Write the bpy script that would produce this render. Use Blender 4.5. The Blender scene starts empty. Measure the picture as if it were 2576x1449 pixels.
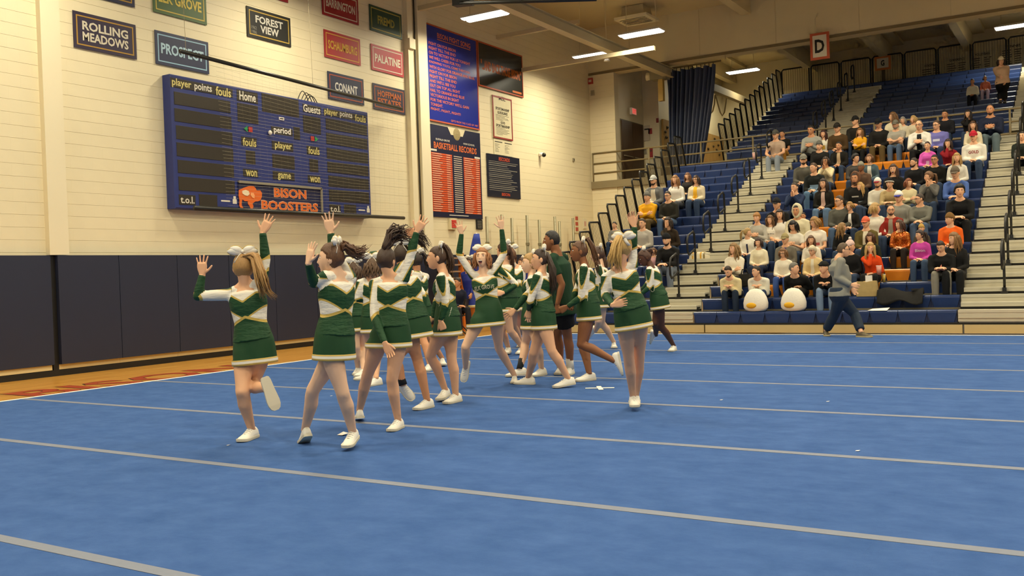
import bpy, bmesh, math, random
import numpy as np
from mathutils import Vector, Matrix, Quaternion
from mathutils.bvhtree import BVHTree

random.seed(7)
rng = np.random.default_rng(7)
scene = bpy.context.scene
COL = scene.collection

# ------------------------------------------------------------------ camera
# X runs along the bleacher front, Y along the scoreboard wall (away from the camera), Z up; metres.
IMG_W, IMG_H = 2576.0, 1449.0
FPX, YAW, PITCH, ROLL, CAM_Z = 2361.14, 0.553354, -0.0149285, -0.0347197, 1.418
_f = np.array([-math.sin(YAW)*math.cos(PITCH), math.cos(YAW)*math.cos(PITCH), math.sin(PITCH)])
_r = np.array([math.cos(YAW), math.sin(YAW), 0.0])
_u = np.cross(_r, _f)
CAM_R = math.cos(ROLL)*_r + math.sin(ROLL)*_u
CAM_U = -math.sin(ROLL)*_r + math.cos(ROLL)*_u
CAM_F = _f
CAM_O = np.array([0.0, 0.0, CAM_Z])
cam_data = bpy.data.cameras.new('camera')
cam_data.sensor_fit = 'HORIZONTAL'; cam_data.sensor_width = 36.0
cam_data.lens = 36.0*FPX/IMG_W
cam_data.clip_end = 200
cam = bpy.data.objects.new('camera', cam_data)
M = Matrix.Identity(4)
for i in range(3):
    M[i][0], M[i][1], M[i][2], M[i][3] = CAM_R[i], CAM_U[i], -CAM_F[i], CAM_O[i]
cam.matrix_world = M
COL.objects.link(cam); scene.camera = cam

# ------------------------------------------------------------------ world, exposure
world = bpy.data.worlds.new('hall_ambient'); scene.world = world; world.use_nodes = True
world.node_tree.nodes['Background'].inputs[0].default_value = (1.0, 0.90, 0.66, 1)
world.node_tree.nodes['Background'].inputs[1].default_value = 0.26
scene.view_settings.view_transform = 'Standard'
scene.view_settings.look = 'None'
scene.view_settings.gamma = 1.0
scene.view_settings.use_curve_mapping = False
scene.view_settings.exposure = 0.0
LAMP_RGB, LAMP_POWER = (1.0, 0.905, 0.665), 172.0
scene.cycles.max_bounces = 4; scene.cycles.diffuse_bounces = 3; scene.cycles.adaptive_threshold = 0.06; scene.cycles.adaptive_min_samples = 12; scene.cycles.use_light_tree = False; scene.cycles.light_sampling_threshold = 0.04; scene.cycles.glossy_bounces = 2
scene.cycles.caustics_reflective = False; scene.cycles.caustics_refractive = False

# ------------------------------------------------------------------ measuring helpers
def ray(px, py):
    return CAM_F + CAM_R*(px-IMG_W/2)/FPX - CAM_U*(py-IMG_H/2)/FPX
def on_plane(px, py, axis, val):
    d = ray(px, py); return CAM_O + d*((val-CAM_O[axis])/d[axis])
def at_depth(px, py, D):
    return CAM_O + ray(px, py)*D
def depth_of(p):
    return float((np.asarray(p)-CAM_O) @ CAM_F)

# ------------------------------------------------------------------ materials
def lin(c):
    c = c/255.0
    return c/12.92 if c <= 0.04045 else ((c+0.055)/1.055)**2.4
def rgb(*c):
    if len(c) == 1: c = c[0]
    if isinstance(c, str):
        c = tuple(int(c[i:i+2], 16) for i in (0, 2, 4))
    return tuple(lin(v) for v in c)
MATS = {}
def mat(key, col=None, rough=0.6, metal=0.0, noise=0.0, scale=8.0, bump=0.0, emit=0.0, emitcol=None, stretch=None, spec=0.5):
    """a procedural material: base colour varied by noise, optional fine relief"""
    if key in MATS: return MATS[key]
    m = bpy.data.materials.new(key); m.use_nodes = True
    nt = m.node_tree; N = nt.nodes; L = nt.links
    b = N['Principled BSDF']
    c = rgb(col) if col is not None else (0.5, 0.5, 0.5)
    b.inputs['Base Color'].default_value = (*c, 1)
    b.inputs['Roughness'].default_value = rough
    b.inputs['Metallic'].default_value = metal
    b.inputs['Specular IOR Level'].default_value = spec
    if noise > 0 or bump > 0:
        tc = N.new('ShaderNodeTexCoord'); nz = N.new('ShaderNodeTexNoise')
        nz.inputs['Scale'].default_value = scale; nz.inputs['Detail'].default_value = 4
        if stretch:
            mp = N.new('ShaderNodeMapping'); mp.inputs['Scale'].default_value = stretch
            L.new(tc.outputs['Object'], mp.inputs['Vector']); L.new(mp.outputs['Vector'], nz.inputs['Vector'])
        else:
            L.new(tc.outputs['Object'], nz.inputs['Vector'])
        if noise > 0:
            mx = N.new('ShaderNodeMix'); mx.data_type = 'RGBA'
            mx.inputs[6].default_value = (*[v*(1-noise) for v in c], 1)
            mx.inputs[7].default_value = (*[min(1, v*(1+noise)) for v in c], 1)
            L.new(nz.outputs['Fac'], mx.inputs[0]); L.new(mx.outputs[2], b.inputs['Base Color'])
        if bump > 0:
            bp = N.new('ShaderNodeBump'); bp.inputs['Strength'].default_value = bump; bp.inputs['Distance'].default_value = 0.01
            L.new(nz.outputs['Fac'], bp.inputs['Height']); L.new(bp.outputs['Normal'], b.inputs['Normal'])
    if emit > 0:
        b.inputs['Emission Color'].default_value = (*(emitcol or c), 1)
        b.inputs['Emission Strength'].default_value = emit
    MATS[key] = m
    return m
def cloth(hexcol):
    return mat('cloth_'+hexcol, hexcol, rough=0.85, noise=0.10, scale=60, bump=0.15, spec=0.25)

# ------------------------------------------------------------------ mesh helpers
class MB:
    def __init__(s):
        s.v = []; s.f = []; s.m = []; s.n = 0
    def add(s, verts, faces, mi=0):
        verts = np.asarray(verts, float).reshape(-1, 3)
        s.v.append(verts)
        if len(faces) > 150 and len(faces[0]) == len(faces[-1]) and len({len(q) for q in faces}) == 1:
            s.f.extend(map(tuple, (np.asarray(faces)+s.n).tolist()))
        else:
            n = s.n; s.f.extend([tuple([i+n for i in fc]) for fc in faces])
        s.m.extend([mi]*len(faces))
        s.n += len(verts); return s
    def box(s, x0, x1, y0, y1, z0, z1, mi=0):
        v = [(x, y, z) for z in (z0, z1) for y in (y0, y1) for x in (x0, x1)]
        return s.add(v, [(0,2,3,1),(4,5,7,6),(0,1,5,4),(2,6,7,3),(0,4,6,2),(1,3,7,5)], mi)
    def obox(s, c, ax, ay, az, mi=0):
        c, ax, ay, az = (np.asarray(q, float) for q in (c, ax, ay, az))
        v = [c+ax*i+ay*j+az*k for k in (-1, 1) for j in (-1, 1) for i in (-1, 1)]
        return s.add(v, [(0,2,3,1),(4,5,7,6),(0,1,5,4),(2,6,7,3),(0,4,6,2),(1,3,7,5)], mi)
    def rings(s, rings, mi=0, cap=True):
        k = len(rings[0]); n = len(rings)
        v = np.concatenate([np.asarray(r, float).reshape(-1, 3) for r in rings])
        fs = []
        for i in range(n-1):
            for j in range(k):
                a, b = i*k+j, i*k+(j+1) % k
                fs.append((a, b, b+k, a+k))
        if cap:
            fs.append(tuple(range(k-1, -1, -1))); fs.append(tuple((n-1)*k+j for j in range(k)))
        return s.add(v, fs, mi)
    def tube(s, pts, rad, n=8, mi=0, cap=True, up=None):
        pts = [np.asarray(p, float) for p in pts]
        if not hasattr(rad, '__len__'): rad = [rad]*len(pts)
        R = []; prev = None
        for i, p in enumerate(pts):
            t = pts[min(i+1, len(pts)-1)]-pts[max(i-1, 0)]
            t = t/(np.linalg.norm(t)+1e-12)
            if prev is None:
                a = np.array([0, 0, 1.0]) if abs(t[2]) < 0.9 else np.array([1.0, 0, 0])
            else: a = prev
            e1 = a-t*(a@t); e1 /= (np.linalg.norm(e1)+1e-12); e2 = np.cross(t, e1); prev = e1
            R.append([p+rad[i]*(math.cos(2*math.pi*k/n)*e1+math.sin(2*math.pi*k/n)*e2) for k in range(n)])
        return s.rings(R, mi, cap)
    def ball(s, c, rx, ry=None, rz=None, frame=None, nu=12, nv=8, mi=0):
        ry = rx if ry is None else ry; rz = rx if rz is None else rz
        c = np.asarray(c, float); fr = np.eye(3) if frame is None else np.asarray(frame)   # rows = axes
        R = []
        for i in range(1, nv):
            th = math.pi*i/nv
            R.append([c+(rx*math.sin(th)*math.cos(2*math.pi*k/nu))*fr[0]+(ry*math.sin(th)*math.sin(2*math.pi*k/nu))*fr[1]-(rz*math.cos(th))*fr[2] for k in range(nu)])
        n0 = s.n
        s.rings(R, mi, cap=False)
        top, bot = c+rz*fr[2], c-rz*fr[2]
        m = (nv-1)*nu
        s.add([bot, top], [], mi)
        ib, it = n0+m, n0+m+1
        for k in range(nu):
            s.f.append((ib, n0+(k+1) % nu, n0+k)); s.m.append(mi)
            s.f.append((it, n0+(nv-2)*nu+k, n0+(nv-2)*nu+(k+1) % nu)); s.m.append(mi)
        return s
    def mesh(s, name, mats, smooth=False):
        me = bpy.data.meshes.new(name)
        V = np.concatenate(s.v) if s.v else np.zeros((0, 3))
        me.from_pydata(V.tolist(), [], s.f)
        for m in (mats if isinstance(mats, (list, tuple)) else [mats]): me.materials.append(m)
        if any(s.m): me.polygons.foreach_set('material_index', s.m)
        if smooth: me.polygons.foreach_set('use_smooth', [True]*len(s.f))
        me.update()
        return me
    def build(s, name, mats, parent=None, smooth=False, loc=None):
        """one mesh object; vertices are given in world coordinates, loc is where its origin goes"""
        me = s.mesh(name, mats, smooth)
        return place(name, me, parent, loc)
def place(name, me, parent=None, loc=None):
    o = bpy.data.objects.new(name, me); COL.objects.link(o)
    if loc is not None:
        me.transform(Matrix.Translation(-Vector(loc))); o.location = loc
    if parent is not None:
        o.parent = parent; o.matrix_parent_inverse = Matrix.Translation(parent.location).inverted()
    return o
def tag(o, label=None, cat=None, group=None, kind=None):
    if label: o['label'] = label
    if cat: o['category'] = cat
    if group: o['group'] = group
    if kind: o['kind'] = kind
    return o
def thing(name, label, cat, loc=(0, 0, 0), group=None, kind=None):
    o = bpy.data.objects.new(name, None); COL.objects.link(o); o.location = Vector(loc)
    o.empty_display_size = 0.1
    return tag(o, label, cat, group, kind)
def shared(name, me, parent, loc, rot=None):
    """another object using the same mesh data, a child placed in world coordinates"""
    o = bpy.data.objects.new(name, me); COL.objects.link(o); o.location = Vector(loc)
    if rot: o.rotation_euler = rot
    if parent is not None:
        o.parent = parent; o.matrix_parent_inverse = Matrix.Translation(parent.location).inverted()
    return o

# lettering: flat text turned into a mesh, fitted into a rectangle on any plane
_TXT = {}
def text_verts(body, bold=0.0):
    key = (body, bold)
    if key not in _TXT:
        cu = bpy.data.curves.new('lettering', 'FONT'); cu.body = body; cu.align_x = 'CENTER'
        cu.resolution_u = 2; cu.offset = bold; cu.space_line = 0.85
        ob = bpy.data.objects.new('lettering', cu); COL.objects.link(ob)
        me = ob.to_mesh()
        v = np.array([q.co[:] for q in me.vertices]).reshape(-1, 3)
        f = [tuple(p.vertices) for p in me.polygons]
        ob.to_mesh_clear(); bpy.data.objects.remove(ob); bpy.data.curves.remove(cu)
        _TXT[key] = (v, f)
    return _TXT[key]
def add_text(mb, body, c, ex, ey, w, h, mi=0, bold=0.012):
    """c centre, ex / ey unit vectors along and up the writing; fitted to w by h"""
    v, f = text_verts(body, bold)
    if not len(v): return mb
    lo, hi = v.min(0), v.max(0)
    q = (v-(lo+hi)/2); sx = w/max(hi[0]-lo[0], 1e-6); sy = h/max(hi[1]-lo[1], 1e-6)
    c, ex, ey = (np.asarray(a, float) for a in (c, ex, ey))
    return mb.add(c+np.outer(q[:, 0]*sx, ex)+np.outer(q[:, 1]*sy, ey), f, mi)
EX, EY, EZ = np.eye(3)
# ------------------------------------------------------------------ shared materials
WALL = mat('painted_block', 'e6d9b4', rough=0.55, noise=0.03, scale=3)
MORTAR = mat('painted_joint', 'e0d3ae', rough=0.7)
CEIL = mat('ceiling_paint', 'd0c096', rough=0.85, noise=0.05, scale=2)
FASCIA = mat('fascia_paint', 'd9caa0', rough=0.8, noise=0.05, scale=1.5)
PILASTER = mat('pilaster_paint', 'e8dcba', rough=0.6, noise=0.02, scale=2)
BLACK = mat('black_metal', '16140f', rough=0.45, noise=0.05)
BLACKP = mat('black_plastic', '12110f', rough=0.35)
TANRAIL = mat('tan_rail', '8a7b58', rough=0.5)
STEP = mat('step_aluminium', 'c3bca4', rough=0.5, noise=0.06, scale=5, metal=0.1)
STEPDARK = mat('gap_shade_black', '17140f', rough=0.9)  # near black that puts the shade of the gaps into colour
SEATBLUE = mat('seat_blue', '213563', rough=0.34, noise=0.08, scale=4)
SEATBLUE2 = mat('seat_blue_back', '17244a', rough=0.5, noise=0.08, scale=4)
SEATORANGE = mat('seat_orange', 'e0861c', rough=0.35, noise=0.06, scale=4)
WHITEP = mat('white_paint', 'efe9dc', rough=0.6)
XW = -14.55                      # scoreboard wall plane
YR = 29.03                       # return wall / mezzanine edge
ZC = 9.7                         # ceiling

# ------------------------------------------------------------------ floor and mat
def floor_material():
    m = bpy.data.materials.new('maple_boards'); m.use_nodes = True
    nt = m.node_tree; N = nt.nodes; L = nt.links; b = N['Principled BSDF']
    tc = N.new('ShaderNodeTexCoord'); mp = N.new('ShaderNodeMapping'); mp.inputs['Rotation'].default_value = (0, 0, math.pi/2)
    br = N.new('ShaderNodeTexBrick')
    br.inputs['Color1'].default_value = (*rgb('cf9a45'), 1); br.inputs['Color2'].default_value = (*rgb('b97f30'), 1)
    br.inputs['Mortar'].default_value = (*rgb('8a5c22'), 1); br.inputs['Scale'].default_value = 1
    br.inputs['Mortar Size'].default_value = 0.0015; br.inputs['Brick Width'].default_value = 1.1; br.inputs['Row Height'].default_value = 0.057
    L.new(tc.outputs['Object'], mp.inputs['Vector']); L.new(mp.outputs['Vector'], br.inputs['Vector']); L.new(br.outputs['Color'], b.inputs['Base Color'])
    b.inputs['Roughness'].default_value = 0.28
    return m
FLOORM = floor_material()
tag(MB().box(XW-0.1, 16, -8, 40, -0.12, 0).build('floor', FLOORM), 'glossy maple gym floor beside the blue mat', 'floor', kind='structure')
def mat_material():
    m = bpy.data.materials.new('blue_carpet'); m.use_nodes = True
    nt = m.node_tree; N = nt.nodes; L = nt.links; b = N['Principled BSDF']
    tc = N.new('ShaderNodeTexCoord'); n1 = N.new('ShaderNodeTexNoise'); n1.inputs['Scale'].default_value = 4.5; n1.inputs['Detail'].default_value = 9; n1.inputs['Roughness'].default_value = 0.68
    n2 = N.new('ShaderNodeTexNoise'); n2.inputs['Scale'].default_value = 220; n2.inputs['Detail'].default_value = 2
    mp = N.new('ShaderNodeMapping'); mp.inputs['Scale'].default_value = (0.8, 1.1, 1)
    L.new(tc.outputs['Object'], mp.inputs['Vector']); L.new(mp.outputs['Vector'], n1.inputs['Vector']); L.new(tc.outputs['Object'], n2.inputs['Vector'])
    rp = N.new('ShaderNodeValToRGB'); rp.color_ramp.elements[0].position = 0.30; rp.color_ramp.elements[1].position = 0.72
    rp.color_ramp.elements[0].color = (*rgb('325288'), 1); rp.color_ramp.elements[1].color = (*rgb('44639a'), 1)
    L.new(n1.outputs['Fac'], rp.inputs['Fac']); L.new(rp.outputs['Color'], b.inputs['Base Color'])
    bp = N.new('ShaderNodeBump'); bp.inputs['Strength'].default_value = 0.35; bp.inputs['Distance'].default_value = 0.004
    L.new(n2.outputs['Fac'], bp.inputs['Height']); L.new(bp.outputs['Normal'], b.inputs['Normal'])
    b.inputs['Roughness'].default_value = 0.95; b.inputs['Specular IOR Level'].default_value = 0.15
    return m
MATM = mat_material()
TAPE = mat('grey_tape', '757b8a', rough=0.7, noise=0.08, scale=20)
WTAPE = mat('white_tape', 'efece2', rough=0.6)
XM0, XM1 = -11.75, 5.5
mat_root = thing('cheer_mat', 'large blue carpeted cheer mat with grey taped seams', 'mat', (-3, 8, 0))
seams = [18.63]+[16.82-1.984*k for k in range(11)]+[-5.4]
for a, b in zip(seams[:-1], seams[1:]):
    MB().box(XM0, XM1, b+0.004, a-0.004, 0, 0.035).build('mat_strip', MATM, mat_root)
for y in seams[1:-1]:
    MB().box(XM0+0.05, XM1, y-0.042, y+0.042, 0.034, 0.0375).build('seam_tape', TAPE, mat_root)
MB().box(XM0-0.01, XM0+0.06, -5.4, 18.63, 0.03, 0.038).build('edge_tape', WTAPE, mat_root)
MB().box(XM0-0.01, XM1, 18.56, 18.64, 0.03, 0.038).build('edge_tape', WTAPE, mat_root)
ZM = 0.0385
xm = thing('tape_cross', 'white tape cross marking the blue mat', 'tape mark', (-4.96, 9.92, ZM))
for ang in (0.42, -1.02):
    c, s = math.cos(ang), math.sin(ang)
    MB().obox((-4.96, 9.92, ZM+0.001+0.001*(ang < 0)), (0.17*c, 0.17*s, 0), (-0.028*s, 0.028*c, 0), (0, 0, 0.0015)).build('tape_strip', WTAPE, xm)
for i, (px, py, lab) in enumerate([(834, 996, 'white paper scrap on the mat behind the first two cheerleaders'), (864, 1094, 'curled white paper scrap beside a white sneaker'),
        (575, 1120, 'tiny white scrap lying before the leftmost cheerleader'), (1815, 1006, 'white speck of paper on the open mat'), (2083, 1010, 'white paper fleck on the mat between two seams'), (2158, 1134, 'white paper fleck above a wide grey seam')]):
    p = on_plane(px, py, 2, ZM)
    r = 0.05 if i == 1 else 0.017
    tag(MB().add([p+np.array(q)*r for q in [(-1, -.6, .02), (.4, -.8, .1), (1, .3, .35), (.2, .8, .2), (-.8, .5, .1), (0, 0, .6 if i == 1 else .25)]],
             [(0, 1, 5), (1, 2, 5), (2, 3, 5), (3, 4, 5), (4, 0, 5), (4, 3, 2, 1, 0)]).build('paper_scrap', WHITEP, loc=tuple(p)), lab, 'paper scrap')
# floor lettering between mat and wall, wood strip outline
RED = mat('floor_red', 'a5411f', rough=0.3); DARKLINE = mat('floor_dark_line', '2b2116', rough=0.35)
fl = thing('floor_lettering', 'orange red BISON lettering with dark outline painted on the maple floor', 'lettering', (-12.4, 9.4, 0.001))
for body, mi, g, z in (('BISON', DARKLINE, 0.05, 0.0012), ('BISON', RED, 0.0, 0.0024)):
    mb = MB(); add_text(mb, body, (-12.42, 9.3, z), EY, -EX, 4.0+g, 0.95+g, bold=0.02+g*0.25); mb.build('letters', mi, fl)
MB().box(XM0-0.12, XM0-0.05, -5, 18.6, 0.0, 0.002).build('border_line', DARKLINE, fl)

# ------------------------------------------------------------------ block walls
def block_wall(name, label, x, y0, y1, z0, z1, n_parts, order_key, axis=0, sign=1, pos=None, thick=0.3):
    """painted concrete blocks in running bond; the n_parts that show largest are parts, the rest one joined part"""
    ch, bl, j, d = 0.2032, 0.4064, 0.0018, 0.006
    def bx(mb, a0, a1, b0, b1, c0, c1):
        # a: depth interval outward from wall plane; b: along; c: height
        if axis == 0: mb.box(x+min(a0*sign, a1*sign), x+max(a0*sign, a1*sign), b0, b1, c0, c1)
        else: mb.box(b0, b1, x+min(a0*sign, a1*sign), x+max(a0*sign, a1*sign), c0, c1)
    core = MB(); bx(core, -thick, 0, y0, y1, z0, z1)
    w = tag(core.build(name, MORTAR), label, 'wall', kind='structure')
    cells = []
    k = 0
    z = z0
    while z < z1-0.02:
        zt = min(z+ch, z1)
        y = y0-(bl/2 if k % 2 else 0)
        while y < y1-0.01:
            a, b = max(y, y0), min(y+bl, y1)
            if b-a > 0.05: cells.append((a, b, z, zt))
            y += bl
        z += ch; k += 1
    cells.sort(key=order_key)
    cache = {}
    for a, b, c, e in cells[:n_parts]:
        key = (round(b-a, 3), round(e-c, 3))
        if key not in cache:
            mb = MB(); h, v = (b-a)/2-0.0001, (e-c)/2-j
            pts = []
            for o, ins in ((0.0, 0.0), (d*0.8, 0.0), (d, 0.002)):
                for sb, sc in ((-1, -1), (1, -1), (1, 1), (-1, 1)):
                    bb, cc = sb*h, sc*(v-ins)
                    pts.append((o*sign, bb, cc) if axis == 0 else (bb, o*sign, cc))
            fs = [(i*4+q, i*4+(q+1) % 4, i*4+4+(q+1) % 4, i*4+4+q) for i in range(2) for q in range(4)]+[(8, 9, 10, 11)]
            mb.add(pts, fs); cache[key] = mb.mesh('block', WALL)
        cen = (x, (a+b)/2, (c+e)/2) if axis == 0 else ((a+b)/2, x, (c+e)/2)
        shared('block', cache[key], w, cen)
    if cells[n_parts:]:
        mb = MB()
        for a, b, c, e in cells[n_parts:]:
            bx(mb, 0, d, a+0.0001, b-0.0001, c+j, e-j)
        tag(mb.build('block_courses', WALL, w), kind='stuff')
    return w
left_wall = block_wall('wall_left', 'cream painted concrete block wall with team banners', XW, -2.0, YR, 0.0, ZC, 300,
                       lambda q: ((q[0]+q[1])/2 < 7.5)*1000+((q[2]+q[3])/2 > 6.6)*500+((q[2]+q[3])/2 < 2.0)*900+(q[0]+q[1])/2)
block_wall('wall_return', 'cream block return wall above and below the mezzanine edge', YR, XW, -13.6, 0.0, 8.12, 160, lambda q: -q[2], axis=1, sign=-1)
tag(MB().box(-13.6, -8.2, YR+0.02, YR+0.25, 0, 4.24).build('wall_under_mezzanine', WALL), 'cream wall below the mezzanine slab', 'wall', kind='structure')
door_side = tag(MB().box(-13.85, -13.6, YR+0.3, 31.4, 4.48, 9.7).build('wall_door_side', WALL), 'grey cream wall holding the brown double door', 'wall', kind='structure')
tag(MB().box(-13.85, -13.0, 31.4, 31.6, 4.48, 9.7).build('wall_notice', WALL), 'narrow cream wall with small notices beside the door', 'wall', kind='structure')
tag(MB().box(-13.25, -13.0, 31.6, 38.3, 4.48, 9.7).build('wall_climbing_side', WALL), 'pale wall behind the climbing panels', 'wall', kind='structure')
BACKW = mat('back_wall_paint', 'd6c9a2', rough=0.8, noise=0.05, scale=1.5)
tag(MB().box(-13.25, 16, 38.3, 38.55, 4.48, 9.7).build('wall_back', BACKW), 'shaded wall behind the top bleacher row', 'wall', kind='structure')
tag(MB().box(XW-0.3, 16, -8, 38.6, ZC, ZC+0.2).build('ceiling', CEIL), 'tan painted gym ceiling', 'ceiling', kind='structure')
fas = tag(MB().box(XW, 16, YR, YR+0.45, 8.12, ZC).build('wall_fascia', FASCIA), 'deep tan beam fascia above the mezzanine edge', 'wall', kind='structure')
for k in range(12):
    MB().box(-13.0+2.45*k, -12.985+2.45*k, YR-0.012, YR, 8.12, ZC).build('joint_cover', CEIL, fas)
MB().box(XW, 16, YR-0.03, YR+0.0, 8.12, 8.2).build('edge_trim', mat('fascia_edge', '7d6c48', rough=0.7), fas)
for k, x in enumerate((-12.5, -9.2, -6.4, -3.65, -0.6, 1.9)):
    mb = MB().box(x-0.13, x+0.13, YR+0.45, 38.3, 9.0, ZC-0.03).box(x-0.55, x+0.55, YR+0.45, 38.3, ZC-0.12, ZC-0.002)
    tag(mb.build('beam', FASCIA), ['concrete tee beam over the curtain', 'concrete tee beam above the section letter sign', 'concrete tee beam behind the big letter sign',
        'concrete tee beam over the middle of the upper seats', 'concrete tee beam beside the corner light', 'concrete tee beam at the far end of the upper seats'][k], 'beam', kind='structure')
# mezzanine slab and floor
MEZ = mat('slab_edge', '8d7f5e', rough=0.7, noise=0.05)
tag(MB().box(XW, 16, YR-0.08, 38.3, 4.24, 4.48).build('floor_mezzanine', MEZ), 'mezzanine slab with a tan edge', 'floor', kind='structure')
# pilasters and pipes on the scoreboard wall
tag(MB().box(XW, XW+0.12, 9.08, 9.42, 1.99, ZC).build('pilaster', PILASTER), 'flat cream pilaster beside the first banner', 'pilaster', kind='structure')
tag(MB().box(XW, XW+0.13, 19.22, 19.60, 1.99, ZC).build('pilaster', PILASTER), 'tall cream pilaster beside the fight song board', 'pilaster', kind='structure')
tag(MB().tube([(XW+0.1, 19.12, 2.0), (XW+0.1, 19.12, ZC)], 0.02).build('conduit_pipe', mat('conduit', '3d382c', rough=0.5), smooth=True), 'thin dark conduit running up the pilaster', 'pipe')
tag(MB().box(XW+0.008, XW+0.13, 18.8, 19.0, 2.0, ZC-0.02).box(XW+0.008, XW+0.2, 18.78, 19.02, 7.15, 7.4).build('cable_trunking', WALL), 'cream cable trunking with junction box beside the pilaster', 'trunking')

# ------------------------------------------------------------------ wall pads and base strip
PAD = mat('pad_vinyl', '20253a', rough=0.5, noise=0.07, scale=1.2)
PADW = mat('pad_edge_cream', 'e0cf9c', rough=0.6)
BASE = mat('base_black', '17130c', rough=0.5)
tag(MB().box(XW+0.015, XW+0.05, -2, YR, 0.0, 0.10).build('baseboard_left', BASE), 'black rubber base along the padded wall', 'baseboard', kind='structure')
y = -1.9
pads = []
while y < 27.0:
    pads.append((y, y+1.22)); y += 1.224
for i, (a, b) in enumerate(pads):
    if b < 7.0 or a > 24: continue
    if a < 9.1 < b: b = 9.1
    elif a < 9.2: pass
    if 9.1 <= a < 9.2: a = 9.2
    nth = ['first', 'second', 'third', 'fourth', 'fifth', 'sixth', 'seventh', 'eighth', 'ninth', 'tenth', 'eleventh', 'twelfth', 'thirteenth', 'fourteenth', 'fifteenth', 'sixteenth', 'seventeenth']
    r = thing('wall_pad', '%s dark navy wall pad counted from the near end' % nth[len([p for p in pads[:i] if p[1] >= 7.0])], 'wall pad', (XW+0.07, (a+b)/2, 0.19), group='navy pads along the scoreboard wall')
    x0 = XW+0.02
    t = 0.075 if a < 9.15 else 0.11
    mb = MB()
    R = []
    for o, ins in ((0, 0.0), (t*0.75, 0.0), (t, 0.003)):
        R.append([(x0+o, a+ins, 0.19+ins), (x0+o, b-ins, 0.19+ins), (x0+o, b-ins, 1.985-ins), (x0+o, a+ins, 1.985-ins)])
    mb.rings(R); mb.build('vinyl_cover', PAD, r)
    MB().box(x0, x0+0.03, a, b, 0.105, 0.188).build('backing_board', PADW, r)
MB().box(XW+0.02, XW+0.05, 9.08, 9.2, 0.1, 1.99).build('gap_strip', BASE, left_wall)
# ------------------------------------------------------------------ school banners
GOLD = mat('gold_print', 'c39a3c', rough=0.6); CREAMPR = mat('cream_print', 'dcd2b4', rough=0.6)
def banner(words, y0, z0, field, border, ink, label, rows=None, y1=None, z1=None, tw=0.74, th=0.2):
    y1 = y0+1.226 if y1 is None else y1; z1 = z0+0.618 if z1 is None else z1
    x = XW+0.02
    r = thing('school_banner', label, 'banner', (x, (y0+y1)/2, z0), group='school banners on the scoreboard wall')
    mb = MB()
    n = 8      # vinyl hung with a slight ripple
    V = []; F = []
    for i in range(n+1):
        for kk in range(2):
            yy = y0+(y1-y0)*i/n; zz = (z0, z1)[kk]
            V += [(x, yy, zz), (x+0.012, yy, zz)]
    for i in range(n):
        a = i*4
        F += [(a+1, a+5, a+7, a+3), (a+4, a, a+2, a+6), (a, a+4, a+5, a+1), (a+3, a+7, a+6, a+2)]
    F += [(0, 1, 3, 2), (n*4+1, n*4, n*4+2, n*4+3)]
    mb.add(V, F); mb.build('field', mat('banner_'+field, field, rough=0.55, noise=0.05), r)
    bx = MB(); xb = x+0.0125; i0, t = 0.055, 0.022
    Y0, Y1, Z0, Z1 = y0+i0, y1-i0, z0+i0, z1-i0
    for a, b, c, d in ((Y0, Y1, Z0, Z0+t), (Y0, Y1, Z1-t, Z1), (Y0, Y0+t, Z0+t, Z1-t), (Y1-t, Y1, Z0+t, Z1-t)):
        bx.box(xb, xb+0.002, a, b, c, d)
    bx.build('border', mat('banner_'+border, border, rough=0.6), r)
    tx = MB(); rows = words.split('|'); n = len(rows)
    for i, wd in enumerate(rows):
        zc = (z0+z1)/2+((n-1)/2-i)*0.185
        w = min(0.98, 0.125*len(wd)+0.02)
        add_text(tx, wd, (xb+0.003, (y0+y1)/2, zc), EY, EZ, w, 0.155 if n > 1 else 0.2, bold=0.03)
    if words: tx.build('lettering', mat('banner_'+ink, ink, rough=0.6), r)
    return r
banner('ROLLING|MEADOWS', 9.72, 5.506, '2b2038', 'a9822f', 'cfc6ae', 'purple banner reading ROLLING MEADOWS')
banner('', 9.72, 6.44, '1f2340', 'a9822f', 'cfc6ae', 'navy banner with a gold border line cut off by the top of the photo')
banner('ELK GROVE', 11.34, 6.455, '3c5a23', 'c9b04a', 'd9c24f', 'olive green banner reading ELK GROVE')
banner('PROSPECT', 11.35, 5.506, '232a48', '93b7c9', 'a9c6d2', 'navy banner with pale blue PROSPECT lettering')
banner('', 13.56, 7.39, '8e1f22', 'cfc6ae', 'cfc6ae', 'red banner barely showing above FOREST VIEW')
fv = banner('FOREST|VIEW', 13.60, 6.45, '1c1c18', 'b5973e', 'c2beb2', 'black banner reading FOREST VIEW')
tx = MB()
add_text(tx, '1962', (XW+0.036, 13.78, 6.66), EY, EZ, 0.14, 0.07); add_text(tx, '1986', (XW+0.036, 13.78, 6.57), EY, EZ, 0.14, 0.07)
tx.build('year_lettering', mat('banner_grey', '77746a'), fv)
banner('BARRINGTON', 15.84, 7.38, '9c1c20', 'd8cdb5', 'd8cdb5', 'red banner with cream BARRINGTON lettering')
banner('SCHAUMBURG', 15.86, 6.435, 'a51d1c', 'cf9b34', 'cfa02e', 'red banner with gold SCHAUMBURG lettering')
banner('CONANT', 15.93, 5.51, '1a2140', 'a84a2c', 'd5d2c8', 'navy banner reading CONANT')
banner('FREMD', 17.47, 7.36, '28452c', 'b5a445', 'a79a3a', 'green banner reading FREMD')
banner('PALATINE', 17.48, 6.42, 'ad2c33', 'd8cdb5', 'd8cdb5', 'crimson banner reading PALATINE')
banner('HOFFMAN|ESTATES', 17.49, 5.485, '272338', 'a8582c', 'b0591f', 'dark banner with orange HOFFMAN ESTATES lettering')

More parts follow.
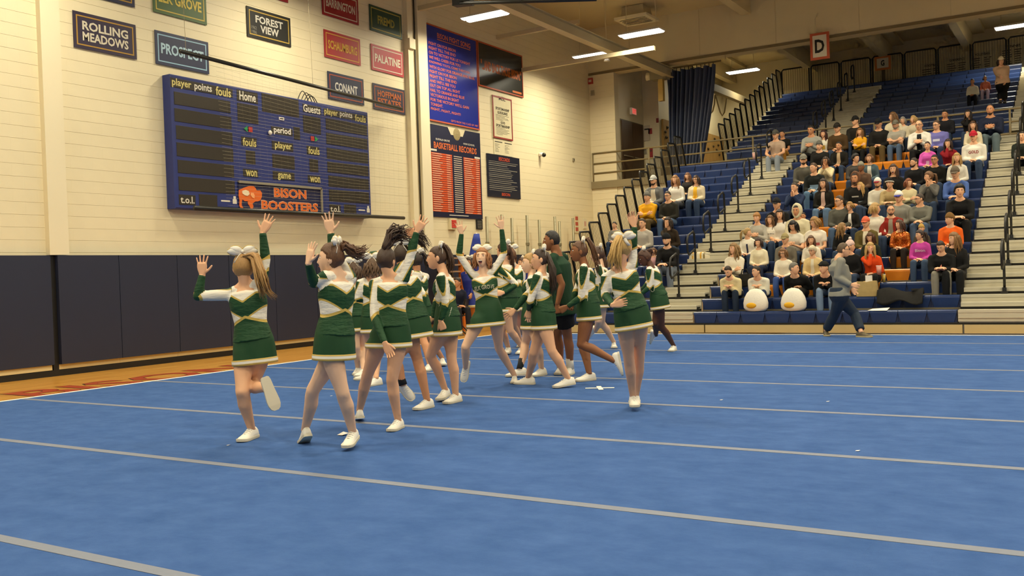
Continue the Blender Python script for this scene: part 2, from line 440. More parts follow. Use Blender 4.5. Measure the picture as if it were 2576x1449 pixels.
# ------------------------------------------------------------------ scoreboard
XS = XW+0.24
def sb(cx, cy):
    p = on_plane(400+cx/3.715, 170+cy/3.715, 0, XS); return p[1], p[2]
SBB = mat('scoreboard_blue', '23306f', rough=0.45, noise=0.06, scale=2)
SBP = mat('scoreboard_panel', '2a2213', rough=0.5, noise=0.15, scale=30)
SBT = mat('scoreboard_yellow', 'cdbf74', rough=0.6); SBW = mat('scoreboard_white', 'd9d3c2', rough=0.6)
SY0, SY1, SZ0, SZ1 = 11.49, 17.03, 2.84, 5.31
scb = thing('scoreboard', 'large blue basketball scoreboard on the cream block wall', 'scoreboard', (XW, 14.26, SZ0))
mb = MB()
mb.rings([[(XW+0.013, SY0, SZ0), (XW+0.013, SY1, SZ0), (XW+0.013, SY1, SZ1), (XW+0.013, SY0, SZ1)], [(XS-0.02, SY0, SZ0), (XS-0.02, SY1, SZ0), (XS-0.02, SY1, SZ1), (XS-0.02, SY0, SZ1)],
          [(XS, SY0+0.02, SZ0+0.02), (XS, SY1-0.02, SZ0+0.02), (XS, SY1-0.02, SZ1-0.02), (XS, SY0+0.02, SZ1-0.02)]])
mb.build('cabinet', SBB, scb)
def panel(x0, y0, x1, y1, name='display_panel'):
    a, za = sb(x0, y0); b, zb = sb(x1, y1)
    MB().rings([[(XS-0.005, a, zb), (XS-0.005, b, zb), (XS-0.005, b, za), (XS-0.005, a, za)], [(XS+0.008, a+0.008, zb+0.008), (XS+0.008, b-0.008, zb+0.008), (XS+0.008, b-0.008, za-0.008), (XS+0.008, a+0.008, za-0.008)]]).build(name, SBP, scb)
    return a, b, zb, za
for (x0, y0), (x1, y1) in zip([(135, 220), (140, 375), (155, 535), (160, 695), (170, 858), (178, 1015)], [(670, 430), (680, 580), (690, 735), (697, 885), (703, 1032), (712, 1185)]):
    panel(x0, y0, x1, y1)
for (x0, y0), (x1, y1) in zip([(1555, 470), (1560, 605), (1565, 745), (1570, 875), (1580, 1005), (1585, 1135)], [(1945, 640), (1950, 770), (1955, 900), (1958, 1020), (1962, 1145), (1965, 1275)]):
    panel(x0, y0, x1, y1)
for q in [(727, 325, 930, 535), (955, 235, 1310, 470), (1255, 550, 1320, 680), (808, 770, 903, 910), (1055, 805, 1270, 955), (1342, 440, 1515, 630), (1402, 850, 1490, 980), (370, 1180, 548, 1310), (1725, 1275, 1845, 1365)]:
    panel(*q)
def word(body, x0, x1, cy, hc, m):
    (ya, _), (yb, _), (_, zt), (_, zb_) = sb(x0, cy), sb(x1, cy), sb((x0+x1)/2, cy-hc/2), sb((x0+x1)/2, cy+hc/2)
    t = MB(); add_text(t, body, (XS+0.011, (ya+yb)/2, (zt+zb_)/2), EY, EZ, yb-ya, zt-zb_, bold=0.02); t.build('lettering', m, scb)
for q, ws in [((105, 88, 690, 285), [('player', 118, 298, 155, 88, SBT), ('points', 328, 490, 195, 84, SBW), ('fouls', 528, 668, 228, 84, SBT)]), ((722, 200, 925, 345), [('Home', 748, 900, 272, 84, SBW)]),
          ((1045, 545, 1250, 645), [('period', 1070, 1228, 597, 76, WHITEP)]), ((765, 640, 915, 745), [('fouls', 780, 905, 700, 76, SBT)]), ((1052, 682, 1255, 790), [('player', 1080, 1238, 738, 80, SBT)]),
          ((782, 940, 928, 1030), [('won', 808, 912, 990, 56, SBT)]), ((1060, 962, 1268, 1062), [('game', 1107, 1230, 1024, 66, SBT)]), ((1388, 1003, 1508, 1085), [('won', 1408, 1503, 1048, 52, SBT)]),
          ((1340, 335, 1515, 445), [('Guests', 1345, 1503, 390, 72, SBW)]), ((1378, 728, 1500, 825), [('fouls', 1392, 1497, 778, 68, SBT)]),
          ((1535, 375, 1940, 515), [('player', 1543, 1668, 424, 72, SBT), ('points', 1687, 1803, 448, 66, SBW), ('fouls', 1828, 1928, 477, 66, SBT)]),
          ((182, 1182, 345, 1290), [('t.o.l.', 198, 328, 1237, 66, SBW)]), ((1590, 1275, 1700, 1360), [('t.o.l.', 1600, 1692, 1322, 56, SBW)])]:
    panel(*q, name='caption_panel')
    for w_ in ws: word(*w_)
GRN = mat('lamp_green', '1f8f4a', rough=0.4); RDL = mat('lamp_red', 'b32a22', rough=0.4)
for cx, cy, sgn in ((822, 575, -1), (1455, 668, 1)):
    yy, zz = sb(cx, cy); x = XS+0.006
    t = MB().add([(x, yy, zz-0.06), (x, yy, zz+0.06), (x, yy+sgn*0.09, zz), (x+0.012, yy, zz-0.06), (x+0.012, yy, zz+0.06), (x+0.012, yy+sgn*0.09, zz)], [(3, 4, 5) if sgn < 0 else (3, 5, 4), (0, 1, 4, 3), (1, 2, 5, 4), (2, 0, 3, 5)])
    t.build('possession_arrow', GRN, scb)
    MB().box(x, x+0.012, min(yy-sgn*0.03, yy-sgn*0.13), max(yy-sgn*0.03, yy-sgn*0.13), zz-0.05, zz+0.05).build('bonus_lamp', RDL, scb)
yy, zz = sb(1143, 478); MB().box(XS, XS+0.012, yy-0.07, yy+0.07, zz-0.03, zz+0.03).build('maker_plate', WHITEP, scb)
MB().box(XS+0.011, XS+0.014, yy-0.05, yy+0.05, zz-0.012, zz+0.012).build('plate_mark', SBP, scb)
yy, zz = sb(1029, 610); MB().ball((XS+0.03, yy, zz), 0.035, 0.045, 0.05).build('horn', WHITEP, scb, smooth=True)
for cx, cy in ((707, 1245), (1955, 1330)):
    yy, zz = sb(cx, cy); t = MB().box(XS, XS+0.004, yy-0.05, yy+0.05, zz-0.06, zz+0.03).box(XS, XS+0.004, yy-0.03, yy+0.03, zz+0.03, zz+0.09); t.build('sponsor_mark', SBW, scb)
    MB().box(XS, XS+0.003, yy-0.34, yy-0.12, zz-0.03, zz).build('sponsor_line', SBW, scb)
# BISON BOOSTERS panel with its bison emblem
def bb(cx, cy):
    p = on_plane(590+cx/10.733, 440+cy/10.733, 0, XS+0.02); return p[1], p[2]
NAVY = mat('booster_navy', '171b45', rough=0.45); ALU = mat('aluminium_edge', '8f8876', rough=0.45, metal=0.3); ORG = mat('booster_orange', 'dd6618', rough=0.5)
a, za = bb(100, 175); b, _ = bb(2345, 700); _, zb = bb(1200, 1020)
zb = SZ0+0.03
MB().box(XS, XS+0.02, a, b, zb, za).build('booster_panel', NAVY, scb)
MB().box(XS, XS+0.05, a, b, za-0.03, za+0.02).box(XS, XS+0.05, b-0.03, b+0.02, zb, za).build('booster_frame', ALU, scb)
for body, cx, cy, w, h in (('BISON', 1510, 505, (1085, 1945), 235), ('BOOSTERS', 1515, 850, (760, 2270), 235)):
    yy, zz = bb(cx, cy); w = bb(w[1], cy)[0]-bb(w[0], cy)[0]; h = bb(cx, cy-h/2)[1]-bb(cx, cy+h/2)[1]
    t = MB(); add_text(t, body, (XS+0.022, yy, zz), EY, EZ, w+0.02, h+0.02, bold=0.05); t.build('lettering_outline', mat('outline_cream', 'e8b48a'), scb)
    t = MB(); add_text(t, body, (XS+0.025, yy, zz), EY, EZ, w, h, bold=0.03); t.build('lettering', ORG, scb)
def poly(pts, x, m, name, fn=bb, thick=0.008):
    P2 = [fn(*q) for q in pts]; n = len(P2); mm = MB()
    mm.add([(x, p, q) for p, q in P2]+[(x+thick, p, q) for p, q in P2], [tuple(range(n, 2*n))[::-1]]+[(i, (i+1) % n, n+(i+1) % n, n+i) for i in range(n)])
    o = mm.build(name, m, scb)
    bm = bmesh.new(); bm.from_mesh(o.data); bmesh.ops.recalc_face_normals(bm, faces=bm.faces); bmesh.ops.triangulate(bm, faces=bm.faces); bm.to_mesh(o.data); bm.free()
poly([(110, 410), (240, 350), (400, 295), (510, 300), (570, 370), (590, 420), (690, 420), (735, 490), (730, 600), (690, 690), (620, 715), (560, 715), (480, 770), (505, 850), (490, 905), (430, 905), (395, 830), (360, 790), (350, 710), (270, 710), (205, 660), (185, 760), (190, 830), (228, 880), (215, 915), (165, 905), (125, 830), (130, 680), (105, 560)], XS+0.02, ORG, 'bison_emblem')
poly([(195, 430), (290, 405), (370, 440), (395, 520), (330, 570), (260, 545), (200, 500)], XS+0.029, mat('emblem_highlight', 'e9d8b4'), 'emblem_highlight')
poly([(430, 480), (500, 490), (530, 560), (520, 635), (460, 610), (420, 540)], XS+0.029, mat('emblem_light', 'f0a468'), 'emblem_highlight')

# netting hung on two dark rods in front of the scoreboard
net = thing('netting_frame', 'fine white netting hung between two dark rods before the scoreboard', 'net', (-13.9, 14.6, 2.9))
RA, RB = np.array((-13.52, 11.08, 5.53)), np.array((-14.2, 18.16, 5.53))
RC, RD = np.array((-13.54, 11.28, 2.79)), np.array((-14.2, 18.1, 2.87))
RODM = mat('net_rod', '26241c', rough=0.35)
MB().tube([RA, RB], 0.038).build('top_rod', RODM, net, smooth=True)
MB().tube([RC, RD], 0.042).build('bottom_rod', RODM, net, smooth=True)
mb = MB(); nh = 40
NETA = RA+(RB-RA)*0.12; NETC = RC+(RD-RC)*0.12
for i in range(1, nh):
    f = i/nh
    p, q = NETA*(1-f)+NETC*f, RB*(1-f)+RD*f
    pts = []
    for k in range(25):
        g = k/24; w = p*(1-g)+q*g; w = w+np.array((0.01*math.sin(9*g+i), 0, 0.012*math.sin(14*g+i*0.7)-0.03*math.sin(math.pi*g)*(1-f)*0.5)); pts.append(w)
    mb.tube(pts, 0.0015, n=3, cap=False)
for k in range(1, 30):
    g = k/30
    p, q = NETA*(1-g)+RB*g, NETC*(1-g)+RD*g
    mb.tube([p, (p+q)/2+np.array((0.008, 0, 0)), q], 0.0004, n=3, cap=False)
tag(mb.build('netting', mat('net_twine', 'a79c7c', rough=0.8), net), kind='stuff')
for g in (0.02, 0.52):
    p = RA*(1-g)+RB*g
    MB().tube([p, p+np.array((-0.1, 0, 3.9 if g < 0.9 else 1.9))], 0.004, n=5).build('hanging_cable', TANRAIL, net)
mb = MB()
for k in range(4):
    c0 = np.array((XS-0.05, 14.9+0.09*k, SZ1))
    mb.tube([c0+np.array((0.02*math.sin(k), 0.32*t-0.1, 0.2*math.sin(math.pi*t)*(1-0.12*k))) for t in np.linspace(0, 1, 9)], 0.01, n=5)
mb.build('cable_bundle', BLACK, scb)

# ------------------------------------------------------------------ boards beyond the pilaster
def board(name, label, y0, y1, z0, z1, col, edge=None, rough=0.4, ew=0.04, thick=0.03):
    r = thing(name, label, 'board', (XW, (y0+y1)/2, z0)); x = XW+0.014
    MB().box(x, x+thick, y0, y1, z0, z1).build('panel', mat('board_'+col, col, rough=rough, noise=0.05), r)
    if edge:
        mb = MB(); xx = x+thick
        for a, b, c, d in ((y0, y1, z0, z0+ew), (y0, y1, z1-ew, z1), (y0, y0+ew, z0+ew, z1-ew), (y1-ew, y1, z0+ew, z1-ew)): mb.box(xx-0.01, xx+0.008, a, b, c, d)
        mb.build('border', mat('edge_'+edge, edge, rough=0.5), r)
    return r, x+thick+0.002
ORANGE = mat('print_orange', 'd2672a', rough=0.5)
r, x = board('fight_song_board', 'tall blue BISON FIGHT SONG board with orange lettering', 19.63, 22.05, 5.47, 8.0, '1f2d8f', 'b5502a', rough=0.25)
mb = MB(); add_text(mb, 'BISON FIGHT SONG', (x, 20.95, 7.76), EY, EZ, 1.55, 0.14, bold=0.02); mb.box(x-0.002, x+0.001, 20.17, 21.72, 7.645, 7.665); mb.build('title_lettering', ORANGE, r)
song = ["FIGHT ON FOR BISON", "FIGHT TILL THE END", "ON TO VICTORY FOR US TONIGHT", "WE WILL CHEER FOR YOU", "KNOWING YOU'LL COME THROUGH,", "WITH GLORY FOR ORANGE AND BLUE.", "FIGHT ON FOR BISON", "FIGHT TILL THE END", "AND WE'LL SEE YOU", "OUT ON TOP ALL RIGHT", "HAIL TO ORANGE AND BLUE", "VICTORIOUS IN SIGHT", "FOR THE VICTORY WE'LL GAIN", "TONIGHT.", "FIGHT, FIGHT, FIGHT!"]
for i, s_ in enumerate(song):
    mb = MB(); w = 0.068*len(s_); add_text(mb, s_, (x, 19.78+w/2, 7.50-0.122*i), EY, EZ, w, 0.078, bold=0.02); mb.build('verse_line', ORANGE, r)
mb = MB(); add_text(mb, 'GIFTS FROM THE CLASS OF 1987', (x, 21.32, 5.58), EY, EZ, 1.3, 0.055); mb.build('gift_line', ORANGE, r)
r, x = board('back_the_bison_board', 'black board reading AND BACK THOSE BISON in orange', 22.08, 24.52, 6.73, 8.0, '20211c', 'b5502a', rough=0.3)
mb = MB(); add_text(mb, '"...AND BACK THOSE BISON."', (x, 23.33, 7.36), EY, EZ, 2.2, 0.29, bold=0.04); mb.build('lettering', mat('print_orange_dark', 'cc6a22', rough=0.5), r); MB().box(x-0.001, x+0.001, 23.9, 24.42, 6.81, 6.87).build('small_print', mat('print_orange_dark'), r)
r, x = board('sportsmanship_board', 'white MSL sportsmanship guidelines board with a red border', 22.76, 23.82, 5.35, 6.575, 'ddd3ae', '8e2f2a', ew=0.045)
INK = mat('print_dark', '39352c', rough=0.7)
mb = MB(); mb.box(x-0.003, x, 23.07, 23.51, 6.47, 6.60); mb.build('logo_plate', mat('paper_white', 'ddd3ae'), r)
for body, zc, w, h in (('MSL', 6.53, .36, .12), ('SPORTSMANSHIP', 6.22, .74, .08), ('GUIDELINES', 6.11, .55, .08), ('GOOD', 5.83, .24, .075), ('SPORTSMANSHIP', 5.73, .74, .08)):
    mb = MB(); add_text(mb, body, (x+0.002, 23.29, zc), EY, EZ, w, h, bold=0.02); mb.build('lettering', INK, r)
mb = MB()
for i in range(5): mb.box(x-0.001, x+0.001, 22.92, 22.92+(0.72, 0.5, 0.66, 0.7, 0.4)[i], 6.03-0.035*i, 6.038-0.035*i)
for i in range(6): mb.box(x-0.001, x+0.001, 22.92, 22.92+(0.5, 0.7, 0.62, 0.72, 0.6, 0.35)[i], 5.66-0.038*i, 5.668-0.038*i)
tag(mb.build('printed_lines', INK, r), kind='stuff')
r, x = board('notice_sheet', 'plain cream notice sheet under the sportsmanship board', 22.80, 23.86, 4.88, 5.33, 'e0d6b2', thick=0.012)
mb = MB()
for c in (23.05, 23.58):
    mb.box(x-0.001, x+0.001, c-0.2, c+0.2, 5.24, 5.265)
    for i in range(6): mb.box(x-0.001, x+0.001, c-0.2, c-0.2+(0.24, 0.18, 0.26, 0.15, 0.2, 0.22)[i], 5.18-0.042*i, 5.188-0.042*i)
mb.build('printed_lines', INK, r)
r, x = board('basketball_records_board', 'tall navy and orange BASKETBALL RECORDS board', 19.66, 22.06, 2.98, 5.39, '161a38', thick=0.025)
t = MB(); add_text(t, 'BASKETBALL RECORDS', (x, 20.86, 4.86), EY, EZ, 2.0, 0.17, bold=0.025); t.build('title_lettering', ORANGE, r)
t = MB(); add_text(t, 'BUFFALO GROVE', (x, 20.27, 5.02), EY, EZ, 0.62, 0.05); add_text(t, 'HIGH SCHOOL', (x, 21.5, 5.02), EY, EZ, 0.55, 0.05); t.box(x-0.002, x, 19.7, 19.98, 4.70, 4.75); t.box(x-0.002, x, 21.75, 22.02, 4.66, 4.71)
t.box(x-0.001, x+0.001, 20.45, 21.35, 3.035, 3.055); t.build('subtitle_lettering', SBW, r)
mb = MB(); mb.add([(x-0.002, 20.50, 5.39), (x-0.002, 21.32, 5.39), (x-0.002, 21.2, 5.2), (x-0.002, 20.64, 5.2), (x+0.003, 20.50, 5.392), (x+0.003, 21.32, 5.392), (x+0.003, 21.2, 5.2), (x+0.003, 20.64, 5.2)], [(4, 7, 6, 5)]); mb.build('notch', mat('board_notch', 'd9cda8'), r)
MB().ball((x, 20.92, 5.24), 0.015, 0.17, 0.17, frame=np.eye(3), nu=14).build('round_emblem', mat('emblem_tan', '9a8a5e', noise=0.4, scale=20), r)
mw = MB(); RO = mat('record_orange', 'd8541f', rough=0.5)
for i in range(27):
    z = 4.66-0.0575*i
    MB().box(x-0.001, x+0.002, 19.72, 20.66, z-0.044, z).build('record_row', RO, r); MB().box(x-0.001, x+0.002, 21.2, 22.0, z-0.044-0.01, z-0.01).build('record_row', RO, r)
    mw.box(x-0.001, x+0.002, 20.74, 21.12, z-0.036, z-0.016)
    mw.box(x+0.002, x+0.003, 19.76, 19.76+0.3+0.2*rng.random(), z-0.03, z-0.016); mw.box(x+0.002, x+0.003, 20.4, 20.58, z-0.03, z-0.016)
    mw.box(x+0.002, x+0.003, 21.24, 21.24+0.25+0.2*rng.random(), z-0.04, z-0.026); mw.box(x+0.002, x+0.003, 21.8, 21.95, z-0.04, z-0.026)
tag(mw.build('record_lettering', mat('record_text', 'd8c7ae'), r), kind='stuff')
r, x = board('small_black_plate', 'small black plate under the basketball records board', 21.74, 22.05, 2.70, 2.965, '1a1a1c', thick=0.02)
mb = MB()
for i in range(5): mb.box(x-0.001, x+0.001, 21.79, 22.0, 2.91-0.045*i, 2.925-0.045*i)
mb.build('printed_lines', mat('print_grey', '8a8578'), r)
r, x = board('records_chalkboard', 'square navy notice board with an orange heading and white lines', 22.38, 24.16, 3.645, 4.866, '161a2c', thick=0.03)
mb = MB(); add_text(mb, 'RECORDS', (x, 23.3, 4.76), EY, EZ, 0.6, 0.11, bold=0.03); add_text(mb, 'BISON', (x, 23.33, 3.74), EY, EZ, 0.45, 0.09, bold=0.03); mb.build('heading_lettering', mat('print_red_orange', 'b8421f'), r)
mb = MB()
for i in range(16):
    w = (1.6, 1.5, 1.0, 1.1, 1.55, 1.2, 1.3, 1.25, 1.2, 1.3, 1.5, 1.2, 1.55, 1.4, 1.5, 1.2)[i]; z = 4.66-0.055*i
    mb.box(x-0.001, x+0.001, 22.45, 22.45+w, z, z+(0.02 if i % 3 else 0.012))
mb.build('printed_lines', mat('print_grey', '8a8578'), r)

# small fittings on the wall
def box_thing(name, label, cat, c, half, col, parts=()):
    r = thing(name, label, cat, c)
    mb = MB(); mb.rings([[(c[0]+sx*half[0], c[1]+sy*half[1], c[2]-half[2]) for sx, sy in ((-1, -1), (1, -1), (1, 1), (-1, 1))], [(c[0]+sx*half[0]*0.9, c[1]+sy*half[1]*0.95, c[2]+half[2]) for sx, sy in ((-1, -1), (1, -1), (1, 1), (-1, 1))]])
    mb.build('housing', mat('fit_'+col, col, rough=0.5), r)
    for nm, cc, hh, cl in parts: MB().box(cc[0]-hh[0], cc[0]+hh[0], cc[1]-hh[1], cc[1]+hh[1], cc[2]-hh[2], cc[2]+hh[2]).build(nm, mat('fit_'+cl, cl, rough=0.4), r)
    return r
y, z = 20.57, 2.81
box_thing('fire_alarm', 'fire alarm sounder with red louvres below the records board', 'alarm', (XW+0.05, y, z), (0.04, 0.16, 0.15), 'd8cba4', [('red_louvre', (XW+0.095, y, z+k), (0.012, 0.10, 0.022), 'd2433a') for k in (-0.08, -0.027, 0.027, 0.08)])
r = thing('security_camera', 'small white dome camera on the cream wall', 'camera', (XW, 25.43, 5.1))
MB().tube([(XW, 25.43, 5.1), (XW+0.13, 25.43, 5.1)], 0.06, n=12).build('mount', WHITEP, r, smooth=True); MB().ball((XW+0.16, 25.45, 5.08), 0.07).build('lens_dome', BLACKP, r, smooth=True)
box_thing('wall_sensor', 'tiny grey sensor on the wall near the corner', 'sensor', (XW+0.03, 27.67, 5.13), (0.02, 0.05, 0.05), '8f866c', [('sensor_lens', (XW+0.052, 27.67, 5.13), (0.006, 0.02, 0.02), '2a2a2a')])
p = on_plane(1449, 563, 0, XW)
r = box_thing('red_wall_sign', 'narrow red and white notice near the wall corner', 'sign', (XW+0.02, p[1], p[2]), (0.01, 0.14, 0.3), 'd8cba4', [('red_mark', (XW+0.032, p[1], p[2]+k), (0.003, 0.09, 0.06), 'b3402f') for k in (-0.18, 0, 0.18)])
p = on_plane(1470, 563, 0, XW)
box_thing('round_wall_notice', 'small white notice with a pink ring near the wall corner', 'sign', (XW+0.02, p[1], p[2]), (0.01, 0.13, 0.17), 'ddd3b4', [('pink_mark', (XW+0.032, p[1], p[2]), (0.003, 0.06, 0.08), 'c99a8a')])
# thin grey metal poles standing along the wall behind the cheerleaders
POLE = mat('pole_galvanised', '8b8468', rough=0.45, metal=0.4)
for i, (py_, zt) in enumerate([(21.78, 3.03), (22.57, 3.11), (23.1, 3.03), (23.96, 3.14), (24.68, 3.03), (25.66, 3.16), (25.95, 3.02), (26.87, 3.15)]):
    r = thing('storage_pole', '%s grey metal pole along the wall counted from the flag' % ['first', 'second', 'third', 'fourth', 'fifth', 'sixth', 'seventh', 'eighth'][i], 'pole', (-14.2, py_, 0), group='grey metal poles along the wall')
    MB().tube([(-14.2, py_, 0), (-14.2, py_, zt)], 0.042, n=8).build('shaft', POLE, r, smooth=True)
    MB().tube([(-14.2, py_, 2.25), (-14.2, py_, 2.33)], 0.06, n=8).build('collar', POLE, r); MB().box(-14.35, -14.05, py_-0.15, py_+0.15, 0, 0.03).build('foot_plate', POLE, r)
# ------------------------------------------------------------------ bleachers
ROW_Y, ROW_D, ROW_R, SEAT_Z = 19.2, 0.55, 0.26, 0.46        # front of row 0, run, rise, top of the lowest seat
N_LOW = 17
UP_Y, UP_D, UP_R, UP_Z = 29.85, 0.57, 0.24, 4.92+0.22       # upper bank
N_UP = 13
DECK = mat('bleacher_deck', '6d6552', rough=0.7, noise=0.08)
SKIRT = mat('bleacher_kick', 'b7ab80', rough=0.6, noise=0.06, scale=3)
def seat_mesh(w, m, h=0.235):
    mb = MB(); a, b = w/2-0.004, w/2-0.055
    # body under the seat board, darker
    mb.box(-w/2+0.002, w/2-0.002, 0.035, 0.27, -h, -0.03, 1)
    # front face: wider at the top than at the bottom, rounded nose
    prof = [(-h, b, 0.02), (-0.05, a, 0.0), (-0.015, a, 0.004), (0.0, a, 0.03)]
    R = [[(-hw, y, z), (hw, y, z), (hw, 0.28, z if z > -0.06 else z), (-hw, 0.28, z)] for z, hw, y in prof]
    mb.rings(R, 0)
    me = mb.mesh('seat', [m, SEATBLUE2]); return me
def bank(name, label, X0, X1, y0, z0, d, r, n, nmod, orange=(), first=0):
    root = thing(name, label, 'bleachers', ((X0+X1)/2, y0, 0))
    w = (X1-X0)/nmod
    mb_blue, mb_or = seat_mesh(w, SEATBLUE), seat_mesh(w, SEATORANGE)
    for k in range(first, n):
        y, z = y0+d*k, z0+r*k
        mb = MB()
        if k: mb.box(X0, X1, y-0.27, y+0.05, z-0.47, z-0.43)           # foot deck in front of this seat
        mb.box(X0, X1, y+0.02, y+0.05, z-0.43, z-0.235)                # riser
        mb.box(X0, X1, y+0.27, y+0.30, z-0.30, z-0.02)                 # back of the seat box
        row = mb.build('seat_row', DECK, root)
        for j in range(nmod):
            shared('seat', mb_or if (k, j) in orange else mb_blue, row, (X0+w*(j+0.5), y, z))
    return root
kick = thing('bleacher_kick_board', 'long tan kick board along the foot of the bleachers', 'kick board', (-4, ROW_Y, 0))
xk = -10.95
for a, b in ((-10.95, -7.05), (-7.03, -4.57), (-4.55, -2.05), (-2.03, 0.6), (0.62, 4.0)):
    MB().box(a+0.006, b-0.006, ROW_Y-0.06, ROW_Y+0.06, 0.03, 0.19).build('kick_panel', SKIRT, kick)
MB().box(-10.95, 4.0, ROW_Y-0.03, ROW_Y, 0.19, 0.225).build('dark_channel', STEPDARK, kick)
def orange_cells():
    out = set()
    w = (7.30-2.15)/10
    for k, j in [(15, 4), (15, 5), (15, 6), (14, 4), (14, 5), (14, 6), (13, 2), (13, 3)]+[(q, 3) for q in range(4, 13)]+[(3, 3), (3, 4), (3, 6), (3, 7), (4, 7), (2, 2), (2, 3), (2, 4), (2, 5), (2, 6), (5, 7), (6, 7), (6, 6)]:
        out.add((k, j))
    return out
bank('bleacher_bank', 'bank of blue seats between the corner rails and the pale stairway', -10.95, -8.40, ROW_Y, SEAT_Z, ROW_D, ROW_R, N_LOW, 5)
bank('bleacher_bank', 'wide crowded bank of blue and orange seats in the lower tier', -7.30, -2.15, ROW_Y, SEAT_Z, ROW_D, ROW_R, N_LOW, 10, orange_cells())
bank('bleacher_bank', 'upper tier of blue seats beside the dark curtain', -10.05, -7.58, UP_Y, UP_Z, UP_D, UP_R, N_UP, 5)
bank('bleacher_bank', 'upper tier of blue seats below the small letter sign', -6.30, -1.87, UP_Y, UP_Z, UP_D, UP_R, N_UP, 8)
bank('bleacher_bank', 'top row of blue seats above the upper stairway', -7.58, -6.30, UP_Y, UP_Z, UP_D, UP_R, N_UP, 3, first=N_UP-1)
def aisle(label, X0, X1, y0, z0, d, r, n, posts, xp):
    root = thing('aisle_stairs', label, 'stairs', ((X0+X1)/2, y0, 0))
    for k in range(n):
        y, z = y0+d*k, z0+r*k
        mb = MB().box(X0, X1, y, y+d+0.02, z-0.05, z).box(X0, X1, y+0.01, y+0.04, z-r+0.045, z-0.05)
        if k: mb.box(X0+0.02, X1-0.02, y-0.26, y+0.01, z-r/2-0.035, z-r/2).box(X0+0.02, X1-0.02, y-0.255, y-0.23, z-r+0.048, z-r/2-0.035)
        else: mb.box(X0, X1, y-0.01, y+0.01, z-r/2-0.02, z-r/2)
        mb.build('stair_tread', STEP, root)
        if k: MB().box(X0+0.01, X1-0.01, y-0.25, y+0.03, z-r-0.01, z-r+0.05).build('stair_shade_strip', STEPDARK, root)  # solid black strip standing in for the shaded gap under the tread
    for k in posts:
        y, z = y0+d*k+0.3, z0+r*k
        h = tag(MB().tube([(xp, y, z), (xp, y, z+0.62), (xp, y-0.03, z+0.98), (xp, y-0.12, z+1.03), (xp, y-0.42, z+0.93), (xp, y-0.50, z+0.80), (xp, y-0.48, z+0.56), (xp, y-0.40, z+0.48), (xp, y-0.02, z+0.62)], 0.025, n=7).build('handrail', BLACK, root, smooth=True), None)
        MB().box(xp-0.06, xp+0.06, y-0.1, y+0.1, z, z+0.05).box(xp-0.035, xp+0.035, y-0.05, y+0.05, z+0.05, z+0.12).build('base_plate', BLACK, h)
    return root
aisle('pale metal stairway between the corner bank and the crowded seats', -8.38, -7.32, ROW_Y, SEAT_Z, ROW_D, ROW_R, N_LOW, range(1, 17, 2), -7.95)
aisle('pale metal stairway beyond the crowded seats at the edge of the photo', -2.13, 0.6, ROW_Y, SEAT_Z, ROW_D, ROW_R, N_LOW, range(1, 17, 2), -1.41)
aisle('pale metal stairway climbing through the upper tier', -7.56, -6.32, UP_Y, UP_Z, UP_D, UP_R, N_UP-1, range(0, 12, 2), -7.2)
aisle('pale stairway at the far end of the upper tier', -1.85, -0.6, UP_Y, UP_Z, UP_D, UP_R, N_UP-1, range(1, 12, 3), -1.2)
# slanted black end guards with thin bars
GBAR = mat('guard_bar', '55503f', rough=0.5)
def guards(X, y0, z0, d, r, n, label):
    root = thing('end_guard', label, 'railing', (X, y0, 0))
    h, lean = 0.92, 0.36
    for k in range(n):
        yb, zb = y0+d*k+0.10, z0+r*k
        a, b = np.array((X, yb, zb)), np.array((X, yb-lean-0.02, zb+h))
        e = np.array((0, d+0.05, 0.02))
        g = MB().tube([a-(b-a)*0.25, a+(b-a)*0.93, b+np.array((0, 0.05, 0.0)), b+e-np.array((0, 0.05, 0)), b+e-(b-a)*0.07, a+e-(b-a)*0.25], 0.026, n=6).build('guard_frame', BLACK, root, smooth=True)
        mb = MB()
        for q in range(1, 7):
            o = e*q/7
            mb.tube([a+o, b+o], 0.007, n=4, cap=False)
        mb.build('guard_bars', GBAR, g)
guards(-11.0, ROW_Y, SEAT_Z, ROW_D, ROW_R, N_LOW, 'row of slanted black end guards stepping up beside the corner bank')
guards(-10.2, UP_Y, UP_Z, UP_D, UP_R, N_UP, 'row of slanted black end guards stepping up the upper tier')
# railing along the back of the upper tier
yb, zb = UP_Y+UP_D*N_UP, UP_Z+UP_R*(N_UP-1)
root = thing('back_railing', 'row of tall dark framed back guards behind the top row of seats', 'railing', (-6, yb, zb))
for k in range(10):
    x0 = -10.2+1.13*k; x1 = x0+1.05
    g = MB().tube([(x0, yb, zb-0.2), (x0, yb, zb+0.98), (x0+0.06, yb, zb+1.05), (x1-0.06, yb, zb+1.05), (x1, yb, zb+0.98), (x1, yb, zb-0.2)], 0.03, n=6).build('guard_frame', BLACK, root, smooth=True)
    mb = MB()
    for q in range(1, 12): mb.tube([(x0+(x1-x0)*q/12, yb, zb-0.2), (x0+(x1-x0)*q/12, yb, zb+1.03)], 0.006, n=4, cap=False)
    mb.build('guard_bars', GBAR, g)
# tan pipe railing along the mezzanine edge
root = thing('mezzanine_railing', 'tan three bar pipe railing along the mezzanine edge', 'railing', (-8, YR-0.02, 4.48))
for z in (4.76, 5.09, 5.44):
    MB().tube([(XW+0.05, YR-0.02, z), (0.5, YR-0.02, z)], 0.027, n=8).build('rail_bar', TANRAIL, root, smooth=True)
for x in (-14.48, -12.4, -10.6, -8.9, -7.1, -5.3, -3.6, -1.8):
    MB().tube([(x, YR-0.02, 4.3), (x, YR-0.02, 5.44)], 0.03, n=8).build('rail_post', TANRAIL, root, smooth=True)

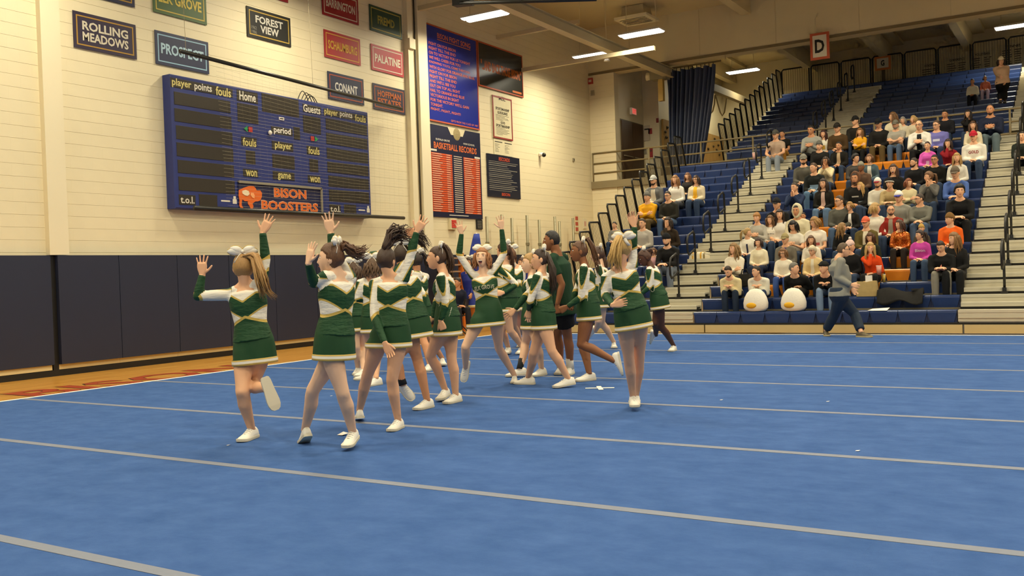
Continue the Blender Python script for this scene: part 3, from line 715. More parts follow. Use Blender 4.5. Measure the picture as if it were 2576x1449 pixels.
# ------------------------------------------------------------------ door, notices, climbing panels, curtain
DOORM = mat('door_brown', '4a3015', rough=0.5, noise=0.2, scale=3, stretch=(3, 3, 0.3))
d1 = tag(MB().box(-13.62, -13.575, 29.40, 31.30, 4.48, 6.60).build('door_1', mat('door_frame', '6d6148', rough=0.6)), 'dark brown double door on the mezzanine', 'door', kind='structure')
for a, b in ((29.45, 30.345), (30.355, 31.25)):
    lf = MB().box(-13.575, -13.555, a, b, 4.49, 6.56).build('door_leaf', DOORM, d1)
    MB().tube([(-13.53, a+0.08, 5.35), (-13.53, b-0.08, 5.35)], 0.018, n=6).build('push_bar', mat('push_bar_metal', 'a59a80', rough=0.4, metal=0.6), lf)
r = thing('exit_sign', 'lit pink red EXIT sign above the brown door', 'sign', (-13.5, 30.41, 6.8))
MB().box(-13.59, -13.50, 30.22, 30.60, 6.84, 7.08).build('housing', WHITEP, r)
MB().box(-13.50, -13.495, 30.24, 30.58, 6.86, 7.06).build('lit_face', mat('exit_face', 'e8a08a', emit=0.35, emitcol=rgb('ff8a7a')), r)
t = MB(); add_text(t, 'EXIT', (-13.492, 30.41, 6.96), EY, EZ, 0.27, 0.13, bold=0.03); t.build('lettering', mat('exit_red', 'e23a35', emit=0.5, emitcol=rgb('ff4a40')), r)
def notice(label, px, py, w, h, col, Y=31.39):
    p = on_plane(px, py, 1, Y)
    r = thing('wall_notice', label, 'notice', tuple(p)); MB().box(p[0]-w/2, p[0]+w/2, Y-0.02, Y, p[2]-h/2, p[2]+h/2).build('sheet', mat('notice_'+col, col, rough=0.6), r)
    MB().box(p[0]-w/3, p[0]+w/3, Y-0.022, Y-0.02, p[2]+h*0.2, p[2]+h*0.3).build('heading', INK, r)
notice('white notice with red edge on the narrow wall', 1627, 335, 0.24, 0.55, 'c9b9a0'); notice('red fire alarm box on the narrow wall', 1636, 330, 0.14, 0.2, 'a02a2a')
notice('red extinguisher plate low on the narrow wall', 1637, 386, 0.16, 0.36, 'a83232'); notice('grey card beside the door frame', 1623, 381, 0.12, 0.2, '9a927c'); notice('red box on the edge of the narrow wall', 1654, 303, 0.09, 0.16, '8e2a2a')
r = box_thing('red_strobe', 'red alarm strobe high on the return wall', 'alarm', (-14.46, YR-0.04, 7.93), (0.09, 0.03, 0.1), 'b03a30', [('strobe_lens', (-14.46, YR-0.075, 7.93), (0.05, 0.01, 0.04), 'd8c9b0')])
r = box_thing('wall_speaker_box', 'small grey box under the red strobe', 'wall box', (-14.40, YR-0.03, 7.52), (0.07, 0.02, 0.09), 'b3a888', [('box_lid', (-14.40, YR-0.055, 7.52), (0.05, 0.006, 0.07), '9d9376')])
CLIMB = mat('climbing_tan', 'b58f4e', rough=0.8, noise=0.15, scale=6); HOLD = mat('climbing_hold', '4a3a22', rough=0.7); REDPAD = mat('red_pad', '9c3a35', rough=0.6)
r = thing('climbing_wall', 'tan climbing panels with dark holds on the side wall', 'climbing wall', (-12.98, 34.8, 4.48))
for k in range(5):
    MB().box(-13.0, -12.93, 31.62+1.3*k, 31.62+1.3*(k+1)-0.01, 4.48, 6.78).build('climbing_panel', CLIMB, r)
for k in range(46):
    p = np.array((-12.92, 31.75+6.2*rng.random(), 5.2+1.5*rng.random())); MB().ball(p, 0.05, 0.05+0.05*rng.random(), 0.05, nu=6, nv=4).build('climbing_hold', HOLD, r)
for i, yy in enumerate((34.4, 35.6, 36.7)):
    rr = thing('crash_pad', ['red crash pad leaning beside the curtain', 'red crash pad in the middle of the climbing wall', 'red crash pad next to the upper end guards'][i], 'crash pad', (-12.8, yy, 4.48), group='red pads below the climbing wall')
    MB().rings([[(-12.8, yy-0.5, 4.49), (-12.5, yy-0.5, 4.49), (-12.5, yy+0.45, 4.49), (-12.8, yy+0.45, 4.49)], [(-12.8, yy-0.46, 5.35), (-12.62, yy-0.46, 5.35), (-12.62, yy+0.42, 5.35), (-12.8, yy+0.42, 5.35)]]).build('cover', REDPAD, rr)
    MB().box(-12.56, -12.55, yy-0.3, yy+0.28, 4.9, 4.94).build('strap', HOLD, rr)
# gathered navy divider curtain
CURT = mat('curtain_navy', '4c556e', rough=0.42, noise=0.15, scale=2)
def curtain(label, xa_t, xb_t, xa_b, xb_b, Y, zt, zb):
    r = thing('divider_curtain', label, 'curtain', ((xa_t+xb_t)/2, Y, zb))
    nx, nz = 120, 14; V = []; F = []
    for side in (0, 1):
        for j in range(nz+1):
            g = j/nz; z = zt+(zb-zt)*g
            s_ = g**1.25
            for i in range(nx+1):
                f = i/nx
                x = (xa_t+(xb_t-xa_t)*f)*(1-s_)+(xa_b+(xb_b-xa_b)*f)*s_
                am = 0.10+0.05*math.sin(5*f+1)
                V.append((x+0.02*math.sin(f*70+2*g), Y+am*math.sin(f*2*math.pi*11+0.7*math.sin(3*g))+0.05*math.sin(f*37)+0.03*side, z+(0.03*math.sin(f*40) if j == 0 else 0)))
    n1 = (nz+1)*(nx+1)
    for j in range(nz):
        for i in range(nx):
            a = j*(nx+1)+i
            F += [(a, a+nx+1, a+nx+2, a+1), (n1+a, n1+a+1, n1+a+nx+2, n1+a+nx+1)]
    mb = MB(); mb.add(V, F); mb.build('pleated_cloth', CURT, r, smooth=True)
    mb = MB()
    for i in range(12): x = xa_t+(xb_t-xa_t)*(i+0.5)/12; mb.tube([(x, Y, zt-0.02), (x, Y, zt+0.12)], 0.012, n=5)
    mb.build('hooks', BLACK, r); MB().tube([(xa_t-0.1, Y, zt+0.12), (xb_t+0.2, Y, zt+0.12)], 0.03, n=6).build('track', TANRAIL, r)
curtain('gathered navy divider curtain hanging above the mezzanine railing', -12.28, -10.55, -12.3, -11.2, 30.5, 8.16, 4.49)

# ------------------------------------------------------------------ steel beams, ducts and lamps
STEEL = mat('beam_paint', 'c9bb94', rough=0.6, noise=0.04)
bm_ = thing('roof_beam', 'long pale roof beam running toward the curtain', 'beam', (-11.75, 20, 7.7), kind='structure')
MB().box(-11.87, -11.63, 2, 29.5, 7.74, 7.76).box(-11.77, -11.73, 2, 29.5, 7.76, 8.02).box(-11.87, -11.63, 2, 29.5, 8.02, 8.04).box(-11.84, -11.80, 2, 29.5, 7.76, 8.02).build('flanges', STEEL, bm_)
for k, (yy, z) in enumerate([(19.3, 8.25), (23.2, 8.3), (24.5, 7.56)]):
    tag(MB().box(XW, -11.87 if k < 2 else -10.2, yy-0.05, yy+0.05, z-0.06, z+0.06).build('tie_beam', STEEL), ['tie beam at the top of the pilaster', 'tie beam above the dark quote board', 'thin tie beam crossing below the small lamp'][k], 'beam', kind='structure')
for k, x in enumerate((-9.0, -4.2, 0.6, 5.4)):
    tag(MB().box(x-0.15, x+0.15, -6, YR, ZC-0.45, ZC-0.01).build('roof_joist', FASCIA), ['ceiling joist over the mat beside the beam', 'ceiling joist over the middle of the mat', 'ceiling joist above the camera side', 'outermost ceiling joist'][k], 'joist', kind='structure')
r = thing('air_duct', 'square air duct with a louvred outlet hanging from the ceiling', 'duct', (-12.05, 27.5, 9.3))
MB().rings([[(-12.45+dx, 27.2+dy, 9.35) for dx, dy in ((0, 0), (0.8, 0), (0.8, 0.7), (0, 0.7))], [(-12.4+dx, 27.25+dy, 9.69) for dx, dy in ((0, 0), (0.7, 0), (0.7, 0.6), (0, 0.6))]]).build('duct_body', STEEL, r)
MB().box(-12.6, -11.5, 27.05, 28.05, 9.27, 9.35).build('outlet_frame', PILASTER, r)
for k in range(5): MB().obox((-12.05, 27.25+0.15*k, 9.26), (0.42, 0, 0), (0, 0.05, 0.02), (0, -0.002, 0.005)).build('louvre_slat', CEIL, r)
r = thing('spot_bracket', 'small white spotlight hanging below the tie beam', 'spotlight', (-12.0, 25.9, 7.3))
p = on_plane(1527, 150, 1, 26.0)
MB().tube([p+np.array((0, 0, 0.45)), p+np.array((0, 0, 0.05))], 0.035, n=8).build('stem', WHITEP, r); MB().tube([p+np.array((0, 0, 0.45)), (p[0], p[1], ZC)], 0.012, n=6).build('hanger', STEEL, r); MB().tube([p+np.array((0, 0, 0.06)), p+np.array((0, 0, -0.04))], [0.05, 0.10], n=10).build('lamp_head', WHITEP, r, smooth=True)
r = thing('basket_winch', 'dark winch rod hanging at the top of the photo', 'winch rod', (-8, 13, 8))
pa, pb = at_depth(1150, 8, 17.5), at_depth(1500, -2, 16.0)
MB().tube([pa, pb], 0.035, n=8).build('rod', BLACK, r, smooth=True); MB().obox(at_depth(1165, 5, 17.5), (0.16, 0.05, 0), (0, 0.08, 0), (0, 0, 0.07)).build('gearbox', BLACK, r)
MB().tube([pa+np.array((0, 0, 0)), pa+np.array((0, 0, 1.5))], 0.03, n=6).build('drop_rod', BLACK, r)
r = thing('projector_unit', 'grey projector and yellow post at the end of the roof beam', 'projector', (-11.9, 29.3, 7.2))
p = on_plane(1660, 190, 1, 29.3)
MB().obox(p, (0.28, 0, 0), (0, 0.2, 0), (0, 0, 0.14)).build('projector_body', mat('projector_grey', '8c8468', rough=0.5), r); MB().tube([p+np.array((-0.3, -0.02, 0)), p+np.array((-0.45, -0.02, 0.02))], [0.1, 0.14], n=10).build('lens_hood', PILASTER, r, smooth=True)
MB().box(p[0]-0.05, p[0]+0.12, 29.22, 29.38, p[2]-0.85, p[2]-0.14).build('yellow_post', mat('post_yellow', 'b89a4e', rough=0.6), r)
r = thing('gym_rope', 'pale rope looped under the beam beside the curtain', 'rope', (-11, 33, 7.5))
p0, p1, p2, p3 = (on_plane(x, y, 1, 34.0) for x, y in ((1796, 240), (1818, 291), (1825, 250), (1790, 285)))
MB().tube([on_plane(x, y, 1, 34.0) for x, y in ((1800, 238), (1806, 262), (1812, 282), (1817, 291), (1822, 283), (1825, 265), (1828, 248))], 0.03, n=6).build('loop', mat('rope_tan', 'c4b083', rough=0.9), r, smooth=True)
MB().tube([on_plane(x, y, 1, 34.0) for x, y in ((1799, 240), (1797, 262), (1793, 280), (1788, 286), (1784, 278))], 0.03, n=6).build('loop', mat('rope_tan'), r, smooth=True)
pa, pb = on_plane(1795, 222, 1, 33.0), on_plane(1863, 250, 1, 36.5)
MB().tube([on_plane(1800, 238, 1, 34.0), (pa+pb)/2-np.array((0, 0, 0.14))], 0.02, n=6).build('tie', mat('rope_tan'), r)
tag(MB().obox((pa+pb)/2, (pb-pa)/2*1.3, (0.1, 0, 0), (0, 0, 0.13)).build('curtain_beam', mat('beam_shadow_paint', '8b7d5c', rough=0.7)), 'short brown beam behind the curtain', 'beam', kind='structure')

# high bay lamps: two-tube housings on wires; the emitting panels light the hall
LAMPM = mat('lamp_panel', 'ffffff', rough=0.4, emit=6.0, emitcol=(1.0, 0.97, 0.92))
LAMPM.cycles.emission_sampling = 'NONE'
LAMPD = bpy.data.lights.new('lamp_light', 'AREA'); LAMPD.shape = 'RECTANGLE'; LAMPD.size = 1.2; LAMPD.size_y = 0.36
LAMPD.energy = LAMP_POWER; LAMPD.color = LAMP_RGB; LAMPD.spread = math.radians(165)
HOUS = mat('lamp_housing', 'cfc8b8', rough=0.5)
LAMPU = LAMPD.copy(); LAMPU.name = 'lamp_light_dimmed'; LAMPU.energy = LAMP_POWER*0.75
def lamp(x, y, z, label, wire=1.7, data=None):
    r = thing('high_bay_lamp', label, 'lamp', (x, y, z), group='high bay lamps')
    mb = MB().box(x-0.62, x+0.62, y-0.21, y+0.21, z+0.035, z+0.07).box(x-0.5, x+0.5, y-0.06, y+0.06, z+0.07, z+0.13); mb.build('housing', HOUS, r)
    for s_ in (-1, 1):
        MB().rings([[(x-0.60, y+s_*0.115-0.085, z+0.034), (x+0.60, y+s_*0.115-0.085, z+0.034), (x+0.60, y+s_*0.115+0.085, z+0.034), (x-0.60, y+s_*0.115+0.085, z+0.034)],
                    [(x-0.58, y+s_*0.115-0.06, z), (x+0.58, y+s_*0.115-0.06, z), (x+0.58, y+s_*0.115+0.06, z), (x-0.58, y+s_*0.115+0.06, z)]]).build('light_panel', LAMPM, r)
    o = bpy.data.objects.new('lamp_light', data or LAMPD); COL.objects.link(o); o.location = (x, y, z-0.012); o.parent = r; o.matrix_parent_inverse = Matrix.Translation(r.location).inverted()
    for s_ in (-0.45, 0.45):
        MB().tube([(x+s_, y, z+0.1), (x+s_*0.9, y, z+wire)], 0.008, n=4).build('wire', STEEL, r)
ZL = 7.85
lamp(-12.75, 19.8, ZL, 'high bay lamp above the blue fight song board')
lamp(-10.35, 23.95, ZL, 'high bay lamp beside the air duct outlet')
lamp(-12.55, 25.4, ZL, 'high bay lamp half hidden by the roof beam')
lamp(-11.2, 35.5, 8.85, 'high bay lamp between the curtain and the upper end guards', wire=.8, data=LAMPU)
lamp(-1.91, 34.7, 8.85, 'high bay lamp cut off by the edge of the photo', wire=.8, data=LAMPU)
NTH = ['first', 'second', 'third', 'fourth', 'fifth', 'sixth', 'seventh']
for j, y in enumerate((-2.6, 3.0, 8.6, 14.2, 19.8, 24.6)):
    for i, x in enumerate((-12.4, -7.4, -2.4, 2.6, 7.6) if y < 18 else (-5.0, 0.2, 5.4)):
        lamp(x, y, ZL if y < 18 else 8.6, 'high bay lamp above the frame, %s from the scoreboard wall in the %s overhead row' % (NTH[i], NTH[j]), wire=1.8 if y < 18 else 1.05)
# letter signs
def letter_sign(ch, label, px0, py0, px1, py1, Y, edge, pole=0):
    a, b = on_plane(px0, py0, 1, Y), on_plane(px1, py1, 1, Y)
    r = thing('letter_sign', label, 'sign', ((a[0]+b[0])/2, Y, b[2]))
    MB().box(a[0], b[0], Y, Y+0.04, b[2], a[2]).build('board', mat('sign_'+edge, edge, rough=0.5), r)
    t = 0.075*(b[0]-a[0])/0.56
    MB().box(a[0]+t, b[0]-t, Y-0.006, Y, b[2]+t, a[2]-t).build('face', mat('sign_face', 'd9d0b6', rough=0.6), r)
    m = MB(); w = (b[0]-a[0]); h = a[2]-b[2]
    add_text(m, ch, ((a[0]+b[0])/2, Y-0.009, (a[2]+b[2])/2), EX, EZ, w*(0.5 if ch == 'D' else 0.22), h*(0.5 if ch == 'D' else 0.42), bold=0.03); m.build('lettering', BLACKP, r)
    if pole > 0: MB().box((a[0]+b[0])/2-0.06, (a[0]+b[0])/2+0.06, Y+0.04, Y+0.1, b[2]-pole, a[2]).build('post', mat('sign_post', '5c4f34', rough=0.6), r)
    else:
        for s_ in (0.3,): MB().tube([(a[0]+w*s_, Y+0.02, a[2]), (a[0]+w*s_, Y+0.02, a[2]+0.45), (a[0]+w*s_, YR, a[2]+0.55)], 0.012, n=4).build('wire', STEEL, r)
letter_sign('D', 'large hanging section sign with the letter D and a red border', 2037, 86, 2087, 146, 28.8, 'c0552f')
letter_sign('G', 'small orange edged sign with the letter G on a post', 2200, 144, 2241, 173, UP_Y+UP_D*N_UP-0.18, 'd2762a', pole=0.9)
# printed lists on the back wall seen through the guards
for i, (px, py, wd) in enumerate([(2345, 178, 'FOOTBALL'), (2408, 164, 'GYMNASTICS'), (2472, 150, 'VOLLEYBALL'), (2548, 130, 'TENNIS')]):
    p = on_plane(px, py, 1, 38.28)
    r = thing('record_list', 'faded wall list of names headed %s' % wd, 'wall list', (p[0], 38.28, p[2]-0.5))
    MB().box(p[0]-0.42, p[0]+0.42, 38.26, 38.3, p[2]-0.6, p[2]+0.3).build('sheet', mat('list_sheet', 'c9bf9e', rough=0.7), r)
    m = MB(); add_text(m, wd, (p[0], 38.255, p[2]+0.2), EX, EZ, 0.5, 0.09, bold=0.02)
    for q in range(8): m.box(p[0]-0.34, p[0]-0.02-0.1*rng.random(), 38.254, 38.258, p[2]+0.05-0.08*q, p[2]+0.075-0.08*q); m.box(p[0]+0.04, p[0]+0.3-0.1*rng.random(), 38.254, 38.258, p[2]+0.05-0.08*q, p[2]+0.075-0.08*q)
    m.build('lettering', INK, r)
# ------------------------------------------------------------------ people: anatomy, clothing, hair
def unit(v):
    v = np.asarray(v, float); return v/(np.linalg.norm(v)+1e-12)
HR = unit(np.array([_r[0], _r[1], 0])); TOCAM = -unit(np.array([_f[0], _f[1], 0])); UPZ = np.array([0, 0, 1.0])
SKIN = {k: mat('skin_'+k, c, rough=0.55, noise=0.04, scale=10, spec=0.35) for k, c in dict(fair='e6b088', pale='edc09c', tan='cc9066', brown='8c5a38', dark='583522').items()}
EYEW = mat('eye_white', 'e8e2d8', rough=0.3); IRIS = mat('iris_dark', '2a1c12', rough=0.2); LIP = mat('lip_rose', 'b0605a', rough=0.5); MOUTH = mat('mouth_inside', '4a1718', rough=0.6); TEETH = mat('teeth', 'efe6d6', rough=0.3)
def hairmat(h): return mat('hair_'+h, h, rough=0.5, noise=0.35, scale=30, stretch=(6, 6, 1.2), bump=0.4)

def head_points(fem=True, nu=48, nv=36):
    u = np.arange(nu)/nu; phi = 2*np.pi*u-0.6*np.sin(2*np.pi*u)
    th = np.pi*(np.arange(1, nv))/nv
    T, Ph = np.meshgrid(th, phi, indexing='ij')
    x = 0.0745*np.sin(T)*np.sin(Ph); y = 0.095*np.sin(T)*np.cos(Ph); z = 0.117*np.cos(T)
    P = np.stack([x, y, z], -1).reshape(-1, 3)
    P = np.vstack([P, [[0, 0, -0.117], [0, 0, 0.117]]])
    return P, nu, nv
def head_shape(P, fem=True):
    P = P.copy(); x, y, z = P[:, 0], P[:, 1], P[:, 2]
    t = np.clip(-z/0.117, 0, 1)
    front = np.clip(y/0.05, 0, 1)
    x = x*(1-(0.30 if fem else 0.20)*t**1.6)
    y = np.where(y < 0, y*(1-0.42*np.clip((t-0.15)/0.85, 0, 1)), y*(1-0.05*np.clip(z/0.06, 0, 1)))
    y = y+0.040*t**2.2
    nose = 0.021*np.exp(-(x/0.0115)**2)*(np.exp(-((z+0.028)/0.014)**2)+0.45*np.exp(-((z+0.004)/0.018)**2))
    eye = -0.010*np.exp(-((np.abs(x)-0.031)/0.014)**2-((z-0.010)/0.011)**2)
    brow = (0.003 if fem else 0.006)*np.exp(-((z-0.030)/0.009)**2)*(np.abs(x) < 0.055)
    lips = 0.005*np.exp(-(x/0.02)**2)*(np.exp(-((z+0.053)/0.006)**2)+np.exp(-((z+0.066)/0.006)**2))
    chin = 0.006*np.exp(-(x/0.02)**2-((z+0.095)/0.014)**2)
    y = y+(nose+eye+brow+lips+chin)*front
    return np.stack([x, y, z], -1)
def sphere_faces(nu, nv):
    f = [(i*nu+j, (i+1)*nu+j, (i+1)*nu+(j+1) % nu, i*nu+(j+1) % nu) for i in range(nv-2) for j in range(nu)]
    m = (nv-1)*nu
    f += [(m+1, j, (j+1) % nu) for j in range(nu)]+[(m, (nv-2)*nu+(j+1) % nu, (nv-2)*nu+j) for j in range(nu)]
    return f
_HC = {}
def head_mesh(fem, lod):
    key = (fem, lod)
    if key not in _HC:
        nu, nv = ((48, 36), (28, 22))[lod]
        P, _, _ = head_points(fem, nu, nv); _HC[key] = (head_shape(P, fem), sphere_faces(nu, nv), P)
    return _HC[key]
def add_head(mb, pos, fr, fem=True, lod=0, s=1.0, laugh=False, lip=True):
    """fr rows: x (person's left... right), y (face), z (up). material slots: 0 skin 1 eye 2 iris 3 lip 4 mouth 5 teeth 6 brow"""
    V, F, _ = head_mesh(fem, lod)
    tf = lambda q: pos+(np.asarray(q)*s) @ fr
    mb.add(tf(V), F, 0)
    for sx in (-1, 1):
        mb.ball(tf((sx*0.0735, -0.010, -0.012)), 0.011*s, 0.020*s, 0.031*s, frame=fr, nu=8, nv=6, mi=0)
        ye = 0.0815
        if lod == 0 or True:
            mb.ball(tf((sx*0.031, ye-0.006, 0.008)), 0.0135*s, 0.010*s, (0.006 if laugh else 0.0078)*s, frame=fr, nu=8, nv=5, mi=1)
            mb.ball(tf((sx*0.031, ye+0.001, 0.008)), 0.0062*s, 0.004*s, 0.0062*s, frame=fr, nu=7, nv=4, mi=2)
            mb.obox(tf((sx*0.032, ye+0.007, 0.031)), fr[0]*0.017*s, fr[1]*0.003*s, fr[2]*0.0028*s, mi=6)
    if laugh:
        mb.ball(tf((0, 0.096, -0.062)), 0.024*s, 0.010*s, 0.018*s, frame=fr, nu=10, nv=6, mi=4); mb.obox(tf((0, 0.104, -0.050)), fr[0]*0.018*s, fr[1]*0.003*s, fr[2]*0.004*s, mi=5)
        mb.ball(tf((0, 0.100, -0.083)), 0.022*s, 0.007*s, 0.005*s, frame=fr, nu=8, nv=5, mi=3)
    elif lip:
        mb.ball(tf((0, 0.0945, -0.059)), 0.021*s, 0.008*s, 0.0065*s, frame=fr, nu=8, nv=5, mi=3)
def hair_line(y, style):
    ys = [-0.10, -0.05, -0.03, -0.005, 0.012, 0.03, 0.055, 0.12]
    zs = {'bob': [-.09, -.085, -.07, -.05, -.01, .035, .055, .060], 'bangs': [-.09, -.085, -.07, -.05, -.01, .02, .035, .038], 'short': [-.075, -.07, -.055, -.005, .012, .045, .066, .07],
          'thin': [-.06, -.05, -.03, .01, .03, .06, .10, .13], 'cap': [.028]*6+[.034, .036], 'beanie': [-.012, -.01, 0, .01, .022, .032, .036, .04], 'hood': [-.14, -.13, -.12, -.11, -.10, -.09, .12, .12]}.get(style, [-.08, -.078, -.06, -.03, .005, .04, .064, .068])
    return np.interp(y, ys, zs)
def add_cap(mb, pos, fr, fem, style, thick, s=1.0, lod=0, mi=0, seed=0, top=0.0):
    nu, nv = ((48, 36), (28, 22))[lod]
    _, F, P = head_mesh(fem, lod); V = head_shape(P, True)
    zb = hair_line(P[:, 1], style)
    if style == 'hood': m = (0.045-P[:, 1])/0.012
    else: m = (P[:, 2]-zb)/0.010
    S = np.clip(m+0.5, 0, 1)
    n = P/np.array([0.0745, 0.095, 0.117]); n /= np.linalg.norm(n, axis=1)[:, None]
    r2 = np.random.default_rng(seed); ph = r2.random(4)*6
    wob = 0.10*np.sin(P[:, 0]*160+ph[0])*np.sin(P[:, 2]*90+ph[1])+0.10*np.sin(P[:, 1]*130+ph[2])
    taper = np.clip(0.45+0.55*P[:, 2]/0.09, 0.35, 1) if style in ('short', 'thin') else 1.0
    off = thick*taper*S*(1+(wob if style not in ('cap', 'beanie') else 0))-0.007*(1-S)
    V = V+n*off[:, None]; V[:, 2] += top*np.clip(P[:, 2]/0.117, 0, 1)**2*S
    mb.add(pos+(V*s) @ fr, F, mi)
def add_lock(mb, pts, r0, mi=0, n=5):
    k = len(pts); rad = [r0*(0.75+0.4*math.sin(math.pi*min(1, i/(k-1)*1.3)))*(1-0.85*(i/(k-1))**2.2) for i in range(k)]
    mb.tube(pts, rad, n=n, mi=mi)
def long_hair(mb, pos, fr, L, s, seed, n=30, wave=0.012, rad=0.017, spread=1.0, front=True, mi=0):
    r2 = np.random.default_rng(seed)
    for i in range(n):
        a = (i+0.5)/n; ang = math.radians(58+244*a) if front else math.radians(85+190*a)
        rx, ry = 0.078, 0.088
        q = []
        ln = L*(0.85+0.25*r2.random())
        for k in range(7):
            t = k/6
            z = 0.05-t*(ln+0.05)
            flare = 1.0+0.10*math.sin(min(1, t*2)*math.pi/2)+0.25*t*spread
            x, y = rx*flare*math.sin(ang), ry*flare*math.cos(ang)-0.012*t
            if z < -0.10 and y > -0.02: y += 0.02*(t)
            w = wave*math.sin(6*t+i*1.7+seed)
            q.append(pos+s*(np.array((x+w, y+w*0.6, z)) @ fr))
        add_lock(mb, q, rad*s*(0.8+0.4*r2.random()), mi)
def tail_hair(mb, path, seed, n=26, width=0.05, rad=0.012, frizz=0.02, mi=0):
    """locks that follow a path of points (a pony tail), fanning out toward the tip"""
    r2 = np.random.default_rng(seed); path = [np.asarray(p, float) for p in path]
    d = np.array([np.linalg.norm(path[i+1]-path[i]) for i in range(len(path)-1)]); cs = np.concatenate([[0], np.cumsum(d)])
    def at(t):
        x = t*cs[-1]; return np.array([np.interp(x, cs, [p[k] for p in path]) for k in range(3)])
    for i in range(n):
        off = r2.normal(size=3); off -= unit(path[-1]-path[0])*(off @ unit(path[-1]-path[0])); off = unit(off)*math.sqrt(r2.random())
        ln = 0.72+0.3*r2.random(); q = []
        for k in range(8):
            t = k/7*ln
            q.append(at(min(t, 1))+off*width*(0.25+0.75*t**0.8)+r2.normal(size=3)*frizz*t*0.35)
        add_lock(mb, q, rad*(0.7+0.6*r2.random()), mi)
def add_bow(pos, fr, s, parent, white, gold, name='hair_bow'):
    """big cheer bow: loops, tails and knot; fr rows right / face / up of the head"""
    mb = MB(); mg = MB(); X, Y, Z = fr
    for sx in (-1, 1):
        for up, ln in ((0.012, 0.058), (0.046, 0.048)):
            d = unit(X*sx+Z*(up*9-0.05)); w = unit(Z-d*(Z @ d)); f3 = np.array([d, np.cross(w, d), w]); c = pos+d*ln*1.02*s
            R = []
            for t in np.linspace(0, 1, 7):
                h = (0.010+0.026*math.sin(math.pi*min(1, 0.15+t*0.85))**0.8)*s; th = (0.006+0.016*math.sin(math.pi*t))*s; q = pos+d*(0.008+ln*2*t)*s
                R.append([q+w*h*a_+f3[1]*th*b_ for a_, b_ in ((-1, 0), (-.7, .7), (0, 1), (.7, .7), (1, 0), (.7, -.7), (0, -1), (-.7, -.7))])
            mb.rings(R)
            for sg in (-1, 1):
                mg.tube([pos+d*(0.008+ln*2*t)*s+w*sg*(0.010+0.026*math.sin(math.pi*min(1, 0.15+t*0.85))**0.8)*s for t in np.linspace(0, 1, 7)], 0.0035*s, n=4)
        tip = pos+X*sx*0.06*s-Z*0.085*s-Y*0.035*s
        mb.rings([[p-X*0.018*s, p+X*0.018*s, p+X*0.018*s+Y*0.004, p-X*0.018*s+Y*0.004] for p in (pos, (pos+tip)/2-Y*0.012*s, tip)])
    mb.ball(pos+Z*0.004, 0.015*s, 0.024*s, 0.018*s, frame=fr, nu=8, nv=5)
    b = mb.build(name, white, parent, smooth=True)
    mg.build('gold_edge', gold, b)
    return b

# hands: palm, five fingers; made once per pose at fine voxels, then placed on each wrist
def raw_hand(pose):
    mb = MB()
    curl = {'open': (0.05, 0.05, 0.05), 'relaxed': (0.35, 0.5, 0.4), 'fist': (1.35, 1.5, 1.0), 'hold': (0.8, 0.8, 0.6)}[pose]
    spread = {'open': 0.20, 'relaxed': 0.07, 'fist': 0.02, 'hold': 0.04}[pose]
    # right hand, fingers along +y, palm facing +z, thumb on +x
    mb.rings([[(sx*w, y, sz*h) for sx, sz in ((-1, -.6), (-.6, -1), (.6, -1), (1, -.6), (1, .6), (.6, 1), (-.6, 1), (-1, .6))] for y, w, h in ((-0.025, .024, .019), (0.0, .026, .019), (0.03, .036, .017), (0.06, .041, .015), (0.085, .040, .0135), (0.094, .036, .010))])
    for i, (x, l) in enumerate(((0.030, .070), (0.010, .078), (-0.011, .073), (-0.030, .058))):
        p = np.array((x, 0.082, 0.0)); a = 0.0; yaw = (1.5-i)*spread; r = 0.0085 if i < 3 else 0.0074
        pts = [p-np.array((0, 0.03, 0)), p]; rad = [r, r*1.05]
        for sgm, cu in zip((0.46, 0.30, 0.24), curl):
            a += cu; dd = np.array((math.sin(yaw)*math.cos(a), math.cos(yaw)*math.cos(a), math.sin(a))); p = p+dd*l*sgm
            r *= 0.92; pts.append(p); rad.append(r)
        pts.append(p+dd*0.006); rad.append(r*0.5)
        mb.tube(pts, rad, n=8)
    th = {'open': (0.85, 0.0), 'relaxed': (0.45, 0.5), 'fist': (0.15, 1.0), 'hold': (0.4, 0.8)}[pose]
    p = np.array((0.022, 0.012, 0.002)); pts = [p]; rad = [0.013]; a = th[0]
    for l, k in ((0.034, 1.0), (0.028, 0.75), (0.022, 0.55)):
        dd = unit(np.array((math.sin(a*k+0.15), math.cos(a*k+0.15), th[1]*(1.2-k)))); p = p+dd*l; pts.append(p); rad.append(rad[-1]*0.86)
    pts.append(p+dd*0.006); rad.append(rad[-1]*0.5)
    mb.tube(pts, rad, n=8)
    return mb
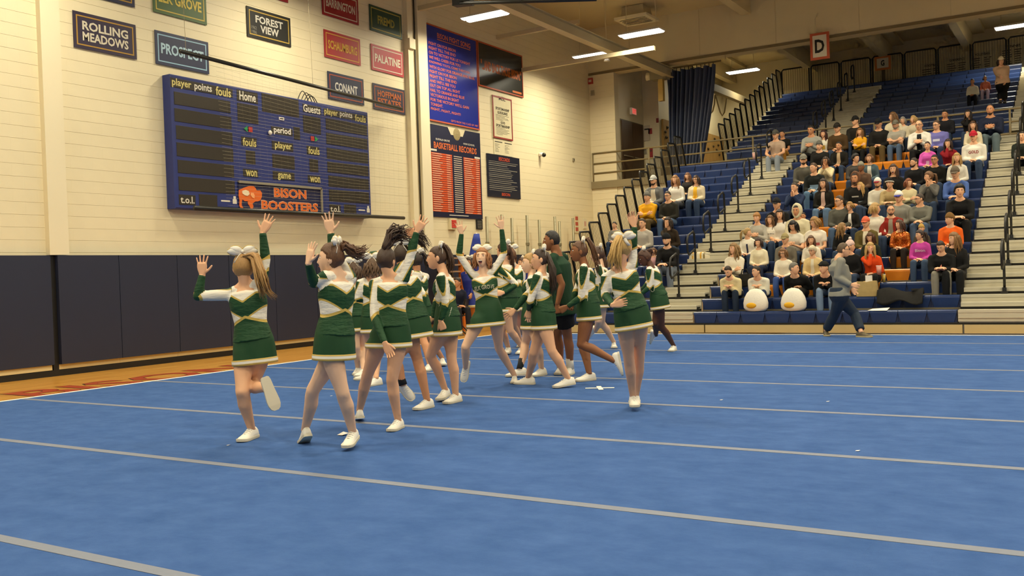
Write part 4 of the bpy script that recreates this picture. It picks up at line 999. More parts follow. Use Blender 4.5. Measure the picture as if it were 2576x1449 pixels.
# voxel union jobs, evaluated together
JOBS = []
def union_job(mb, voxel, smooth, done):
    me = mb.mesh('union', [SKIN['fair']]); ob = bpy.data.objects.new('union', me); COL.objects.link(ob)
    m = ob.modifiers.new('remesh', 'REMESH'); m.mode = 'VOXEL'; m.voxel_size = voxel
    if smooth:
        m2 = ob.modifiers.new('smooth', 'SMOOTH'); m2.factor = 0.5; m2.iterations = smooth
    JOBS.append((ob, done))
def run_jobs():
    global JOBS
    jobs, JOBS = JOBS, []
    dg = bpy.context.evaluated_depsgraph_get(); dg.update()
    res = []
    for ob, done in jobs:
        ev = ob.evaluated_get(dg); me = ev.to_mesh()
        V = np.empty(len(me.vertices)*3, np.float32); me.vertices.foreach_get('co', V)
        n = len(me.polygons); ls = np.empty(n, np.int32); me.polygons.foreach_get('loop_total', ls)
        li = np.empty(len(me.loops), np.int32); me.loops.foreach_get('vertex_index', li)
        F = []; p = 0
        if n and (ls == 4).all(): F = [tuple(q) for q in li.reshape(-1, 4).tolist()]
        else:
            for k in ls: F.append(tuple(li[p:p+k].tolist())); p += k
        ev.to_mesh_clear()
        res.append((V.reshape(-1, 3).astype(float), F, done))
    for ob, _ in jobs:
        me = ob.data; bpy.data.objects.remove(ob); bpy.data.meshes.remove(me)
    for V, F, done in res: done(V, F)
HANDS = {}
for pose in ('open', 'relaxed', 'fist', 'hold'):
    for lod, vx in ((0, 0.0044), (1, 0.0085)):
        union_job(raw_hand(pose), vx, 2, (lambda key: (lambda V, F: HANDS.__setitem__(key, (V, F))))((pose, lod)))
run_jobs()
def add_hand(mb, wrist, d, n, right, pose, lod, s=1.0, mi=0):
    d = unit(d); n = unit(n-d*(n @ d)); x = np.cross(d, n)*(1 if right else -1)
    V, F = HANDS[(pose, lod)]
    W = wrist+s*(np.outer(V[:, 0], x)+np.outer(V[:, 1], d)+np.outer(V[:, 2], n))
    mb.add(W, F if right else [tuple(reversed(q)) for q in F], mi)

# ---- skeleton to volumes
def torso_rings(J, prof, n=20):
    """prof: (t along spine 0..1.., half width, half depth, forward shift)"""
    pel, neck = J['pel'], J['neck']; U = neck-pel; L = np.linalg.norm(U); U = U/L; s = J['s']
    R = []
    for t, a, b, sh in prof:
        w = np.clip(t/0.5, 0, 1)
        r = unit(J['Rh']*(1-w)+J['Rs']*w); r = unit(r-U*(r @ U)); f = np.cross(U, r)
        c = pel+U*(t*L/0.52)+f*sh*s+J.get('bend', 0)*f*math.sin(math.pi*np.clip(t/0.52, 0, 1))
        R.append([c+s*(a*math.cos(2*math.pi*k/n)*r+b*math.sin(2*math.pi*k/n)*f) for k in range(n)])
    return R
FEM = [(-.11, .07, .07, 0), (-.08, .13, .10, 0), (-.03, .160, .115, -.012), (.04, .162, .114, -.012), (.11, .150, .104, -.004), (.19, .130, .095, 0), (.27, .140, .102, .004), (.35, .154, .116, .010), (.42, .158, .102, .004), (.47, .142, .084, 0), (.505, .092, .068, 0), (.53, .056, .057, .004)]
MAL = [(-.11, .07, .07, 0), (-.08, .13, .10, 0), (-.03, .158, .115, -.008), (.04, .160, .114, -.004), (.11, .150, .106, 0), (.19, .142, .102, .002), (.27, .152, .108, .004), (.35, .172, .116, .006), (.42, .180, .106, .002), (.47, .160, .088, 0), (.505, .10, .072, 0), (.53, .060, .060, .006)]
def grow(prof, g, wide=1.0):
    return [(t, a*wide+g, b*wide+g, sh) for t, a, b, sh in prof]
def limb(mb, a, b, c, radii, s, n=12, back=None, overshoot=0.0):
    """two-bone limb a-b-c with five radii: start, mid upper, joint, mid lower, end"""
    r0, r1, r2, r3, r4 = [q*s for q in radii]
    bk = np.zeros(3) if back is None else back
    d = unit(c-b)
    pts = [a+(a-b)*0.03, a*0.8+b*0.2, a*0.5+b*0.5, a*0.15+b*0.85, b, b*0.85+c*0.15, b*0.68+c*0.32+bk*0.012*s, b*0.35+c*0.65+bk*0.006*s, c, c+d*overshoot]
    rad = [r0, r0*0.6+r1*0.4, r1, r2*0.85+r1*0.15, r2, r2*0.8+r3*0.2, r3, r3*0.45+r4*0.55, r4, r4]
    mb.tube(pts, rad, n=n)
    mb.ball(a, r0, nu=n, nv=8); mb.ball(b, r2, nu=n, nv=8)
SHOE_ST = [(-.082, .016, .050, .030), (-.074, .028, .078, .010), (-.05, .035, .092, .0), (-.01, .037, .098, 0), (.03, .039, .088, 0), (.07, .043, .066, 0), (.115, .047, .050, 0), (.15, .044, .043, 0), (.178, .033, .036, .004), (.192, .014, .024, .010)]
def add_shoe(name, ankle, d, n, s, upper, sole, parent, laces=None, lod=0):
    d = unit(d); n = unit(n-d*(n @ d)); x = np.cross(d, n); o = ankle-n*0.088*s
    mb = MB(); R = []
    for y, w, h, z0 in SHOE_ST:
        R.append([o+s*(d*y+x*w*cx+n*(z0+(h-z0)*cz)) for cx, cz in ((-1, .18), (-.98, .42), (-.78, .75), (-.35, .98), (.35, .98), (.78, .75), (.98, .42), (1, .18), (.8, .08), (-.8, .08))])
    mb.rings(R)
    sh = mb.build(name, upper, parent, smooth=True)
    ms = MB(); R = []
    for y, w, h, z0 in SHOE_ST:
        zz = 0.0 if y < 0.14 else (y-0.14)*0.12
        R.append([o+s*(d*(y*1.02)+x*(w+.004)*cx+n*(zz+0.022*cz)) for cx, cz in ((-1, 0), (-1.03, .6), (-1, 1), (1, 1), (1.03, .6), (1, 0))])
    ms.rings(R); ms.build('sole', sole, sh)
    if laces is not None:
        ml = MB()
        for k in range(4):
            y = 0.035+0.022*k; h = 0.085-0.010*k
            ml.tube([o+s*(d*y-x*0.026+n*(h-0.010)), o+s*(d*(y+0.004)+n*(h+0.004)), o+s*(d*y+x*0.026+n*(h-0.010))], 0.0035*s, n=4)
        ml.build('laces', laces, sh)
    return sh
def limb_ik(S, px, L, mode, D=None):
    """point on the pixel's ray at bone length L from S; near, far or the closest point"""
    if isinstance(mode, float): return at_depth(*px, depth_of(S)+mode)
    r = ray(*px); o = CAM_O-S
    a, b, c = r @ r, 2*(o @ r), o @ o-L*L
    disc = b*b-4*a*c
    if disc <= 0 or mode == 'm': return CAM_O+r*(-b/(2*a))
    q = math.sqrt(disc); return CAM_O+r*((-b-q)/(2*a) if mode == 'n' else (-b+q)/(2*a))
def knee_ik(H, A, px, L1, L2):
    r = ray(*px); t0 = depth_of((H+A)/2); best = None
    for t in np.linspace(t0-0.6, t0+0.6, 121):
        K = CAM_O+r*t; e = (np.linalg.norm(K-H)-L1)**2+(np.linalg.norm(K-A)-L2)**2
        if best is None or e < best[0]: best = (e, K)
    return best[1]
def facing(yaw, pitch=0.0):
    y = math.radians(yaw); p = math.radians(pitch)
    return unit((math.cos(y)*TOCAM-math.sin(y)*HR)*math.cos(p)+UPZ*math.sin(p))
def head_frame(yaw, pitch=0.0, roll=0.0):
    Y = facing(yaw, pitch); X = unit(np.cross(Y, UPZ)); Z = np.cross(X, Y)
    if roll:
        c, s = math.cos(math.radians(roll)), math.sin(math.radians(roll)); X, Z = c*X+s*Z, -s*X+c*Z
    return np.array([X, Y, Z])          # X = person's right
BONE = dict(ua=0.285, fa=0.245, th=0.415, sh=0.405)
def px_skeleton(sp):
    """joints of a standing / moving figure from where they show in the photo and the ground its foot touches"""
    g = on_plane(*sp['foot'], 2, sp.get('z', ZM)); D0 = depth_of(g)+sp.get('dz', 0)
    J = {'ground': g}
    pel, neck = at_depth(*sp['pel'], D0), at_depth(*sp['neck'], D0+sp.get('lean', 0))
    s = sp.get('s') or float(np.clip(np.linalg.norm(neck-pel)/0.50, 0.92, 1.10)); J['s'] = s
    U = unit(neck-pel)
    def fr(yaw):
        F = facing(yaw); F = unit(F-U*(F @ U)); return np.cross(F, U), F
    J['Rs'], J['Fs'] = fr(sp['yaw']); J['Rh'], J['Fh'] = fr(sp.get('hipyaw', sp['yaw']))
    J['pel'], J['neck'], J['U'] = pel, neck, U
    male = sp.get('male', False); sw = 0.19 if male else 0.165
    for sd, k in (('R', 1), ('L', -1)):
        e, w, me, mw = sp['arm'+sd][:4]
        up = 0.045 if w[1] < sp['neck'][1]-25 and e[1] < sp['neck'][1]+15 else 0.0
        J['sh'+sd] = neck-U*(0.045-up)*s+J['Rs']*k*(sw-up*0.6)*s
        J['el'+sd] = limb_ik(J['sh'+sd], e, BONE['ua']*s, me); J['wr'+sd] = limb_ik(J['el'+sd], w, BONE['fa']*s, mw)
        hp = sp['arm'+sd][4] if len(sp['arm'+sd]) > 4 else None
        J['hd'+sd] = unit(limb_ik(J['wr'+sd], hp, 0.10*s, 'm')-J['wr'+sd]) if hp else unit(J['wr'+sd]-J['el'+sd])
        H = J['hip'+sd] = pel+J['Rh']*k*0.085*s-U*0.02*s
        kp, ap, mode, toe = sp['leg'+sd][:4]
        if mode == 'g':
            lift = sp['leg'+sd][4] if len(sp['leg'+sd]) > 4 else 0.0
            A = on_plane(*ap, 2, sp.get('z', ZM)+0.094*s+lift)
            K = knee_ik(H, A, kp, BONE['th']*s, BONE['sh']*s)
            tp = on_plane(*toe, 2, sp.get('z', ZM)+0.02); d = tp-(A-UPZ*(0.088*s+lift)); d[2] = -lift*0.9/0.18*0.18 if lift else 0
            d = unit(d if np.linalg.norm(d[:2]) > 0.04 else J['Fh'])
            nrm = UPZ
        else:
            K = limb_ik(H, kp, BONE['th']*s, mode[0]); A = limb_ik(K, ap, BONE['sh']*s, mode[1])
            d = unit(limb_ik(A, toe, 0.20*s, mode[2] if len(mode) > 2 else 'm')-A); nrm = unit(K-A)
            if abs(nrm @ d) > 0.9: nrm = J['Fh']*(-1)
        J['kn'+sd], J['an'+sd], J['td'+sd], J['tn'+sd] = K, A, d, nrm
    hc = limb_ik(neck, sp['head'], 0.165*s, 'm')
    J['head'] = hc; J['hf'] = head_frame(sp.get('hyaw', sp['yaw']), sp.get('hpitch', 0), sp.get('hroll', 0))
    return J
def finish(name, V, F, mats, parent, smooth=True, attrs=None):
    me = bpy.data.meshes.new(name); me.from_pydata(np.asarray(V).tolist(), [], F)
    for m in (mats if isinstance(mats, (list, tuple)) else [mats]): me.materials.append(m)
    if smooth: me.polygons.foreach_set('use_smooth', [True]*len(F))
    for nm, arr in (attrs or {}).items():
        a = me.attributes.new(nm, 'FLOAT_VECTOR', 'POINT'); a.data.foreach_set('vector', np.asarray(arr, np.float32).ravel())
    return place(name, me, parent)
def person(label, ground, group=None):
    me = bpy.data.meshes.new('person'); o = bpy.data.objects.new('person', me); COL.objects.link(o)
    o.location = Vector(ground); return tag(o, label, 'person', group)
def set_body(o, mb, skin, hairm, bodyF):
    V = np.concatenate(mb.v)-np.array(o.location)
    me = o.data; me.from_pydata(V.tolist(), [], mb.f)
    for m in (skin, EYEW, IRIS, LIP, MOUTH, TEETH, hairm): me.materials.append(m)
    me.polygons.foreach_set('material_index', mb.m); me.polygons.foreach_set('use_smooth', [True]*len(mb.f)); me.update()
FARM = (.048, .044, .037, .037, .027); FLEG = (.096, .087, .059, .061, .037)
MARM = (.054, .050, .043, .042, .031); MLEG = (.090, .082, .060, .060, .040)
def body_volume(J, fem, lod, thin=0.0, bare_arms=False, wide=1.0):
    """the body itself; where clothes cover it, it is kept a little slimmer than the cloth"""
    mb = MB(); s = J['s']
    mb.rings(torso_rings(J, grow(FEM if fem else MAL, -thin, 1.0 if fem else 1.0)))
    nr = (.055 if fem else .062)
    up = J['hf'][2]
    mb.tube([J['neck']-J['U']*0.05*s, J['neck']+J['U']*0.02*s, J['head']-up*0.06*s-J['hf'][1]*0.02*s, J['head']-J['hf'][1]*0.012*s], [nr*s*1.15, nr*s, nr*s, nr*s*0.95], n=12)
    A = FARM if fem else MARM; Lg = FLEG if fem else MLEG
    for sd in 'RL':
        mb.tube([J['neck']+J['U']*0.045*s, J['neck']*0.45+J['sh'+sd]*0.55+J['U']*0.012*s, J['sh'+sd]], [.034*s, .040*s, .040*s], n=10)      # trapezius
        ta = 0 if bare_arms else thin*0.8
        limb(mb, J['sh'+sd], J['el'+sd], J['wr'+sd], [q-ta if i < 4 else q for i, q in enumerate(A)], s, overshoot=0.012)
        limb(mb, J['hip'+sd], J['kn'+sd], J['an'+sd], Lg, s, back=-unit(J['Fh']-unit(J['an'+sd]-J['kn'+sd])*(J['Fh'] @ unit(J['an'+sd]-J['kn'+sd]))), overshoot=0.03)
    return mb
def hand_normal(J, sd, mode):
    if mode == 'cam': return TOCAM
    if mode == 'away': return -TOCAM
    if mode == 'down': return -UPZ
    if mode == 'back': return -J['Fs']
    return (J['Rs'] if sd == 'L' else -J['Rs'])

# ---- the green, white and gold uniform: its panels are cut by height on the body, sideways reach and place along the sleeve
def uniform_material():
    m = bpy.data.materials.new('uniform_knit'); m.use_nodes = True
    nt = m.node_tree; N = nt.nodes; L = nt.links; b = N['Principled BSDF']
    b.inputs['Roughness'].default_value = 0.62; b.inputs['Specular IOR Level'].default_value = 0.3
    def attr(nm):
        a = N.new('ShaderNodeAttribute'); a.attribute_name = nm; s = N.new('ShaderNodeSeparateXYZ'); L.new(a.outputs['Vector'], s.inputs[0]); return s.outputs
    A, B = attr('sleeve'), attr('bodice')
    def mth(op, a, b=None, c=None):
        n = N.new('ShaderNodeMath'); n.operation = op
        for i, v in enumerate((a, b, c)):
            if v is None: continue
            if isinstance(v, (int, float)): n.inputs[i].default_value = v
            else: L.new(v, n.inputs[i])
        return n.outputs[0]
    gt = lambda a, b: mth('GREATER_THAN', a, b); lt = lambda a, b: mth('LESS_THAN', a, b)
    AND = lambda *q: q[0] if len(q) == 1 else mth('MULTIPLY', q[0], AND(*q[1:])); OR = lambda *q: q[0] if len(q) == 1 else mth('MAXIMUM', q[0], OR(*q[1:])); NOT = lambda q: mth('SUBTRACT', 1.0, q)
    a, w, arm = A[0], A[1], A[2]           # along sleeve (0 shoulder, 1 elbow, 2 wrist), outward side, on-arm flag
    h, lat, _ = B[0], B[1], B[2]           # height above the hips in metres, |sideways|
    isarm = gt(arm, 0.5)
    # bodice
    Lo = mth('MULTIPLY_ADD', lat, -0.42, 0.245); Up = mth('MULTIPLY_ADD', lat, 0.62, 0.222)
    dL, dU = mth('ABSOLUTE', mth('SUBTRACT', h, Lo)), mth('ABSOLUTE', mth('SUBTRACT', h, Up))
    side = gt(lat, 0.03)
    wedge = AND(gt(h, Lo), lt(h, Up), side)
    goldb = OR(lt(dL, 0.013), AND(lt(dU, 0.008), side))
    E1 = mth('MINIMUM', mth('MULTIPLY_ADD', lat, 0.62, 0.385), 0.455)
    yoke = gt(h, E1); goldy = lt(mth('ABSOLUTE', mth('SUBTRACT', h, E1)), 0.009)
    # sleeve
    tear = AND(gt(w, mth('MULTIPLY_ADD', a, 1.15, 0.22)), lt(a, 0.75))
    tearE = AND(lt(mth('ABSOLUTE', mth('SUBTRACT', w, mth('MULTIPLY_ADD', a, 1.15, 0.22))), 0.10), lt(a, 0.72))
    elb = mth('MULTIPLY_ADD', w, 0.10, 1.0)
    fore = gt(a, elb); goldE = lt(mth('ABSOLUTE', mth('SUBTRACT', a, elb)), 0.055)
    white = OR(AND(NOT(isarm), OR(wedge, yoke)), AND(isarm, NOT(fore), NOT(tear)))
    gold = OR(AND(NOT(isarm), OR(goldb, goldy)), AND(isarm, OR(goldE, tearE)))
    tc = N.new('ShaderNodeTexCoord'); nz = N.new('ShaderNodeTexNoise'); nz.inputs['Scale'].default_value = 9; L.new(tc.outputs['Object'], nz.inputs['Vector'])
    def mix(f, c1, c2):
        n = N.new('ShaderNodeMix'); n.data_type = 'RGBA'
        L.new(f, n.inputs[0])
        for i, c in ((6, c1), (7, c2)):
            if isinstance(c, tuple): n.inputs[i].default_value = (*c, 1)
            else: L.new(c, n.inputs[i])
        return n.outputs[2]
    green = mix(nz.outputs['Fac'], rgb('15391c'), rgb('224c2b'))
    c = mix(white, green, rgb('e9e2d2')); c = mix(gold, c, rgb('c9aa55'))
    L.new(c, b.inputs['Base Color'])
    bp = N.new('ShaderNodeBump'); bp.inputs['Strength'].default_value = 0.5; bp.inputs['Distance'].default_value = 0.02
    n2 = N.new('ShaderNodeTexNoise'); n2.inputs['Scale'].default_value = 14; n2.inputs['Detail'].default_value = 3
    mp = N.new('ShaderNodeMapping'); mp.inputs['Scale'].default_value = (0.8, 0.8, 2.6); L.new(tc.outputs['Object'], mp.inputs['Vector']); L.new(mp.outputs['Vector'], n2.inputs['Vector'])
    L.new(n2.outputs['Fac'], bp.inputs['Height']); L.new(bp.outputs['Normal'], b.inputs['Normal'])
    return m
UNIF = uniform_material()
UGREEN = mat('uniform_green', '1b4223', rough=0.62, noise=0.12, scale=9, bump=0.3, spec=0.3)
UGOLD = mat('uniform_gold', 'c9aa55', rough=0.45, noise=0.1, scale=30); UWHITE = mat('uniform_white', 'ece6d8', rough=0.6)
SHOEW = mat('sneaker_white', 'e9e4d6', rough=0.6, noise=0.04); SOLEW = mat('sneaker_sole', 'cfc7b0', rough=0.7); LACE = mat('lace_white', 'f2efe6', rough=0.7)
def uniform_attrs(V, J):
    s = J['s']; U = J['U']; d = V-J['pel']
    h = d @ U/s*(0.52/(np.linalg.norm(J['neck']-J['pel'])/s)); w = np.clip(h/0.5, 0, 1)[:, None]
    r = J['Rh']*(1-w)+J['Rs']*w
    lat = np.abs(np.einsum('ij,ij->i', d, r))/s
    a = np.full(len(V), -1.0); wo = np.zeros(len(V)); arm = np.zeros(len(V))
    best = np.full(len(V), 1e9)
    for sd, k in (('R', 1), ('L', -1)):
        S, E, W = J['sh'+sd], J['el'+sd], J['wr'+sd]
        for p, q, base in ((S, E, 0.0), (E, W, 1.0)):
            ax = q-p; Ln = np.linalg.norm(ax); ax = ax/Ln
            t = (V-p) @ ax/Ln; tc_ = np.clip(t, -0.12 if base == 0 else 0, 1.08)
            rad = V-(p+np.outer(tc_*Ln, ax)); dist = np.linalg.norm(rad, axis=1)
            ok = (dist < 0.082*s) & (dist < best) & (t > (-0.10 if base == 0 else -0.05))
            ref = J['Rs']*k*0.8+U*0.6; ref = ref-ax*(ref @ ax); ref = unit(ref) if np.linalg.norm(ref) > 0.15 else unit(U-ax*(U @ ax))
            a[ok] = base+np.clip(t[ok], -0.2, 1.1); arm[ok] = 1; best[ok] = dist[ok]
            wo[ok] = (rad[ok]/(dist[ok][:, None]+1e-9)) @ ref
    # keep the chest from being read as sleeve when an arm hangs beside it
    inside = (lat < 0.115) & (h > -0.05) & (h < 0.44); arm[inside & (best > 0.052*s)] = 0
    return {'sleeve': np.stack([a, wo, arm], 1), 'bodice': np.stack([h, lat, np.zeros(len(V))], 1)}
def add_skirt(o, J, green=None, hem=None, trim=None, L0=0.155, L1=-0.185, name='skirt'):
    s = J['s']; U = J['U']; dn = unit(-U*0.6-UPZ*0.4); R = unit(J['Rh']-dn*(J['Rh'] @ dn)); F = np.cross(R, dn)*1.0; F = unit(np.cross(dn, R))*1.0
    n = 44; st = []
    for k in range(11): h = L0+(L1-L0)*k/10; st.append(h)
    base = [(.155, .146, .112), (.11, .160, .124), (.05, .176, .138), (-.04, .190, .150), (-.12, .194, .154), (-.26, .198, .160)]
    bh = [-q[0] for q in base]
    rings = []
    for h in st:
        a = np.interp(-h, bh, [q[1] for q in base])*s; b = np.interp(-h, bh, [q[2] for q in base])*s
        c0 = J['pel']+dn*(-h)*s-F*0.006
        pts = []
        for k in range(n):
            th = 2*math.pi*k/n; e = R*math.cos(th)+F*math.sin(th)
            r = 1/math.sqrt((math.cos(th)/a)**2+(math.sin(th)/b)**2)
            if h < 0.02:
                for sd in 'RL':
                    H, K = J['hip'+sd], J['kn'+sd]; ax = unit(K-H); den = ax @ dn
                    for f in (0.0, 0.1, 0.2, 0.3, 0.4, 0.5):
                        Pq = H+(K-H)*f; dz_ = (Pq-c0) @ dn
                        if abs(dz_) < 0.06: r = max(r, (Pq-c0) @ e+(0.098-0.02*f)*s)
            r *= 1+0.012*math.sin(th*7+1.3)*max(0, -h)/0.2
            pts.append(c0+e*r)
        # light smoothing round the ring
        P_ = np.array(pts); P_ = 0.5*P_+0.25*np.roll(P_, 1, 0)+0.25*np.roll(P_, -1, 0)
        rings.append(P_)
    mb = MB()
    allr = rings+[r_+(c-r_)*0.02 for r_, c in zip(rings[::-1], [r_.mean(0) for r_ in rings[::-1]])]
    mb.rings([q for q in allr]+[allr[0]], 0, cap=False)
    sk = mb.build(name, green or UGREEN, o, smooth=True)
    hb = MB(); c = rings[-1].mean(0)
    def lift(r_, f, q): return c+(r_-c)*f-dn*q
    hb.rings([lift(rings[-1], 1.006, 0.048*s), lift(rings[-1], 1.022, 0.044*s), lift(rings[-1], 1.024, 0.036*s)], 1, cap=False)
    hb.rings([lift(rings[-1], 1.024, 0.036*s), lift(rings[-1], 1.026, 0.014*s)], 0, cap=False)
    hb.rings([lift(rings[-1], 1.026, 0.014*s), lift(rings[-1], 1.026, 0.0), lift(rings[-1], 0.99, -0.004)], 1, cap=False)
    hb.build('hem_band', [hem or UWHITE, trim or UGOLD], sk, smooth=True)
    return sk, dn
def cheerleader(sp):
    J = px_skeleton(sp); s = J['s']; lod = sp.get('lod', 0)
    skin = SKIN[sp.get('skin', 'fair')]; hm = hairmat(sp['hair'])
    o = person(sp['label'], J['ground'], sp.get('group', 'cheerleaders in green on the mat'))
    # body
    mb = body_volume(J, True, lod, thin=0.012)
    def body_done(V, F):
        m = MB(); m.add(V, F, 0)
        add_head(m, J['head'], J['hf'], True, lod, s*1.05, laugh=sp.get('laugh', False))
        for sd in 'RL':
            a = sp['arm'+sd]; pose = a[5] if len(a) > 5 else 'relaxed'; nm = a[6] if len(a) > 6 else 'in'
            add_hand(m, J['wr'+sd]+J['hd'+sd]*0.012, J['hd'+sd], hand_normal(J, sd, nm), sd == 'R', pose, lod, s*0.98)
        set_body(o, m, skin, hm, F)
    union_job(mb, 0.0125 if lod == 0 else 0.018, 3, body_done)
    # uniform top
    tb = MB()
    prof = [(.02, .180, .140, -.010)]+[q for q in grow(FEM, .010, 1.04) if .06 < q[0] < .48]+[(.478, .112, .076, 0), (.492, .070, .062, 0)]
    prof[1] = (.11, .165, .120, -.004)
    tb.rings(torso_rings(J, prof, n=24))
    for sd in 'RL':
        tb.tube([J['neck']-J['U']*0.012*s+(J['sh'+sd]-J['neck'])*0.28, J['neck']*0.4+J['sh'+sd]*0.6+J['U']*0.010*s, J['sh'+sd]], [.040*s, .047*s, .052*s], n=10)
        limb(tb, J['sh'+sd], J['el'+sd], J['wr'+sd]-J['hd'+sd]*0.0, (.056, .050, .044, .043, .031), s, n=14)
    def top_done(V, F):
        t = finish('uniform_top', V, F, colour if colour else UNIF, o, attrs=uniform_attrs(V, J))
        if sp.get('lettering'): chest_text(t, V, F, J, sp['lettering'], mat('letter_cream', 'c8bfa0', rough=0.6))
    colour = sp.get('top_mat')
    union_job(tb, 0.0095 if lod == 0 else 0.014, 3, top_done)
    add_skirt(o, J, **sp.get('skirt', {}))
    # briefs under the skirt
    bf = MB(); bf.rings(torso_rings(J, [(-.135, .055, .06, 0), (-.11, .10, .09, 0), (-.06, .150, .112, -.012), (.0, .154, .112, -.012), (.03, .150, .108, -.01)]))
    bf.build('briefs', mat('briefs_dark', '10180f', rough=0.7), o, smooth=True)
    for sd in 'RL':
        add_shoe('sneaker', J['an'+sd], J['td'+sd], J['tn'+sd], s*1.08, SHOEW, SOLEW, o, LACE, lod)
        ax = unit(J['kn'+sd]-J['an'+sd])
        sock = sp.get('sock', {}).get(sd)
        if sock:
            MB().tube([J['an'+sd]-ax*0.02, J['an'+sd]+ax*0.06, J['an'+sd]+ax*0.13], [.045*s, .042*s, .046*s], n=12).build('ankle_brace', mat('brace_black', '151513', rough=0.8), o, smooth=True)
    # hair and bow
    fr = J['hf']; pos = J['head']; hb = MB(); sd_ = sp.get('seed', 1); bs = s; s = s*1.05
    add_cap(hb, pos, fr, True, sp.get('hairline', 'bob'), sp.get('hairthick', 0.013), s, 0, seed=sd_)
    base = pos+s*(np.array(sp.get('tail_base', (0, -0.075, 0.075))) @ fr)
    D = depth_of(pos)
    if sp.get('tail'):
        path = [base]+[at_depth(x, y, D+dz) for x, y, dz in sp['tail']]
        tail_hair(hb, path, sd_, n=sp.get('tail_n', 40), width=sp.get('tail_w', 0.06), rad=sp.get('tail_r', 0.011), frizz=sp.get('frizz', 0.02))
    if sp.get('loose'): long_hair(hb, pos, fr, sp['loose'], s, sd_, n=34, wave=0.015)
    hb.build('hair', hm, o, smooth=True)
    if sp.get('bow', True):
        bp = pos+s*(np.array(sp.get('bow_at', (0, -0.045, 0.128))) @ fr); bf_ = head_frame(sp.get('bow_yaw', sp.get('hyaw', sp['yaw'])), 10)
        add_bow(bp, bf_, s*sp.get('bow_s', 1.0), o, UWHITE, UGOLD)
    return o, J
def chest_text(top, V, F, J, body, m, w=0.26, h=0.055, t=0.33, arc=0.012, name='chest_lettering'):
    """lettering laid on the chest by casting each point onto the cloth"""
    v, f = text_verts(body, 0.02)
    lo, hi = v.min(0), v.max(0); q = v-(lo+hi)/2
    s = J['s']; Ux = -J['Rs']; c = J['pel']+J['U']*np.linalg.norm(J['neck']-J['pel'])*t/0.52
    u_ = q[:, 0]/(hi[0]-lo[0]); bvh = BVHTree.FromPolygons([Vector(p) for p in V], F)
    out = []
    for a, b in zip(u_, q[:, 1]/(hi[1]-lo[1])):
        p = c+Ux*a*w*s+J['U']*(b*h+arc*(1-4*a*a))*s
        hit = bvh.ray_cast(Vector(p+J['Fs']*0.5), Vector(-J['Fs']))
        out.append(np.array(hit[0])+J['Fs']*0.004 if hit[0] else p+J['Fs']*0.12*s)
    mm = MB(); mm.add(out, f); return mm.build(name, m, top)
# ------------------------------------------------------------------ the cheerleaders (joints where the photo shows them)
GREEN_SQUAD = []
def ch(**sp): GREEN_SQUAD.append(sp)
ch(label='cheerleader with straight blonde ponytail seen from behind, one knee bent, both arms up', foot=(630, 1105), yaw=186, hyaw=165, neck=(618, 722), pel=(638, 862), head=(612, 672), hair='a9804a', skin='fair', seed=3,
   armL=((498, 745), (509, 692), 'm', 'm', (508, 660), 'open', 'away'), armR=((668, 652), (661, 586), 'm', 'm', (672, 562), 'open', 'away'),
   legL=((609, 985), (632, 1076), 'g', (606, 1106)), legR=((634, 972), (668, 976), 'fnm', (688, 1030)),
   tail=[(640, 640, -.05), (655, 690, -.13), (668, 740, -.12), (690, 755, -.10)], tail_w=.075, tail_n=60, tail_base=(0, -.07, .085))
ch(label='striding cheerleader with brown hair flying back and one palm pushed forward', foot=(868, 1136), yaw=128, hyaw=96, neck=(850, 698), pel=(843, 848), head=(834, 650), hair='5b3a20', skin='pale', seed=5,
   armL=((789, 712), (776, 662), 'm', 'n', (782, 632), 'open', 'in'), armR=((838, 632), (832, 586), 'f', 'm', (826, 552), 'open', 'cam'),
   legL=((862, 988), (886, 1082), 'g', (858, 1136), .05), legR=((787, 982), (768, 1078), 'g', (764, 1107), .04),
   tail=[(862, 615, 0), (880, 630, .03), (905, 640, .06), (925, 628, .08)], tail_w=.07, tail_n=60, frizz=.05, tail_base=(0, -.085, .05))
ch(label='cheerleader seen from behind with dark hair whipping upward, hand low behind her skirt', foot=(998, 1083), yaw=188, hyaw=200, neck=(982, 702), pel=(985, 826), head=(972, 655), hair='3a2414', skin='fair', seed=8,
   armL=((942, 796), (968, 862), -.10, -.16, (982, 890), 'relaxed', 'cam'), armR=((1036, 632), (1048, 584), 'm', 'm', (1062, 560), 'open', 'away'),
   legR=((986, 956), (1001, 1054), 'g', (982, 1080)), legL=((924, 944), (905, 1030), 'g', (903, 1048), .03),
   tail=[(975, 612, -.02), (985, 592, 0), (1000, 585, .03), (1035, 590, .05)], tail_w=.09, tail_n=70, frizz=.07, tail_base=(0, -.05, .10), bow=False)
ch(label='cheerleader half hidden behind the dark haired one, wearing a black ankle brace', foot=(1060, 1030), yaw=150, hyaw=185, neck=(1016, 690), pel=(1040, 806), head=(1010, 642), hair='3c2a18', skin='tan', seed=9,
   armL=((1036, 645), (1034, 600), 'n', 'm', (1031, 585), 'fist', 'away'), armR=((990, 720), (975, 760), 'f', 'm', (970, 770), 'relaxed', 'in'),
   legL=((1050, 904), (1074, 1004), 'g', (1042, 1028)), legR=((995, 905), (1013, 964), 'fmm', (1040, 998)), sock={'R': 1},
   tail=[(1020, 590, .0), (1045, 588, .05), (1065, 605, .08), (1080, 625, .08)], tail_w=.08, tail_n=60, frizz=.06, tail_base=(0, -.05, .10))
